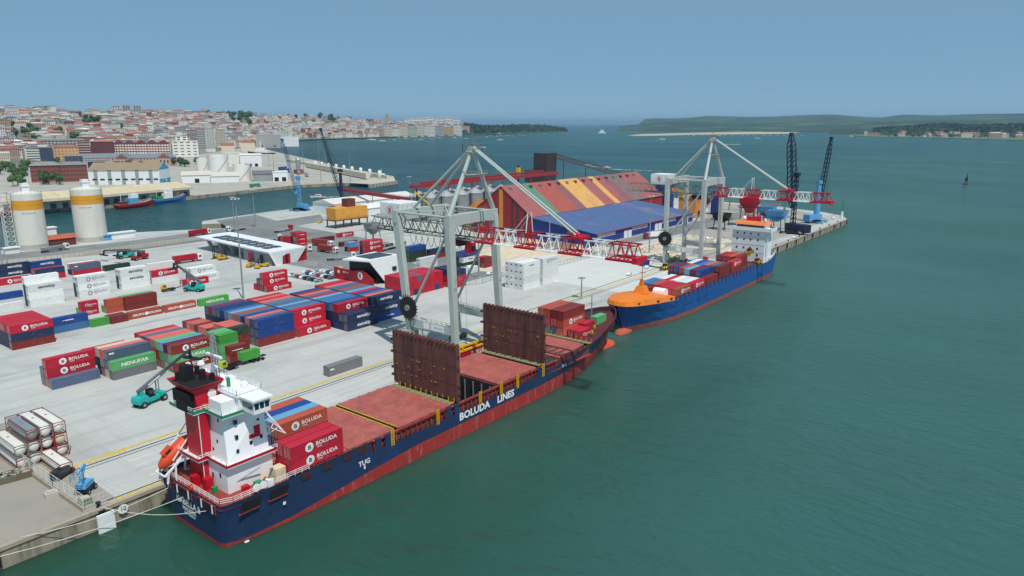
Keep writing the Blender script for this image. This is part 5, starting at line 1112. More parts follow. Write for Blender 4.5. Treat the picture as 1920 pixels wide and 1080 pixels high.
mb = MB(); mb.prof([(82.6,0),(82.6,7.3),(ye+1,13.2),(ye+1,0)], 'x', wx0+1.2, wx1-.2); lt = mb.build('lean_to_wall', WALLB, W1)
for k in range(7):
    a = wx0+(wx1-wx0)*k/7; b = wx0+(wx1-wx0)*(k+1)/7; mb = MB()
    mb.add([(a,81.6,7.5),(b,81.6,7.5),(b,ye+.2,13.4),(a,ye+.2,13.4),(a,81.6,7.25),(b,81.6,7.25),(b,ye+.2,13.15),(a,ye+.2,13.15)], [(0,1,2,3),(7,6,5,4),(0,4,5,1),(1,5,6,2),(2,6,7,3),(3,7,4,0)])
    for q in range(6): x = a+(b-a)*(q+.5)/6; mb.bar((x,81.7,7.56),(x,ye,13.44),.12)
    mb.build('lean_to_roof', WR['blue'] if k != 5 else mat('roof_blue_faded', (92,112,160), .7, .1, .1, dirt=(130,128,136), dsc=.08, damt=.8, lo=.46), W1)
MB().box(wx0,81.45,7.0,wx1,81.58,7.5).build('gutter', RED, W1)
mb = MB(); put_text(mb, 'noatum', (wx0+1.14, 104, 9.6), (0,-1,0), (0,0,1), 2.6, .03); mb.build('lettering', LETG, lt)
for k in range(26):
    x = wx0+3+k*5.1
    if k % 8 in (6, 7): MB().box(x, 82.42, .3, x+4.4, 82.58, 5.6).build('gate', WHITE, lt)
    elif k % 8 < 4:
        mb = MB(); [mb.box(x+q*.72, 82.46, 4.6, x+q*.72+.36, 82.58, 6.9) for q in range(7)]; mb.build('louvre_window', WHITE, lt)['kind'] = 'stuff'
MB().box(wx0+1.5,81.9,0,wx1,82.5,1.1).build('plinth', CONC, lt)
an = MB(); an.prof([(yb+.8,0),(yb+.8,20),(yb+10,13),(yb+10,0)], 'x', wx0+4, wx0+40); an.build('ochre_annex', WALLO, W1)
# grain silos -----------------------------------------------------------
SILO = mat('silo_steel', (158,162,164), .4, .06, .4, met=.35, dirt=(130,132,132), dsc=.4, damt=.4, streak=1); SILOC = mat('silo_cone', (178,182,184), .45, .05, .4, met=.3)
p0 = G(822,369,17); step = 16.4; SB = None
for r in range(2):
    for i in range(6):
        x, y = p0.x-6+i*step, p0.y+(1-r)*0+r*12.5+2
        t = thing('grain_silo', ('front' if r == 0 else 'back')+' row grain silo, '+ORD[i].replace('front','first')+' from the left, behind the striped warehouse', 'silo', (x,y,0), 'steel grain silos')
        mb = MB(); mb.rev([(6.2,0),(6.2,17)], (x,y,0), 24)
        for k in range(8): mb.rev([(6.26,k*2.1+1),(6.26,k*2.1+1.16)], (x,y,0), 24)
        mb.build('barrel', SILO, t)
        mb = MB(); mb.rev([(6.5,16.9),(1.0,20.8),(1.0,21.4)], (x,y,0), 24); [mb.bar((x+6.4*math.cos(a),y+6.4*math.sin(a),17.05),(x+math.cos(a),y+math.sin(a),21.0),.14) for a in [k*math.pi/6 for k in range(12)]]; mb.build('cone_roof', SILOC, t)
        mb = MB(); mb.bar((x-6.4,y-1.5,0),(x-6.4,y-1.5,18),.3); mb.rail([(x-1.2,y-1.2,21.2),(x+1.2,y-1.2,21.2),(x+1.2,y+1.2,21.2)], 1.1, 2, .08, 1.2); mb.build('ladder', BLACK, t)
def gallery(a, b, w_, h_, m, label, legs=5, name='conveyor_gallery', lat=False, cat='conveyor'):
    a = Vector(a); b = Vector(b); t = thing(name, label, cat, (a.x,a.y,0)); L = (b-a).length
    mb = MB()
    if lat:
        d = (b-a).normalized(); s = d.cross(Vector((0,0,1))).normalized(); n = int(L/3.2)
        for q in (-1, 1):
            for zz_ in (0, h_): mb.bar(a+s*q*w_/2+Vector((0,0,zz_)), b+s*q*w_/2+Vector((0,0,zz_)), .35)
            for i in range(n):
                p = a.lerp(b, i/n)+s*q*w_/2; r_ = a.lerp(b, (i+1)/n)+s*q*w_/2; mb.bar(p, r_+Vector((0,0,h_)), .22); mb.bar(r_+Vector((0,0,h_)), r_, .2)
        mb.bar(a+Vector((0,0,.4)), b+Vector((0,0,.4)), w_*.8, .3)
    else: mb.bar(a, b, w_, h_)
    mb.build('truss' if lat else 'duct', m, t)
    MB().rail([tuple(a+Vector((0,0,h_/2 if not lat else h_))), tuple(b+Vector((0,0,h_/2 if not lat else h_)))], 1.0, 2, .1, 3).build('handrail', m, t)
    for i in range(legs):
        p = a.lerp(b, (i+.5)/legs)
        if p.z > 3: mb = MB(); mb.bar((p.x-1,p.y-1,0),(p.x-.4,p.y-.4,p.z-h_/2),.4); mb.bar((p.x+1,p.y+1,0),(p.x+.4,p.y+.4,p.z-h_/2),.4); mb.bar((p.x-.8,p.y-.8,p.z*.5),(p.x+.8,p.y+.8,p.z*.5),.3); mb.build('trestle', m, t)
    return t
GRED = mat('gallery_red', (150,44,48), .6, .12, .4, dirt=(110,60,56), damt=.5)
gallery((p0.x-22,p0.y+6,25.4), (p0.x+165,p0.y+8,25.4), 2.6, 2.4, GRED, 'long red conveyor gallery running over the grain silos', 7)
gallery((p0.x-6,p0.y+12,26.6), (p0.x+150,p0.y+13,27.6), 2.0, 1.6, GRED, 'upper red conveyor leading to the black tower', 4)
a = G(646,356,16); b = G(795,378,13); gallery(a, b, 2.6, 2.6, GRED, 'red tube conveyor from the dark crane to the silos', 4)
mb = thing('tripper_arm', 'yellow tripper arm at the end of the silo conveyor', 'conveyor', (p0.x-20,p0.y+4,0)); MB().bar((p0.x-20,p0.y+4,22),(p0.x-11,p0.y-2,12),1.1).build('arm', YEL, mb); MB().bar((p0.x-18,p0.y+4,0),(p0.x-18,p0.y+4,24),.8).build('post', BLACK, mb)
# black elevator tower
D = 735; tb = at(1021,330,D); t = thing('elevator_tower', 'black elevator tower on red base behind the striped roof', 'tower', (tb.x,tb.y,0)); ztop = at(1021,287,D).z
mb = MB(); mb.box(tb.x-8,tb.y-8,14,tb.x+9,tb.y+8,ztop); mb.build('shaft', mat('tower_black',(58,50,52),.6,.08,.3), t)
mb = MB(); mb.box(tb.x-12,tb.y-9,12,tb.x-8,tb.y+16,ztop-17); mb.box(tb.x-8,tb.y+8,12,tb.x+9,tb.y+16,ztop-17); mb.build('annex', mat('tower_black',(58,50,52)), t)
mb = MB(); mb.box(tb.x-9.5,tb.y-8.6,0,tb.x+8,tb.y+14,13.9); mb.build('base', mat('tower_red',(130,42,46),.6,.1,.3), t)
for k in range(4): MB().box(tb.x-9.6,tb.y-6+k*5,8,tb.x-9.45,tb.y-3.6+k*5,10).build('window', GLASS, t)
e = at(1164,331,690); gallery((tb.x+9,tb.y-4,ztop-4), e, 4.2, 3.6, mat('bridge_rust',(92,84,82),.7,.12,.4,dirt=(140,100,60),damt=.6), 'sloping conveyor bridge running down from the black tower', 3, lat=True)
b_ = at(972,322,700); t = thing('ship_loader', 'yellow ship loader mast left of the black tower', 'loader', (b_.x,b_.y,0)); MB().bar((b_.x,b_.y,0),(b_.x,b_.y,b_.z+6),1.2).build('mast', BLACK, t); MB().cbox((b_.x,b_.y,b_.z),(3,3,8)).build('head', YEL, t); MB().bar((b_.x,b_.y,b_.z-1),(b_.x+6,b_.y-10,b_.z-1),.8).build('arm', YEL, t)
# transfer houses past the far gable
def shed(name, label, x0, y0_, x1, y1_, h, wm, rm, cat='building', over=.6, pitch=0, doors=(), ax='x', dm=None):
    t = thing(name, label, cat, ((x0+x1)/2,(y0_+y1_)/2,0)); mb = MB(); mb.box(x0,y0_,0,x1,y1_,h); wl_ = mb.build('wall', wm, t); mb = MB()
    if pitch:
        if ax == 'x': ym = (y0_+y1_)/2; mb.prof([(y0_-over,h-.1),(y1_+over,h-.1),(ym,h+pitch)], 'x', x0-over, x1+over)
        else: xm = (x0+x1)/2; mb.prof([(x1+over,h-.1),(x0-over,h-.1),(xm,h+pitch)], 'y', y0_-over, y1_+over)
    else: mb.box(x0-over,y0_-over,h,x1+over,y1_+over,h+.5)
    mb.build('roof', rm, t)
    for (a, b, z1_) in doors: MB().box(a,y0_-.08,.05,b,y0_-.01,z1_).build('door', dm or BLACK, t)
    return t
shed('transfer_house', 'tall blue transfer house beyond the blue roof', 536, 126, 545, 138, 25, WALLB, WALLB)
shed('transfer_house', 'ochre plant building behind the far crane', 512, 92, 530, 106, 15, WALLO, WALLO, doors=((516,520,5),))
shed('transfer_house', 'second blue tower right of the ochre building', 540, 84, 546, 92, 18, WALLB, WALLB)
gallery((536,124,18),(546,90,9), 2.4, 2.2, WALLO, 'ochre conveyor sloping between the blue towers', 2)
pa, pb_ = G(1300,388), G(1462,402); gallery((pa.x,pa.y,7),(pb_.x,pb_.y,7), 1.6, 1.2, mat('pipe_rack',(150,140,124),.7), 'long low pipe conveyor along the far quay edge', 8)
# white long shed and yellow hopper house north of the road
shed('transit_shed', 'long white transit shed on the basin quay', 352, 318, 440, 344, 9, WHITE, mat('roof_white',(214,214,208),.7,.06,.1), pitch=3)
shed('transit_shed', 'smaller white shed before the grain silos', 356, 282, 384, 306, 8, WHITE, WHITE, pitch=2)
shed('transit_shed', 'salmon roofed store beside the long white shed', 343, 300, 352, 312, 8, mat('salmon_wall',(206,158,112),.7), mat('salmon_roof',(196,140,110),.7), pitch=2)
hx, hy = G(652,424).x, G(652,424).y
t = thing('hopper_house', 'big ochre hopper box on stilts by the road', 'hopper', (hx,hy,0)); OCH = mat('ochre_sheet',(222,160,70),.6,.08,.2,dirt=(150,110,60),damt=.5)
for k in range(4): x = hx-13+k*7; MB().box(x, hy-4, 5.5, x+6.9, hy+6, 13.5).build('bin_panel', OCH, t)
for k in range(5):
    x = hx-13+k*6.9
    for y in (hy-3.6, hy+5.4): MB().box(x-.3,y-.3,0,x+.3,y+.3,5.5).build('leg', BROWN, t)
mb = MB(); mb.box(hx-14,hy-4.4,4.9,hx+15,hy+6.4,5.5); mb.build('floor', BROWN, t); MB().rail([(hx-15,hy-5.4,5.5),(hx+15,hy-5.4,5.5)],1.2,2,.1,2).build('handrail', BROWN, t)
MB().box(hx-1,hy-2,13.5,hx+6,hy+4,19).build('head_frame', mat('rust_frame',(110,56,50),.7), t)
# gate building with solar roof ------------------------------------------
PANEL = mat('solar_panel', (44,50,62), .25, .1, .6, spec=.6); WALLG = mat('wall_grey', (150,156,162), .6, .05, .3)
a, b, c, d = Vector((203,179,0)), Vector((223,180,0)), Vector((228,256,0)), Vector((208,250,0))
t = thing('gate_building', 'long white gate building with solar panels on its roof', 'building', ((a+c)/2)); h = 6.6
MB().prism([a.xy,b.xy,(227.6,253),(206,246)], .0, h-.4).build('wall', WALLG, t) if 0 else None
mb = MB(); mb.prism([(203.5,180),(222.5,180.6),(224,206),(205.4,206)], 0, h-.3); wl_ = mb.build('wall', WALLG, t)
mb = MB(); mb.prism([(202.4,178),(224.6,179),(229,258),(207,257)], h, h+.7); rf = mb.build('roof', WHITE, t)
for k in range(8):
    f0 = .12+k*.095
    for q in range(2):
        y = 178+79*f0; xl = 206.6+4.6*f0+q*5; MB().box(xl, y, h+.95, xl+4.2, y+5.2, h+1.05).build('solar_panel', PANEL, rf)
MB().prof([(202.4,h),(203.4,h),(207.6,0),(205.8,0)], 'y', 177.9, 178.4).build('fin', WHITE, t)
mb = MB(); mb.add([(202.4,178,h),(224.6,179,h),(219.4,179.6,0),(207,179.2,0)], [(3,2,1,0)]); mb.build('gable_wall', WHITE, t)
MB().box(210.4,178.7,0,214.8,179.0,5.2).build('door', RED, t); MB().box(212,178.6,0.4,213.2,178.68,5.0).build('door_strip', BLACK, t)
mb = MB(); mb.add([(219.6,179.5,.0),(226,180.5,0),(226.4,180.5,h-.2),(224.6,179.1,h-.2)], [(0,1,2,3)]); mb.add([(226,180.5,0),(227,206,0),(227.4,206,h-.2),(226.4,180.5,h-.2)], [(0,1,2,3)]); mb.build('red_wall', RED, t)
for k in range(4):
    y = 208+k*12.5; mb = MB(); mb.prof([(204.8+k*.7,h),(207.4+k*.7,h),(209.4+k*.7,0),(208.2+k*.7,0)], 'y', y, y+.9); mb.build('portal_leg', GREYP, t); MB().box(224.5+k*.9, y, 0, 225.5+k*.9, y+.8, h).build('portal_leg', GREYP, t)
for k in range(3): y = 212+k*12.5; MB().box(211,y,0,213.4,y+3,3).build('gate_booth', WALLG, t); MB().box(210.94,y+.4,1.2,211,y+2.6,2.4).build('booth_window', GLASS, t)
MB().box(203.3,186,0,203.45,188.4,5).build('door', BLACK, t); MB().box(203.38,196,0,203.5,199,5).build('door', RED, t)
# office with slanted ends and red panels
t = thing('office_building', 'white slant-ended office with red panels and solar roof', 'building', (212,108,0)); h = 10.6
mb = MB(); mb.prism([(209,106),(222,107),(222,120),(206,121)], 0, h-.3); mb.build('wall', BLACK, t)
mb = MB(); mb.prism([(200.4,118.6),(204.6,105.2),(224,106.4),(221.4,121.6)], h, h+.7); rf = mb.build('roof', WHITE, t)
mb = MB(); w1 = [(204.6,105.0,h),(223.8,106.2,h),(222.4,105.2,0),(212.4,103.6,0)]; mb.add(w1+[(x,y+.5,z) for x, y, z in w1], [(3,2,1,0),(4,5,6,7),(0,1,5,4),(3,0,4,7),(1,2,6,5)]); mb.build('slanted_end', WHITE, t)
MB().box(217.2,104.6,5.0,219.6,105.2,6.8).build('window', GLASS, t)
for k in range(4): MB().box(207.5+k*3.4, 108, h+.9, 210.5+k*3.4, 118, h+1.0).build('solar_panel', PANEL, rf)
mb = MB(); mb.prof([(104,0),(131,0),(131,5.6),(118,5.2),(111,6.2),(104,3.0)], 'x', 205.0, 205.4); rp_ = mb.build('red_screen', RED, t)
mb = MB(); disc(mb, (204.96,112.6,3.6), (0,-1,0), (0,0,1), 1.7); mb.k = 1; put_text(mb, 'B', (204.94,112.6,2.6), (0,-1,0), (0,0,1), 2.6, .03); mb.k = 0; put_text(mb, 'BOLUDA', (204.96,122.5,3.6), (0,-1,0), (0,0,1), 1.0, .02); disc(mb, (204.96,127.6,3.7), (0,-1,0), (0,0,1), .8); mb.build('lettering', [LETW, LETD], rp_)
# two cement silos --------------------------------------------------------
BAND = mat('silo_band', (222,158,44), .6, .05, .3); SWHT = mat('silo_white', (222,220,210), .6, .05, .2, dirt=(190,182,166), dsc=.2, damt=.4, streak=1)
for i, (x, y, r, lb_) in enumerate(((150.2,332,7.6,'left white cement silo with ochre band and lattice stair'),(183.6,337,8.6,'right white cement silo with ochre band'))):
    t = thing('cement_silo', lb_, 'silo', (x,y,0), 'white cement silos'); zt = 33.2
    mb = MB(); mb.rev([(r,3),(r,22.6)], (x,y,0), 32, 'z'); mb.build('barrel', SWHT, t, False)
    for z0_, z1_ in ((22.6,25.2),(25.3,28.0)): MB().rev([(r+.03,z0_),(r+.03,z1_)], (x,y,0), 32).build('ochre_band', BAND, t)
    MB().rev([(r,28.0),(r,31.4),(r*.5,32.4),(0,32.6)], (x,y,0), 32).build('cap', SWHT, t); MB().rev([(r+.05,0),(r+.05,3)], (x,y,0), 32).build('base_ring', CONC, t)
    MB().rail([(x+(r-.2)*math.cos(k*math.pi/10),y+(r-.2)*math.sin(k*math.pi/10),31.4) for k in range(21)], 1.1, 2, .07, 1).build('handrail', WHITE, t)
    MB().box(x-2,y-1.6,32.2,x+1.6,y+1.6,37.2).build('filter_house', WHITE, t); MB().box(x-2.4,y-2,35.4,x+2,y+2,35.8).build('filter_deck', WHITE, t)
    dv = (CAM-Vector((x,y,0))); dv.z = 0; dv.normalize(); sv = Vector((-dv.y,dv.x,0)); mb = MB(); put_text(mb, 'Cementos Alfa', Vector((x,y,20.6))+dv*(r+.05)-sv*2*i, -sv if 0 else sv*-1 if 0 else Vector((sv.x,sv.y,0)), (0,0,1), 1.25, .01); 
    mb.v = [tuple(Vector((x,y,p[2]))+(Vector((p[0]-x,p[1]-y,0)).normalized()*(r+.05))) for p in mb.v]; mb.build('lettering', LETG, t)
    if i == 0:
        tx, ty = x-10.5, y+1.5; mb = MB()
        for q in ((-2,-2),(2,-2),(2,2),(-2,2)): mb.bar((tx+q[0],ty+q[1],0),(tx+q[0],ty+q[1],33),.3)
        for k in range(12):
            z = k*2.75; mb.bar((tx-2,ty-2,z),(tx+2,ty-2,z+2.75),.18); mb.bar((tx+2,ty-2,z),(tx-2,ty-2,z+2.75),.18); mb.bar((tx-2,ty-2,z),(tx-2,ty+2,z+2.75),.18); mb.bar((tx-2,ty-2,z+2.75),(tx+2,ty-2,z+2.75),.2); mb.bar((tx+2,ty-2,z),(tx+2,ty+2,z+2.75),.18); mb.box(tx-2,ty-2,z+2.6,tx+2,ty+2,z+2.7)
        mb.build('stair_tower', mat('stair_white',(206,206,200),.6), t); MB().bar((tx+2,ty,32.6),(x-r+1,y,32.6),1.4,.3).build('bridge', WHITE, t)
p = G(97,452); shed('filter_house', 'small white filter house between the cement silos', p.x-3, p.y-1, p.x+3, p.y+4, 8, WHITE, WHITE)
p = G(120,460); shed('weigh_house', 'low hut with rust red roof between the cement silos', p.x-8, p.y-2, p.x+6, p.y+6, 4.5, BROWN, mat('rust_roof',(176,92,66),.7), pitch=2)
p = G(228,446); shed('site_cabin', 'white site cabin right of the cement silos', p.x-10, p.y-1, p.x+8, p.y+3, 3.2, WHITE, WHITE)
p = G(205,450); shed('site_cabin', 'blue cabin beside the right cement silo', p.x-3, p.y-1, p.x+1, p.y+2, 3, SKYB, SKYB)
p = G(25,475); shed('site_cabin', 'white cabin at the left edge below the stair tower', p.x-4, p.y-1, p.x+3, p.y+2, 3, WHITE, WHITE)
# walls and fences ----------------------------------------------------------
def barrier(pts, h, th, m, label, n):
    t = thing('barrier_wall', label, 'wall', pts[0]); k = 0
    for a, b in zip(pts, pts[1:]):
        a = Vector(a); b = Vector(b); m_ = max(1, int(n*(b-a).length/sum((Vector(q)-Vector(r)).length for q, r in zip(pts, pts[1:]))))
        for i in range(m_):
            p = a.lerp(b, i/m_); q = a.lerp(b, (i+.94)/m_); MB().bar(p+Vector((0,0,h/2)), q+Vector((0,0,h/2)), th, h).build('panel', m, t)
PALE = mat('precast_panel',(190,184,172),.9,.08,.5)
barrier([tuple(G(-40,504)),tuple(G(0,497)),tuple(G(120,485)),tuple(G(250,466)),tuple(G(375,449))], 2.2, .4, PALE, 'grey concrete panel wall between yard and harbour road', 44)
barrier([tuple(G(0,849)),tuple(G(100,921)),tuple(G(158,961))], .9, .35, CONCL, 'low concrete kerb wall under the white fence at lower left', 18)
def fence(pts, h, label, step=2.5, m=None, mesh=True, r=.06):
    t = thing('mesh_fence', label, 'fence', pts[0]); m = m or STEEL
    for a, b in zip(pts, pts[1:]):
        a = Vector(a); b = Vector(b); n = max(1, int((b-a).length/step))
        for i in range(n+1):
            p = a.lerp(b, i/n); MB().bar(p, p+Vector((0,0,h)), r*1.6).build('post', m, t)
        mb = MB(); mb.bar(a+Vector((0,0,h)), b+Vector((0,0,h)), r); mb.bar(a+Vector((0,0,.2)), b+Vector((0,0,.2)), r)
        k = int((b-a).length/.55)
        for i in range(k): p = a.lerp(b, i/k); mb.bar(p+Vector((0,0,.2)), p+Vector((0,0,h)), .025)
        for z in (h*.35, h*.65): mb.bar(a+Vector((0,0,z)), b+Vector((0,0,z)), .03)
        mb.build('mesh_panel', m, t)['kind'] = 'stuff'
FW_ = mat('fence_white', (222,224,220), .6)
fence([G(0,846)+Vector((0,0,.9)),G(100,918)+Vector((0,0,.9)),G(158,958)+Vector((0,0,.9))], 2.4, 'white mesh fence along the lower left edge of the yard', 2.6, FW_)
fence([G(158,961),G(215,938)], 2.6, 'short white fence turning to the quay edge', 2.4, FW_)
fence([G(1000,511),G(1050,498),G(1190,462)], 2.4, 'long mesh fence along the light concrete apron', 3)
fence([G(830,540),G(905,532),G(955,515)], 2.4, 'mesh fence between the crane legs', 3)
fence([G(572,497),G(600,500),G(650,522)], 2.2, 'white picket fence around the car park', 2.5, FW_)
fence([G(620,478),G(648,486)], 2.2, 'short white fence beside the road', 2.5, FW_)
# light masts ------------------------------------------------------------------
LM_ = []
def mast(u, v, vt, label, heads=6):
    b = G(u, v); d = math.hypot(b.x-CAM.x, b.y-CAM.y); h = at(u, vt, d).z; t = thing('light_mast', label, 'light mast', b, 'tall light masts')
    MB().tube((0,0,0),(0,0,h),.42,.16,8).build('pole', STEEL, t, False, False)
    mb = MB(); mb.rev([(1.5,h-.3),(1.5,h-.15)], (0,0,0), 12); mb.build('crown', STEEL, t, False, False)
    for k in range(heads): a = 2*math.pi*k/heads; MB().cbox((1.5*math.cos(a),1.5*math.sin(a),h-.5),(.6,.6,.3),a).build('floodlight', WHITEC, t, False, False)
    MB().box(-.7,-.7,0,.7,.7,.5).build('plinth', CONC, t, False, False)
mast(457,562,370,'tall light mast behind the wide blue block'); mast(1217,474,366,'light mast before the blue lean-to warehouse'); mast(898,522,390,'light mast between the cranes'); mast(1030,478,398,'light mast at the gravel yard'); mast(441,437,368,'light mast beside the gate building road'); mast(479,428,355,'light mast on the basin quay'); mast(770,405,330,'light mast near the tube conveyor'); mast(1090,560,520,'short signal mast behind the bow'); mast(6,505,370,'light mast at the far left edge')
# ================================================================= VEHICLES
def wheel(t, x, y, r, w_, rim=True):
    o = MB().tube((x,y-w_/2,r),(x,y+w_/2,r), r, n=12).build('wheel', DARK, t, False, False)
    if rim: MB().tube((x,y-w_/2-.02,r),(x,y+w_/2+.02,r), r*.5, n=10).build('rim', STEEL, o, False, False)
    return o
CARC = {'white':(228,230,230),'black':(26,28,32),'silver':(160,164,168),'red':(150,24,32),'blue':(40,60,110),'grey':(90,94,98),'yellow':(206,180,40)}
CARM = {k: mat('car_'+k, c, .25, .03, 1, spec=.6) for k, c in CARC.items()}
def car(loc, rz, col, label, van=False, group='parked cars'):
    t = thing('parked_car', label, 'van' if van else 'car', loc, group, rz); h = 1.95 if van else 1.45; L = 2.4 if van else 2.15
    pts = [(-L,.35),(L,.35),(L,.75),(L*.62,.92),(L*.3,h),(-L*.72,h),(-L,.95)] if not van else [(-L,.35),(L,.35),(L,.9),(L*.68,1.05),(L*.42,h),(-L*.96,h),(-L,1.0)]
    MB().prof(pts, 'y', -.88, .88).build('body', CARM[col], t, False, False)
    g = MB(); g.prof([(L*.56,.98),(L*.29,h-.08),(-L*.66,h-.08),(-L*.85,1.0)], 'y', -.895, .895); g.build('side_window', GLASS, t, False, False)
    g = MB(); g.add([(L*.63,-.78,.95),(L*.63,.78,.95),(L*.33,.7,h-.04),(L*.33,-.7,h-.04)], [(0,1,2,3)]); g.build('windscreen', GLASS, t, False, False)
    for x in (-L*.62, L*.62):
        for y in (-.8,.8): wheel(t, x, y, .33, .24, False)
    for y in (-.6,.6): MB().box(L-.03, y-.16, .62, L+.02, y+.16, .76).build('headlight', WHITEC, t, False, False)
    return t
TRKW = mat('truck_white', (236,236,236), .35, .03, .6); 
def truck(loc, rz, label, load=None, cab=None, flat=False, tip=False):
    t = thing('truck', label, 'truck', loc, 'trucks in the terminal', rz); cm = cab or TRKW
    c = MB(); c.prof([(5.2,.9),(7.5,.9),(7.6,2.0),(7.2,3.7),(5.4,3.8),(5.2,3.4)], 'y', -1.22, 1.22); cb = c.build('cab', cm, t, False, False)
    MB().add([(7.62,-1.05,2.1),(7.62,1.05,2.1),(7.27,1.05,3.3),(7.27,-1.05,3.3)], [(0,1,2,3)]).build('windscreen', GLASS, cb, False, False)
    MB().box(5.7,-1.26,2.1,7.0,1.26,3.1).build('side_window', GLASS, cb, False, False)
    MB().box(7.58,-1.0,1.0,7.68,1.0,1.5).build('grille', BLACK, cb, False, False)
    MB().box(-7.4,-.5,1.0,6.8,.5,1.3).build('chassis', BLACK, t, False, False)
    for x in (6.4,3.2,-4.2,-5.5,-6.8):
        for y in (-1.0,1.0): wheel(t, x, y, .5, .32)
    if flat: MB().box(-7.4,-1.22,1.3,4.9,1.22,1.45).build('flatbed', GREYP, t, False, False)
    if tip: MB().prof([(-1.0,1.4),(1.0,1.4),(1.25,3.0),(-1.25,3.0)], 'x', -7.2, 4.6).build('tipper_body', GREYP, t, False, False)
    if load:
        MB().box(-7.4,-1.2,1.3,4.9,1.2,1.42).build('trailer_bed', BLACK, t, False, False)
        MB().box(-7.3,-1.22,1.45,4.8,1.22,4.1).build('trailer_box', load, t, False, False)
    return t
def reach_stacker(loc, rz, M, label, ang=22, ext=9.0):
    t = thing('reach_stacker', label, 'reach stacker', loc, 'reach stackers', rz)
    b = MB(); b.box(-3.2,-1.1,.9,3.4,1.1,1.9); b.prof([(-4.4,1.2),(-1.6,1.2),(-1.2,2.0),(-1.8,3.0),(-4.2,2.9),(-4.5,2.2)], 'y', -1.5, 1.5); b.box(2.2,-1.7,1.2,3.6,1.7,2.4); b.prof([(-3.2,2.8),(-1.6,2.8),(-2.2,4.0),(-3.0,4.0)], 'y', -.7, .7); b.build('body', M, t, False, False)
    MB().box(-1.2,-.75,1.9,1.2,.75,2.2).build('deck_plate', BLACK, t, False, False)
    c = MB(); c.prof([(-.9,2.2),(.9,2.2),(.7,4.0),(-.8,4.0)], 'y', -.6, .6); cb = c.build('cab', BLACK, t, False, False); MB().box(-.6,-.66,2.7,.6,.66,3.7).build('window', GLASS, cb, False, False)
    for x, y, r in ((2.9,-1.5,.9),(2.9,1.5,.9),(-3.1,-1.3,.85),(-3.1,1.3,.85)): wheel(t, x, y, r, .7)
    d = Vector((math.cos(R(ang)),0,math.sin(R(ang)))); p = Vector((-3.4,0,4.1))
    bm = MB(); bm.bar(p, p+d*9.0, .8, .95); bo = bm.build('boom', mat('boom_grey',(96,102,110),.5), t, False, False)
    MB().bar(p+d*8, p+d*(9+ext), .55, .65).build('boom_extension', mat('boom_dark',(60,64,72),.5), bo, False, False)
    MB().bar(p+d*3+Vector((0,-.49,0)), p+d*7+Vector((0,-.49,0)), .03, .35).build('white_marking', WHITEC, bo, False, False)
    for y in (-.5,.5): MB().tube((2.4,y,2.2), p+d*6.2+Vector((0,y,-.3)), .18).build('lift_cylinder', STEEL, t, False, False)
    e = p+d*(9+ext); s_ = MB(); s_.bar(e, e+Vector((.3,0,-2.0)), .6); s_.box(e.x-.3, -3.4, e.z-2.5, e.x+.9, 3.4, e.z-2.0); s_.build('spreader', BLACK, t, False, False)
    return t
TEAL = mat('stacker_teal', (30,176,164), .45, .06, .5)
p = G(283,756); reach_stacker((p.x,p.y,0), R(15), TEAL, 'teal reach stacker with boom raised before the near stacks', 20, 9)
p = G(364,546); reach_stacker((p.x,p.y,0), R(118), TEAL, 'smaller teal reach stacker among the white containers', 34, 5)
p = G(262,487); reach_stacker((p.x,p.y,0), R(190), RED, 'red reach stacker parked below the concrete wall', 8, 6)
p = G(252,484); reach_stacker((p.x-3,p.y+4,0), R(185), TEAL, 'teal reach stacker parked behind the red one', 6, 5)
def forklift(loc, rz, label, M=YEL):
    t = thing('heavy_forklift', label, 'forklift', loc, 'yellow yard machines', rz)
    b = MB(); b.prof([(-2.6,.6),(1.8,.6),(1.8,1.5),(-1.0,1.7),(-2.6,1.9)], 'y', -1.1, 1.1); b.build('body', M, t, False, False)
    c = MB(); [c.bar((x,y,1.6),(x*.9,y,3.1),.12) for x in (-.7,.9) for y in (-.7,.7)]; c.box(-.8,-.8,3.1,1.0,.8,3.25); c.build('cab_frame', BLACK, t, False, False)
    m = MB(); [m.box(2.0,y,.2,2.3,y+.25,4.4) for y in (-.8,.55)]; m.box(2.0,-.9,2.2,2.2,.9,2.5); m.build('mast', BLACK, t, False, False)
    MB().box(2.3,-.6,.15,4.0,-.3,.3).build('fork', BLACK, t, False, False); MB().box(2.3,.3,.15,4.0,.6,.3).build('fork', BLACK, t, False, False)
    for x, y in ((1.3,-1.0),(1.3,1.0),(-1.9,-1.0),(-1.9,1.0)): wheel(t, x, y, .6, .45)
    return t
for (u, v, rz, lb_) in ((418,487,10,'left yellow forklift beside the gate building'),(408,484,190,'yellow forklift parked behind the left one'),(470,500,30,'yellow machine at the gate building corner'),(482,503,60,'right yellow machine before the gate building'),(494,500,150,'rearmost yellow machine by the gable')):
    p = G(u,v); forklift((p.x,p.y,0), R(rz), lb_)
def tractor(loc, rz, label, M=YEL):
    t = thing('terminal_tractor', label, 'tractor', loc, 'yard tractors', rz); MB().box(-3,-1.1,.7,2.4,1.1,1.2).build('chassis', BLACK, t, False, False)
    c = MB(); c.prof([(.4,1.2),(2.6,1.2),(2.5,2.0),(2.0,3.0),(.5,3.0)], 'y', -1.0, .4); cb = c.build('cab', M, t, False, False); MB().box(.8,-1.03,2.0,1.9,.43,2.8).build('window', GLASS, cb, False, False)
    for x, y in ((1.8,-.9),(1.8,.9),(-2,-.9),(-2,.9)): wheel(t, x, y, .5, .4)
    return t
p = G(315,546); tractor((p.x,p.y,0), R(175), 'yellow terminal tractor left of the red container'); p = G(428,694); tractor((p.x,p.y,0), R(188), 'yellow green tractor before the green trailer load', mat('lime_paint',(176,186,50),.5))
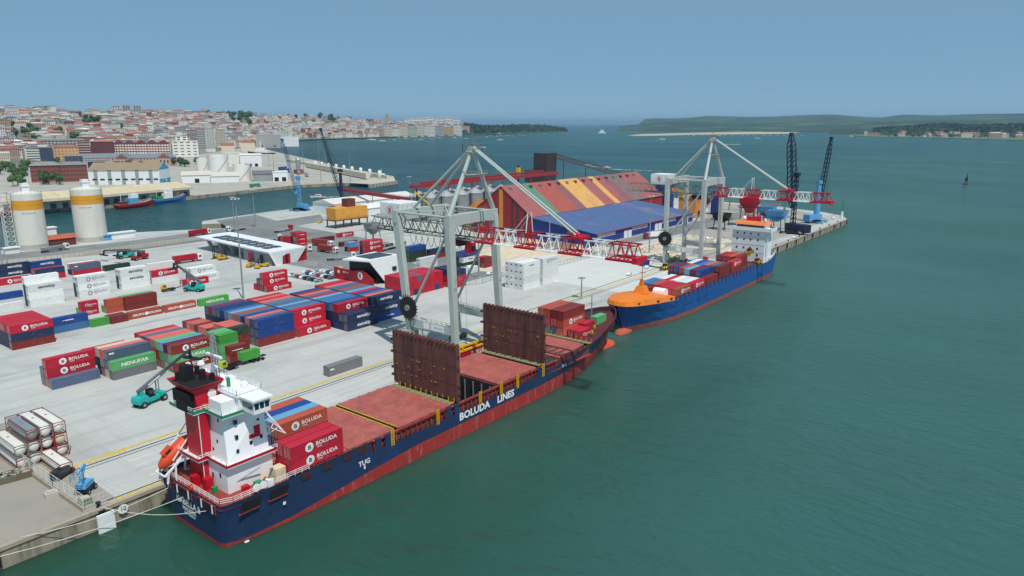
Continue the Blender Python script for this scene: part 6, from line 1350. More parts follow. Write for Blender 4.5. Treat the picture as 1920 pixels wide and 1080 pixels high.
t = thing('skeletal_trailer', 'skeletal trailer carrying a light green container', 'trailer', (111,53.8,0)); MB().box(105.6,53.2,1.0,118,54.2,1.3).build('chassis', BLACK, t)
for x in (107,113.5,115,116.5):
    for y in (52.7,54.7): MB().tube((x,y-.2,.5),(x,y+.2,.5),.5,n=10).build('wheel', DARK, t)
container(109.6, 52.5, 1.32, '20', 'v', 'riding on the skeletal trailer', YG)
# trucks
for u, v, rz, lb_, kw in ((352,492,0,'white truck with red box trailer beside the white stacks',dict(load=RED)),(375,442,8,'white truck with red trailer behind the gate building',dict(load=RED)),(443,433,190,'white truck with empty flatbed on the harbour road',dict(flat=1)),(605,462,-82,'white truck heading down the red stack lane',dict(load=mat('load_rust',(150,60,52),.6))),(615,474,-86,'white truck just below the other in the lane',dict(load=mat('load_rust',(150,60,52),.6))),(560,472,-40,'white truck with long empty trailer leaving the gate',dict(flat=1)),(640,487,-30,'white truck stopped beside the office',dict(flat=1)),(505,452,-25,'white truck behind the gate building roof',dict(flat=1)),(104,471,10,'white tipper truck under the cement silos',dict(tip=1)),(532,434,10,'dark red truck on the harbour road',dict(cab=RED,flat=1)),(1227,447,150,'red and white truck beside the blue warehouse',dict(load=WHITE,cab=RED)),(730,468,10,'truck chassis behind the red stacks',dict(flat=1)),(480,350,0,'green loaded truck on the far quay',dict(load=GRN))):
    p = G(u,v); truck((p.x,p.y,-.6 if v < 370 else 0), R(rz), lb_, **kw)
# cars and van
car(G(118,893), R(30), 'black', 'black van parked beside the lower left fence', True)
k = 0; rr = random.Random(3); cs = ['white','black','white','silver','grey','white','red','black','blue','white','silver']
for r in range(3):
    for i in range(8):
        c = cs[(r*5+i*3) % 11]; p = Vector((196-2.9*i*0+r*7.6, 150-i*2.75, 0)); 
        if r == 2 and i > 5: continue
        car(p, R(rr.uniform(-3,3)), c, c+' car, '+ORD[i]+' from the gate building, '+['yardside','middle','roadside'][r]+' car park row')
for u, v, rz, c, lb_ in ((548,518,10,'white','white car beside the bicycle shelter'),(578,512,40,'red','dark red car at the car park entrance'),(636,505,80,'yellow','yellow green car beside the office'),(1102,478,20,'white','white car at the gravel yard huts'),(1115,476,20,'white','second white car at the gravel yard huts'),(1128,473,20,'silver','silver car at the gravel yard huts'),(919,515,10,'white','white car by the white reefers'),(787,498,0,'white','white car between the crane legs'),(1213,503,20,'white','white car on the light apron'),(1180,516,15,'white','white pickup left of the others on the apron'),(1326,448,30,'white','white car far behind the crane'),(1562,410,20,'white','white car at the pier end'),(600,418,15,'yellow','yellow car by the ochre hopper'),(1310,397,20,'white','white car before the ochre building'),(1490,447,0,'white','white car on the apron beside the navy crane')):
    car(G(u,v), R(rz), c, lb_)
# boom lift, crates and clutter
p = G(162,922); t = thing('boom_lift', 'light blue boom lift parked by the quay fence', 'boom lift', p, rz=R(40)); b = MB(); b.box(-1.6,-1.0,.7,1.6,1.0,1.3); b.build('chassis', NAVY, t, False, False)
MB().prof([(-1.8,1.4),(1.4,1.4),(1.2,2.3),(-1.6,2.4)], 'y', -1.0, 1.0).build('turret', SKYB, t, False, False)
mb = MB(); mb.bar((-1.4,0,2.2),(.6,0,5.6),.4); mb.bar((.6,0,5.6),(-1.8,.1,4.6),.35); mb.build('boom', SKYB, t, False, False); MB().rail([(-3.0,-.9,3.6),(-1.8,-.9,3.6),(-1.8,.9,3.6),(-3.0,.9,3.6),(-3.0,-.9,3.6)], 1.1, 2, .08, .9).build('basket', SKYB, t, False, False)
for x in (-1.2,1.2):
    for y in (-1.1,1.1): wheel(t, x, y, .55, .4)
p = G(28,897); t = thing('rubbish_skip', 'rusty open skip of scrap at the lower left', 'skip', p, rz=R(-10)); b = MB()
for q in ((-3,-1.6,-2.9,1.6),(2.9,-1.6,3,1.6),(-2.9,-1.6,2.9,-1.5),(-2.9,1.5,2.9,1.6)): b.box(q[0],q[1],0,q[2],q[3],1.4)
b.build('side', mat('skip_drab',(112,108,88),.8,.2,1,dirt=(90,60,40),damt=.7), t, False, False); b = MB(); rr = random.Random(4)
for k in range(60): b.cbox((rr.uniform(-2.6,2.6),rr.uniform(-1.3,1.3),.9+rr.random()*.5),(rr.uniform(.2,.9),rr.uniform(.1,.4),rr.uniform(.1,.3)),rr.uniform(0,3))
b.build('scrap', mat('scrap_grey',(170,166,156),.8,.25,3), t, False, False)['kind'] = 'stuff'
for u, v, lb_ in ((97,932,'small concrete block at the quay fence'),(160,944,'grey green cabinet at the fence corner')):
    p = G(u,v); t = thing('quay_block', lb_, 'block', p, rz=R(-8)); MB().box(-1.1,-.8,0,1.1,.8,1.1).build('body', CONC if u < 100 else HGRN, t, False, False); MB().box(-.7,-.5,1.1,.7,.5,1.4).build('cap', CONC, t, False, False)
t = thing('berth_sign', 'berth number plate on the quay wall by the stern', 'sign', (52.0,-.3,-1.6)); disc(MB(), (51.6,-.62,-1.4), (1,0,0), (0,0,1), .95).build('plate', WHITEC, t); mb = MB(); put_text(mb, '10', (51.6,-.64,-1.8), (1,0,0), (0,0,1), 1.2, .03); mb.build('lettering', LETD, t)
t = thing('fender_panel', 'white fender panel standing against the quay wall', 'fender', (48.2,-1.4,-3)); MB().box(46.6,-1.7,-4.6,49.6,-1.3,-.4).build('panel', WHITE, t); MB().box(47,-1.3,-3.5,49.2,-.6,-1).build('buffer', DARK, t)
p = G(1578,409); t = thing('navigation_light', 'white and green navigation light on the pier end', 'beacon', (p.x,p.y,0)); MB().tube((0,0,0),(0,0,5),.9,.8).build('base', WHITE, t, False, False); MB().tube((0,0,5),(0,0,12),.35,.25).build('mast', GRN, t, False, False); MB().tube((0,0,12),(0,0,13),.5).build('lantern', GRN, t, False, False)
# bollards along the quay
bl = thing('bollard', 'black iron bollard on the quay edge', 'bollard', (30,.9,.14), 'iron bollards along the quay edge'); MB().rev([(.45,0),(.3,.25),(.3,.6),(.5,.75),(.45,.95),(0,1.0)], (0,0,0), 10).build('post', BLACK, bl, True, False)
for x in range(48, 570, 22): dup(bl, (x,.9,.14))
# sand heaps and rubble
SANDH = mat('sand_heap', (206,190,166), .95, .1, .3, dirt=(176,156,132), dsc=.2, damt=.5, bump=.4)
def heap(x, y, rx, ry, h, label, m, seed):
    mb = MB(); n, k = 22, 8; vs = [(x,y,h)]
    for j in range(1, k+1):
        for i in range(n):
            a = 2*math.pi*i/n; f = j/k; q = 1+.25*mnoise.noise(Vector((math.cos(a)*1.5,math.sin(a)*1.5,seed))); z = h*(1-f)**1.1*(1+.4*mnoise.noise(Vector((math.cos(a)*f*4,math.sin(a)*f*4,seed+3)))); vs.append((x+rx*f*q*math.cos(a), y+ry*f*q*math.sin(a), max(z,0) if j < k else -.2))
    mb.add(vs, [(0,1+i,1+(i+1) % n) for i in range(n)]+[(1+j*n+i,1+(j+1)*n+i,1+(j+1)*n+(i+1) % n,1+j*n+(i+1) % n) for j in range(k-1) for i in range(n)])
    tag(mb.build('sand_heap', m, None, True), label, 'heap')
for i, (u, v, rx, ry, h, lb_) in enumerate(((950,470,30,16,5,'broad pale sand heap on the gravel yard'),(1000,482,18,10,3.5,'smaller sand heap nearer the white reefers'),(1045,462,16,9,3,'brown rubble heap beside the site hut'),(1335,462,14,6,2.5,'pale rubble heap behind the far crane legs'),(1375,468,16,7,3,'wide rubble heap by the far ship bridge'),(1290,466,10,5,2,'small rubble heap left of the far crane'))):
    p = G(u,v); heap(p.x, p.y, rx, ry, h, lb_, SANDH if i != 2 else mat('rubble_brown',(140,116,98),.95,.2,.5,bump=.5), i*7)
sb = MB(); rr = random.Random(11)
for k in range(420):
    x = rr.uniform(332,436); y = rr.uniform(26,60); s_ = rr.uniform(.15,.75); sb.cbox((x,y,s_*.25),(s_*rr.uniform(1,4),s_,s_*.6),rr.uniform(0,3))
tag(sb.build('rubble', mat('rubble_mix',(176,164,146),.9,.3,.5,dirt=(110,88,74),dsc=.3,damt=.8)), 'scattered rubble and timber on the ground by the far crane', 'rubble', kind='stuff')
# ================================================================= FAR BANK AND TOWN
ZB = -.6
FWALL = {k: mat('facade_'+k, c, .85, .06, .2, rnd=.08) for k, c in (('white',(226,224,216)),('cream',(216,204,180)),('grey',(170,168,164)),('pink',(196,160,146)),('brick',(150,84,72)),('ochre',(206,172,126)),('pale_green',(182,192,176)),('maroon',(116,58,58)),('slate',(70,84,100)),('tan',(206,164,124)))}
FROOF = {k: mat('tiles_'+k, c, .9, .12, .3, rnd=.12) for k, c in (('red',(158,98,86)),('orange',(172,110,92)),('grey',(132,132,132)),('pale',(188,182,174)),('maroon',(96,44,52)),('white',(212,210,204)))}
FGL = mat('far_window', (66,74,86), .3, .2, .5)
# ---- generic town building: shared meshes, own colours
def town_meshes(w, d, fl, roof, nx):
    h = fl*3.1; a = MB(); a.box(-w/2,-d/2,-6,w/2,d/2,h); wall = a.mesh('wall', [FWALL['white']])
    r = MB()
    if roof == 'hip': r.add([(-w/2-.5,-d/2-.5,h),(w/2+.5,-d/2-.5,h),(w/2+.5,d/2+.5,h),(-w/2-.5,d/2+.5,h),(-w/2+d/2,0,h+3.2),(w/2-d/2,0,h+3.2)], [(3,2,1,0),(0,1,5,4),(1,2,5),(2,3,4,5),(3,0,4)])
    elif roof == 'gable': r.prof([(d/2+.5,h),(0,h+3.4),(-d/2-.5,h)], 'x', -w/2-.4, w/2+.4)
    else: r.box(-w/2-.3,-d/2-.3,h,w/2+.3,d/2+.3,h+.9); r.box(-w/5,-d/5,h+.9,w/6,d/5,h+3.2)
    wi = MB(); wall_grid(wi, -w/2+.6, w/2-.6, .4, h, -d/2, nx, fl, .5, .52, .1); wall_grid(wi, -d/2+.6, d/2-.6, .4, h, -w/2, max(2,nx//2), fl, .5, .52, .1, 'x', -1); wall_grid(wi, -d/2+.6, d/2-.6, .4, h, w/2, max(2,nx//2), fl, .5, .52, .1, 'x', 1)
    return wall, r.mesh('roof', [FROOF['red']]), wi.mesh('windows', [FGL]), h
TM = [town_meshes(*a) for a in ((18,14,4,'hip',5),(24,14,5,'hip',6),(30,15,4,'gable',8),(16,16,6,'flat',4),(22,16,8,'flat',6),(40,16,5,'hip',10),(14,12,3,'hip',3),(34,14,6,'flat',9),(20,12,5,'gable',5))]
SECT = [(130,'above the brick blocks'),(240,'below the tower blocks'),(350,'above the striped apartments'),(450,'above the white tanks'),(560,'above the ferry quay'),(680,'above the long promenade'),(790,'near the white tower'),(2000,'before the wooded headland')]
def town_building(u, d, k, wc, rc, rz, sc, tier):
    p = hill_pt(u, d); wall, roof, win, h = TM[k]; sec = next(n for a, n in SECT if u < a)
    o = inst('town_building', wall, (p.x,p.y,p.z), rz, None, [FWALL[wc]], (sc,sc,sc))
    tag(o, wc.replace('_',' ')+' '+('low ','mid height ','tall ')[0 if h < 13 else 1 if h < 18 else 2]+'building with '+rc+' roof '+tier+' '+sec, 'building', 'buildings of the hillside town')
    inst('roof', roof, (0,0,0), 0, o, [FROOF[rc]]); wo_ = inst('windows', win, (0,0,0), 0, o); wo_['kind'] = 'stuff'
    return o
rr = random.Random(21); cand = []
# view-facing direction for facades
for ui in range(-30, 893, 1):
    pass
u = -40.0
while u < 890:
    d0, d1 = interp(FOOT_D, u), interp(RID_D, u); d = d0+rr.uniform(0,40)+(0 if u > 420 else 60); 
    while d < d1+20:
        cand.append((u+rr.uniform(-3,3), d)); d += rr.uniform(24,42)*(1.0+max(0,d-2500)/4200)
    u += 23*1385/((d0+d1)/2)*rr.uniform(.8,1.15)
GREEN = [((10,70),(1700,1990)),((100,150),(1690,1960)),((150,190),(2250,2500)),((430,470),(2900,3500)),((205,240),(2100,2260)),((520,640),(3900,4060))]
def in_green(u, d): return any(a[0] < u < a[1] and b[0] < d < b[1] for a, b in GREEN)
cand = [c for c in cand if not in_green(*c)]
cand.sort(key=lambda c: c[1]); LOWT = MB(); nind = 0; lab = {}
pick = set(range(0, 150)) | set(rr.sample(range(150, len(cand)), 130))
wcs = ['white','white','white','cream','cream','grey','pink','white','brick','pale_green','tan','white','grey']; rcs = ['red','red','orange','pale','grey','red','white','pale','grey']
stuffW = {k: MB() for k in ('white','cream','grey','pink','brick','ochre')}; stuffR = {k: MB() for k in ('red','orange','grey','pale')}; stuffG = MB()
for i, (u, d) in enumerate(cand):
    p = hill_pt(u, d); t_ = (d-interp(FOOT_D,u))/(interp(RID_D,u)-interp(FOOT_D,u)); face = math.atan2(p.y-CAM.y, p.x-CAM.x)-math.pi/2; rz = face+rr.gauss(0,.35)
    k = rr.choices(range(9), (5,5,3,3,2 if t_ < .8 else 1,3,3,2,4))[0]; wc = rr.choice(wcs); rc = rr.choice(rcs) if k not in (3,4,7) else rr.choice(['grey','pale','white'])
    sc = rr.uniform(.8,1.05)
    if i in pick:
        o = town_building(u, d, k, wc, rc, rz, sc, 'on the skyline' if t_ > .86 else 'high on the slope' if t_ > .55 else 'midway up the slope' if t_ > .25 else 'at the hill foot'); nind += 1
    else:
        w_, dd, fl, rf = ((18,14,4,'h'),(24,14,5,'h'),(30,15,4,'g'),(16,16,6,'f'),(22,16,8,'f'),(40,16,5,'h'),(14,12,3,'h'),(34,14,6,'f'),(20,12,5,'g'))[k]; w_ *= sc; dd *= sc; h = fl*3.1*sc; cs, sn = math.cos(rz), math.sin(rz)
        M_ = lambda x, y, z: (p.x+x*cs-y*sn, p.y+x*sn+y*cs, p.z+z)
        wk_ = wc if wc in stuffW else 'white'; rk = rc if rc in stuffR else 'pale'
        b = [M_(x,y,z) for z in (-6,h) for x, y in ((-w_/2,-dd/2),(w_/2,-dd/2),(w_/2,dd/2),(-w_/2,dd/2))]
        stuffW[wk_].add(b, [(0,1,5,4),(1,2,6,5),(2,3,7,6),(3,0,4,7)])
        e = .4; q = [M_(x,y,h) for x, y in ((-w_/2-e,-dd/2-e),(w_/2+e,-dd/2-e),(w_/2+e,dd/2+e),(-w_/2-e,dd/2+e))]
        if rf == 'f': stuffR[rk].add(q+[M_(x,y,h+.8) for x, y in ((-w_/2-e,-dd/2-e),(w_/2+e,-dd/2-e),(w_/2+e,dd/2+e),(-w_/2-e,dd/2+e))], [(0,1,5,4),(1,2,6,5),(2,3,7,6),(3,0,4,7),(4,5,6,7)])
        else: stuffR[rk].add(q+[M_(-w_/2+dd*.45,0,h+3.2*sc), M_(w_/2-dd*.45,0,h+3.2*sc)], [(0,1,5,4),(1,2,5),(2,3,4,5),(3,0,4)])
        for fy in range(fl):
            for fx in range(max(2,int(w_/4))):
                x0 = -w_/2+.8+fx*(w_-1.6)/max(2,int(w_/4)); z0 = fy*h/fl+.9; stuffG.add([M_(x0+.4,-dd/2-.1,z0),M_(x0+2.0,-dd/2-.1,z0),M_(x0+2.0,-dd/2-.1,z0+1.5),M_(x0+.4,-dd/2-.1,z0+1.5)], [(0,1,2,3)])
for nm, ds, mm in (('walls', stuffW, FWALL), ('roofs', stuffR, FROOF)):
    ks = list(ds); mb = MB()
    for i, k in enumerate(ks): mb.k = i; mb.add(ds[k].v, ds[k].f)
    if nm == 'walls': ST = mb.build('town_buildings', [mm[k] for k in ks]); tag(ST, 'mass of further small houses filling the hillside town', 'buildings', kind='stuff')
    else: tag(mb.build('roofs', [mm[k] for k in ks], ST), kind='stuff')
tag(stuffG.build('windows', FGL, ST), kind='stuff')
# ---- named buildings with windows of their own
def block_building(u0, u1, vb, vt, dist, wc, rc, nx, nz, label, depth=16, roof='flat', z0=None, win=None, ww=.55, wh=.5, balc=False, rh=3.5, name='apartment_block', cat='building', part_win=True):
    a, b = at(u0, vb, dist), at(u1, vb, dist); zb = a.z if z0 is None else z0; zt = at((u0+u1)/2, vt, dist).z; w_ = (b-a).length; h = zt-zb; c = (a+b)/2; c.z = zb
    t = thing(name, label, cat, c, rz=math.atan2(b.y-a.y, b.x-a.x)); h -= (rh if roof != 'flat' else .8)
    MB().box(-w_/2,0,-8,w_/2,depth,h).build('wall', FWALL[wc] if isinstance(wc,str) else wc, t, False, False)
    rm = FROOF[rc] if isinstance(rc,str) else rc
    if roof == 'flat': MB().box(-w_/2-.4,-.4,h,w_/2+.4,depth+.4,h+.8).build('roof', rm, t, False, False)
    elif roof == 'hip': MB().add([(-w_/2-.8,-.8,h),(w_/2+.8,-.8,h),(w_/2+.8,depth+.8,h),(-w_/2-.8,depth+.8,h),(-w_/2+depth*.4,depth/2,h+rh),(w_/2-depth*.4,depth/2,h+rh)], [(3,2,1,0),(0,1,5,4),(1,2,5),(2,3,4,5),(3,0,4)]).build('roof', rm, t, False, False)
    else: MB().prof([(depth+.8,h),(depth/2,h+rh),(-.8,h)], 'x', -w_/2-.6, w_/2+.6).build('roof', rm, t, False, False)
    wm = win or FGL
    if balc:
        for j in range(nz): z = h*(j+.2)/nz; MB().box(-w_/2+.5,-.9,z,w_/2-.5,-.02,z+.9).build('balcony', FWALL['white'], t, False, False)
    for i in range(nx):
        for j in range(nz):
            cx = -w_/2+w_*(i+.5)/nx; cz = h*(j+.55)/nz; hw = w_/nx*ww/2; hh = h/nz*wh/2
            MB().box(cx-hw,-.1,cz-hh,cx+hw,-.01,cz+hh).build('window', wm, t, False, False)
    return t
BAN = mat('band_window', (60,66,74), .3)
block_building(-14,8,303,270,1560,mat('scaffold_green',(40,110,96),.8,.1,.3),'grey',2,4,'green netted building at the far left edge',18)
block_building(8,26,304,272,1555,'maroon','red',4,6,'maroon brick apartment block at the left',18)
block_building(26,48,304,274,1550,'cream','grey',2,6,'cream balconied block between maroon and white blocks',18,balc=True,ww=.8)
block_building(49,80,305,276,1545,'white','grey',1,6,'white office block with long dark window bands',18,ww=.8,wh=.4)
block_building(77,102,305,276,1542,mat('facade_navy',(56,68,84),.5),'grey',1,7,'dark navy office block beside the white one',20,ww=.96,wh=.16,win=mat('navy_band',(96,108,122),.4))
block_building(103,150,303,272,1560,'tan','orange',7,5,'tan block with orange tiled roof',22,'hip',ww=.25,wh=.4)
block_building(70,165,280,260,1660,'grey','grey',14,4,'long grey roofed block behind the tan building',20,'hip')
block_building(150,172,300,266,1600,'brick','grey',4,7,'brick tower with white balconies',18,balc=True)
block_building(172,216,292,262,1640,'maroon','orange',7,5,'dark brick block with orange roof',20,'hip')
for i in range(5): block_building(214+i*21,235+i*21,289,263,1650+i*4,'brick','maroon',4,4,ORD[i].replace('front','first')+' of five apartment houses with maroon gabled roofs',18,'hip',balc=True,rh=7,win=FWALL['white'])
block_building(325,373,293,264,1740,'white','white',4,5,'white modern stepped block above the tanks',22,ww=.5,wh=.3)
block_building(330,352,268,255,1760,'white','white',2,3,'white upper storeys behind the stepped block',14)
for i,(a,b,vb,vt,d,wc) in enumerate(((372,386,281,241,1900,'grey'),(384,404,279,240,1960,'white'),(406,424,272,243,2100,'cream'),(352,372,266,244,2000,'slate'))): block_building(a,b,vb,vt,d,wc,'grey',4,9,['grey','white','cream','slate'][i]+' tower block with stacked balconies above the tanks',18,balc=True)
block_building(60,118,345,304,1060,'brick','grey',12,4,'left wing of the red brick dock building',16,'hip',z0=0,rh=4); block_building(116,167,345,303,1050,'brick','grey',9,4,'right wing of the red brick dock building',16,'hip',z0=0,rh=4)
STN = mat('slate_blue_roof',(118,128,138),.8,.06,.2)
block_building(150,238,312,288,1390,'pink',STN,12,2,'left half of the long grey roofed railway shed',30,'gable',z0=0,rh=7,ww=.3,wh=.3); block_building(236,326,313,288,1380,'pink',STN,14,2,'right half of the long grey roofed railway shed',30,'gable',z0=0,rh=7,ww=.3,wh=.3)
for u in (230,309): 
    c = at(u,300,1376); t = thing('gabled_pavilion','gabled brick pavilion '+('in the middle' if u < 300 else 'at the right end')+' of the railway shed','building',(c.x,c.y,0),rz=math.atan2(RT.y,RT.x)); MB().box(-11,-2,-2,11,20,13).build('wall', FWALL['pink'], t, False, False); MB().prof([(12,13),(0,21),(-12,13)], 'y', -2.6, 20).build('roof', STN, t, False, False); MB().prof([(9,13.2),(0,19.5),(-9,13.2)], 'y', -2.75, -2.62).build('gable', FWALL['brick'], t, False, False)
    for x in (-6,0,6): MB().box(x-1.2,-2.1,4,x+1.2,-2.0,9).build('window', FGL, t, False, False)
block_building(122,156,304,292,1280,'slate','slate' if 0 else 'grey',5,2,'low dark glass building behind the brick wing',14,z0=0); block_building(158,205,312,300,1230,'grey','grey',1,1,'grey hall with a wide blue gate',16,z0=0,ww=.7,wh=.7,win=mat('gate_blue',(30,44,84),.5))
# blue and white warehouse
a = at(168,345,985); b = at(300,346,955); c = at(342,344,968); t = thing('cold_store','white cold store with brown roof and turquoise gable','warehouse',(a+b)/2)
rz = math.atan2(b.y-a.y,b.x-a.x); t.rotation_euler = (0,0,rz); t.location.z = ZB; w_ = (b-a).length; dp = 34
MB().box(-w_/2,0,0,w_/2,dp,17).build('wall', WHITE, t, False, False); MB().prof([(dp+1,17),(dp/2,25),(-1,17)], 'x', -w_/2-.5, w_/2+.3).build('roof', mat('brown_roof',(150,132,108),.85,.1,.1), t, False, False)
for k in range(5): x = -w_/2+6+k*(w_-8)/4.6; MB().box(x,-.3,0,x+4,-.02,17).build('pilaster', GREYP, t, False, False)
for k in range(9): x = -w_/2+4+k*w_/9.2; MB().box(x,-.4,5.4,x+5,-.05,7).build('dock_window', BLACK, t, False, False)
TQ = mat('turquoise',(30,160,196),.6); MB().prof([(dp,17.1),(dp/2,24.6),(0,17.1)], 'y' if 0 else 'x', w_/2+.35, w_/2+.6).build('gable', TQ, t, False, False); MB().box(w_/2+.02,.0,0,w_/2+.5,dp,6).build('turquoise_band', TQ, t, False, False); MB().box(w_/2+.02,0,6.05,w_/2+.45,dp,17).build('end_wall', WHITE, t, False, False)
# fish market along the far quay
MKR = mat('market_roof',(206,192,160),.85,.06,.15,dirt=(180,160,124),dsc=.08,damt=.6)
a = G(-150,422); b = G(0,401); c = G(190,386); d = G(372,367)
for i, (p, q) in enumerate(((a,b),(b,c),(c,d))):
    t = thing('fish_market', ['left end','middle part','right end'][i]+' of the long low fish market with ribbed beige roof', 'building', ((p+q)/2).to_tuple()[:2]+(ZB,), rz=math.atan2(q.y-p.y,q.x-p.x)); w_ = (q-p).length; dp = 34; o_ = 12
    MB().box(-w_/2,o_,0,w_/2,o_+dp,8.5).build('wall', FWALL['grey'], t, False, False)
    n = int(w_/9)
    for k in range(n): x0 = -w_/2+w_*k/n; MB().prof([(o_-5,8.2),(o_-5,8.8),(o_+dp*.5,13.4),(o_+dp+1,12),(o_+dp+1,11.4),(o_+dp*.5,12.8)], 'x', x0+.1, x0+w_/n-.1).build('roof_bay', MKR, t, False, False)
    MB().box(-w_/2,o_-5.4,7.0,w_/2,o_-5.05,9.2).build('fascia', FWALL['cream'], t, False, False)
    for k in range(n): x0 = -w_/2+w_*(k+.2)/n; MB().box(x0,o_-.15,.2,x0+w_/n*.5,o_-.02,4.6).build('door', FGL if k % 3 else WHITE, t, False, False)
# white sheds and storage tanks
TKW = mat('tank_farm_white',(234,233,226),.6,.05,.2,dirt=(190,184,168),dsc=.2,damt=.4,streak=1)
for u, vb, vt, d, hw, lb_ in ((411,326,290,1080,19.5,'largest white storage tank of the tank farm'),(455,337,308,975,16.5,'nearest white storage tank right of the others'),(381,318,296,1105,12,'small white tank left of the largest')):
    c = at(u,vb,d); r = hw*d/1385 if 0 else hw; r = (at(u+hw,vb,d)-c).length; t = thing('storage_tank', lb_, 'tank', (c.x,c.y,ZB), 'white storage tanks'); h = at(u,vt,d).z-ZB
    MB().rev([(r,0),(r,h-1.4)], (0,0,0), 32).build('shell', TKW, t, False, False); MB().rev([(r+.05,h-1.4),(r*.4,h-.2),(0,h)], (0,0,0), 32).build('roof', TKW, t, False, False); MB().rail([(r*math.cos(k*math.pi/12),r*math.sin(k*math.pi/12),h-1.4) for k in range(25)],1.2,2,.12,3).build('handrail', STEEL, t, False, False)
    mb = MB(); [mb.bar((1.02*r*math.cos(-2.6+k*.07),1.02*r*math.sin(-2.6+k*.07),k*(h-1.4)/24),(1.02*r*math.cos(-2.6+k*.07+.07),1.02*r*math.sin(-2.6+k*.07+.07),(k+1)*(h-1.4)/24),.6,.3) for k in range(24)]; mb.build('spiral_stair', STEEL, t, False, False)
def shed2(u0, u1, vb, vt, dist, wm, rm, label, depth, rh, doors=0, roof='gable'):
    t = block_building(u0,u1,vb,vt,dist,wm,rm,0,0,label,depth,roof,z0=ZB,rh=rh,name='quay_shed',cat='shed')
    w_ = (at(u1,vb,dist)-at(u0,vb,dist)).length
    for k in range(doors): x = -w_/2+w_*(k+.5)/doors; MB().box(x-2.5,-.1,.1,x+2.5,-.01,5).build('door', BLACK, t, False, False)
    return t
PR = mat('pale_ribbed_roof',(206,200,190),.85,.05,.2)
shed2(342,398,345,322,960,WHITE,PR,'white shed left of the tanks with a dark gate',34,4,1); shed2(396,449,344,324,955,WHITE,PR,'white shed before the largest tank',34,4,0)
shed2(474,516,338,320,955,GREYP,mat('dark_grey_roof',(110,112,112),.8),'grey roofed store right of the tanks',20,4); shed2(512,540,339,322,950,WHITE,WHITE,'white boxy building at the end of the grey store',20,1,2,'flat')
shed2(424,452,299,287,1300,'white','white','white terminal building with window bands',20,1,0,'flat'); shed2(450,490,298,288,1290,WHITE,WHITE,'low white terminal sheds by the ferry quay',18,2,2)
shed2(415,440,280,268,1750,'cream','red','red roofed customs house on the ferry quay',20,5); shed2(452,478,272,264,2000,'cream','red','long red roofed pavilion by the park',18,4)
shed2(480,526,266,252,2350,'grey','pale','large pale exhibition hall on the waterfront',40,3,2,'flat'); shed2(528,560,264,256,2500,WHITE,WHITE,'white low pavilion on the waterfront',20,1,0,'flat')
for i,(u,v) in enumerate(((470,312),(488,310),(540,322),(560,326),(530,318),(575,330))):
    p = G(u,v); t = thing('parked_lorry', ORD[i].replace('front','first')+' blue trailer parked on the ferry quay, counted from the tanks', 'trailer', (p.x,p.y,ZB), 'trailers parked on the ferry quay', R(rr.choice((20,60)))); MB().box(-9,-1.6,1.2,9,1.6,5).build('box', mat('trailer_blue',(44,72,150),.5) if i % 2 == 0 else GREYP, t, False, False); MB().box(-8.5,-1.2,0,8,1.2,1.2).build('chassis', BLACK, t, False, False)
# pier wall with white domes on the peninsula
a = G(560,322); b = G(735,339)
t = thing('quay_pipeline','long pale pipe casing along the outer peninsula','pipe',(a.x,a.y,ZB)); pa = G(575,313); pb_ = G(690,336); MB().bar((pa.x,pa.y,4),(pb_.x,pb_.y,4),5,7).build('casing', FWALL['cream'], t)
for i in range(9):
    p = G(592,315).lerp(G(712,336), i/8); t = thing('vent_drum','white vent drum, '+ORD[i].replace('front','first')+' from the left along the peninsula wall','vent',(p.x,p.y,ZB),'white vent drums'); MB().rev([(2.2,0),(2.2,10),(1.6,11.5),(0,12)], (0,0,0), 12).build('drum', WHITE, t, True, False)
t = thing('harbour_wall','pale harbour wall on the outer edge of the peninsula','wall',(a.x,a.y,ZB))
for k in range(20):
    p = G(540,303).lerp(G(728,336), k/20); q = G(540,303).lerp(G(728,336), (k+.95)/20); MB().bar(p+Vector((0,0,2)), q+Vector((0,0,2)), 3, 5).build('wall_section', FWALL['cream'], t)
pr = thing('quay_silo','tall slim grey silo on the peninsula','silo',(G(560,325).x,G(560,325).y,ZB)); MB().rev([(3.6,6),(3.6,20),(2.4,22)], (0,0,0), 14).build('barrel', STEEL, pr, False, False); MB().box(-5,-5,0,5,5,6).build('base', FWALL['brick'], pr, False, False)
ps = MB(); q = [G(u,v,WL) for u, v in ((652,349),(695,352),(742,345),(738,337),(700,341))]; pd = thing('mooring_platform','concrete platform on piles at the peninsula tip','jetty',(q[1].x,q[1].y,WL)); ps.prism([(p.x,p.y) for p in q], 1-WL*0-1.2, .2); ps.build('deck', CONC, pd)
for k in range(9): p = q[1].lerp(q[2], k/8); MB().box(p.x-2,p.y-2,WL-2,p.x+2,p.y+2,-.2).build('pile', CONCL, pd)
for i,(u,vb,vt) in enumerate(((505,312,272),(513,316,288),(570,327,278),(611,318,280),(657,339,288),(556,318,284),(602,340,300),(598,300,270))):
    b = G(u,vb); d = math.hypot(b.x,b.y-CAM.y); h = at(u,vt,d).z; t = thing('light_mast', ORD[i].replace('front','first')+' listed thin light mast on the ferry peninsula' if 0 else 'thin light mast on the ferry peninsula, '+['leftmost','second from the left','beside the slim silo','behind the drums','right of the drums','at the blue trailers','before the drums','far back by the wall'][i], 'light mast', (b.x,b.y,ZB), 'tall light masts'); MB().tube((0,0,0),(0,0,h),.5,.25,6).build('pole', STEEL, t, False, False); MB().rev([(1.6,h-.4),(1.6,h)], (0,0,0), 8).build('crown', STEEL, t, False, False)
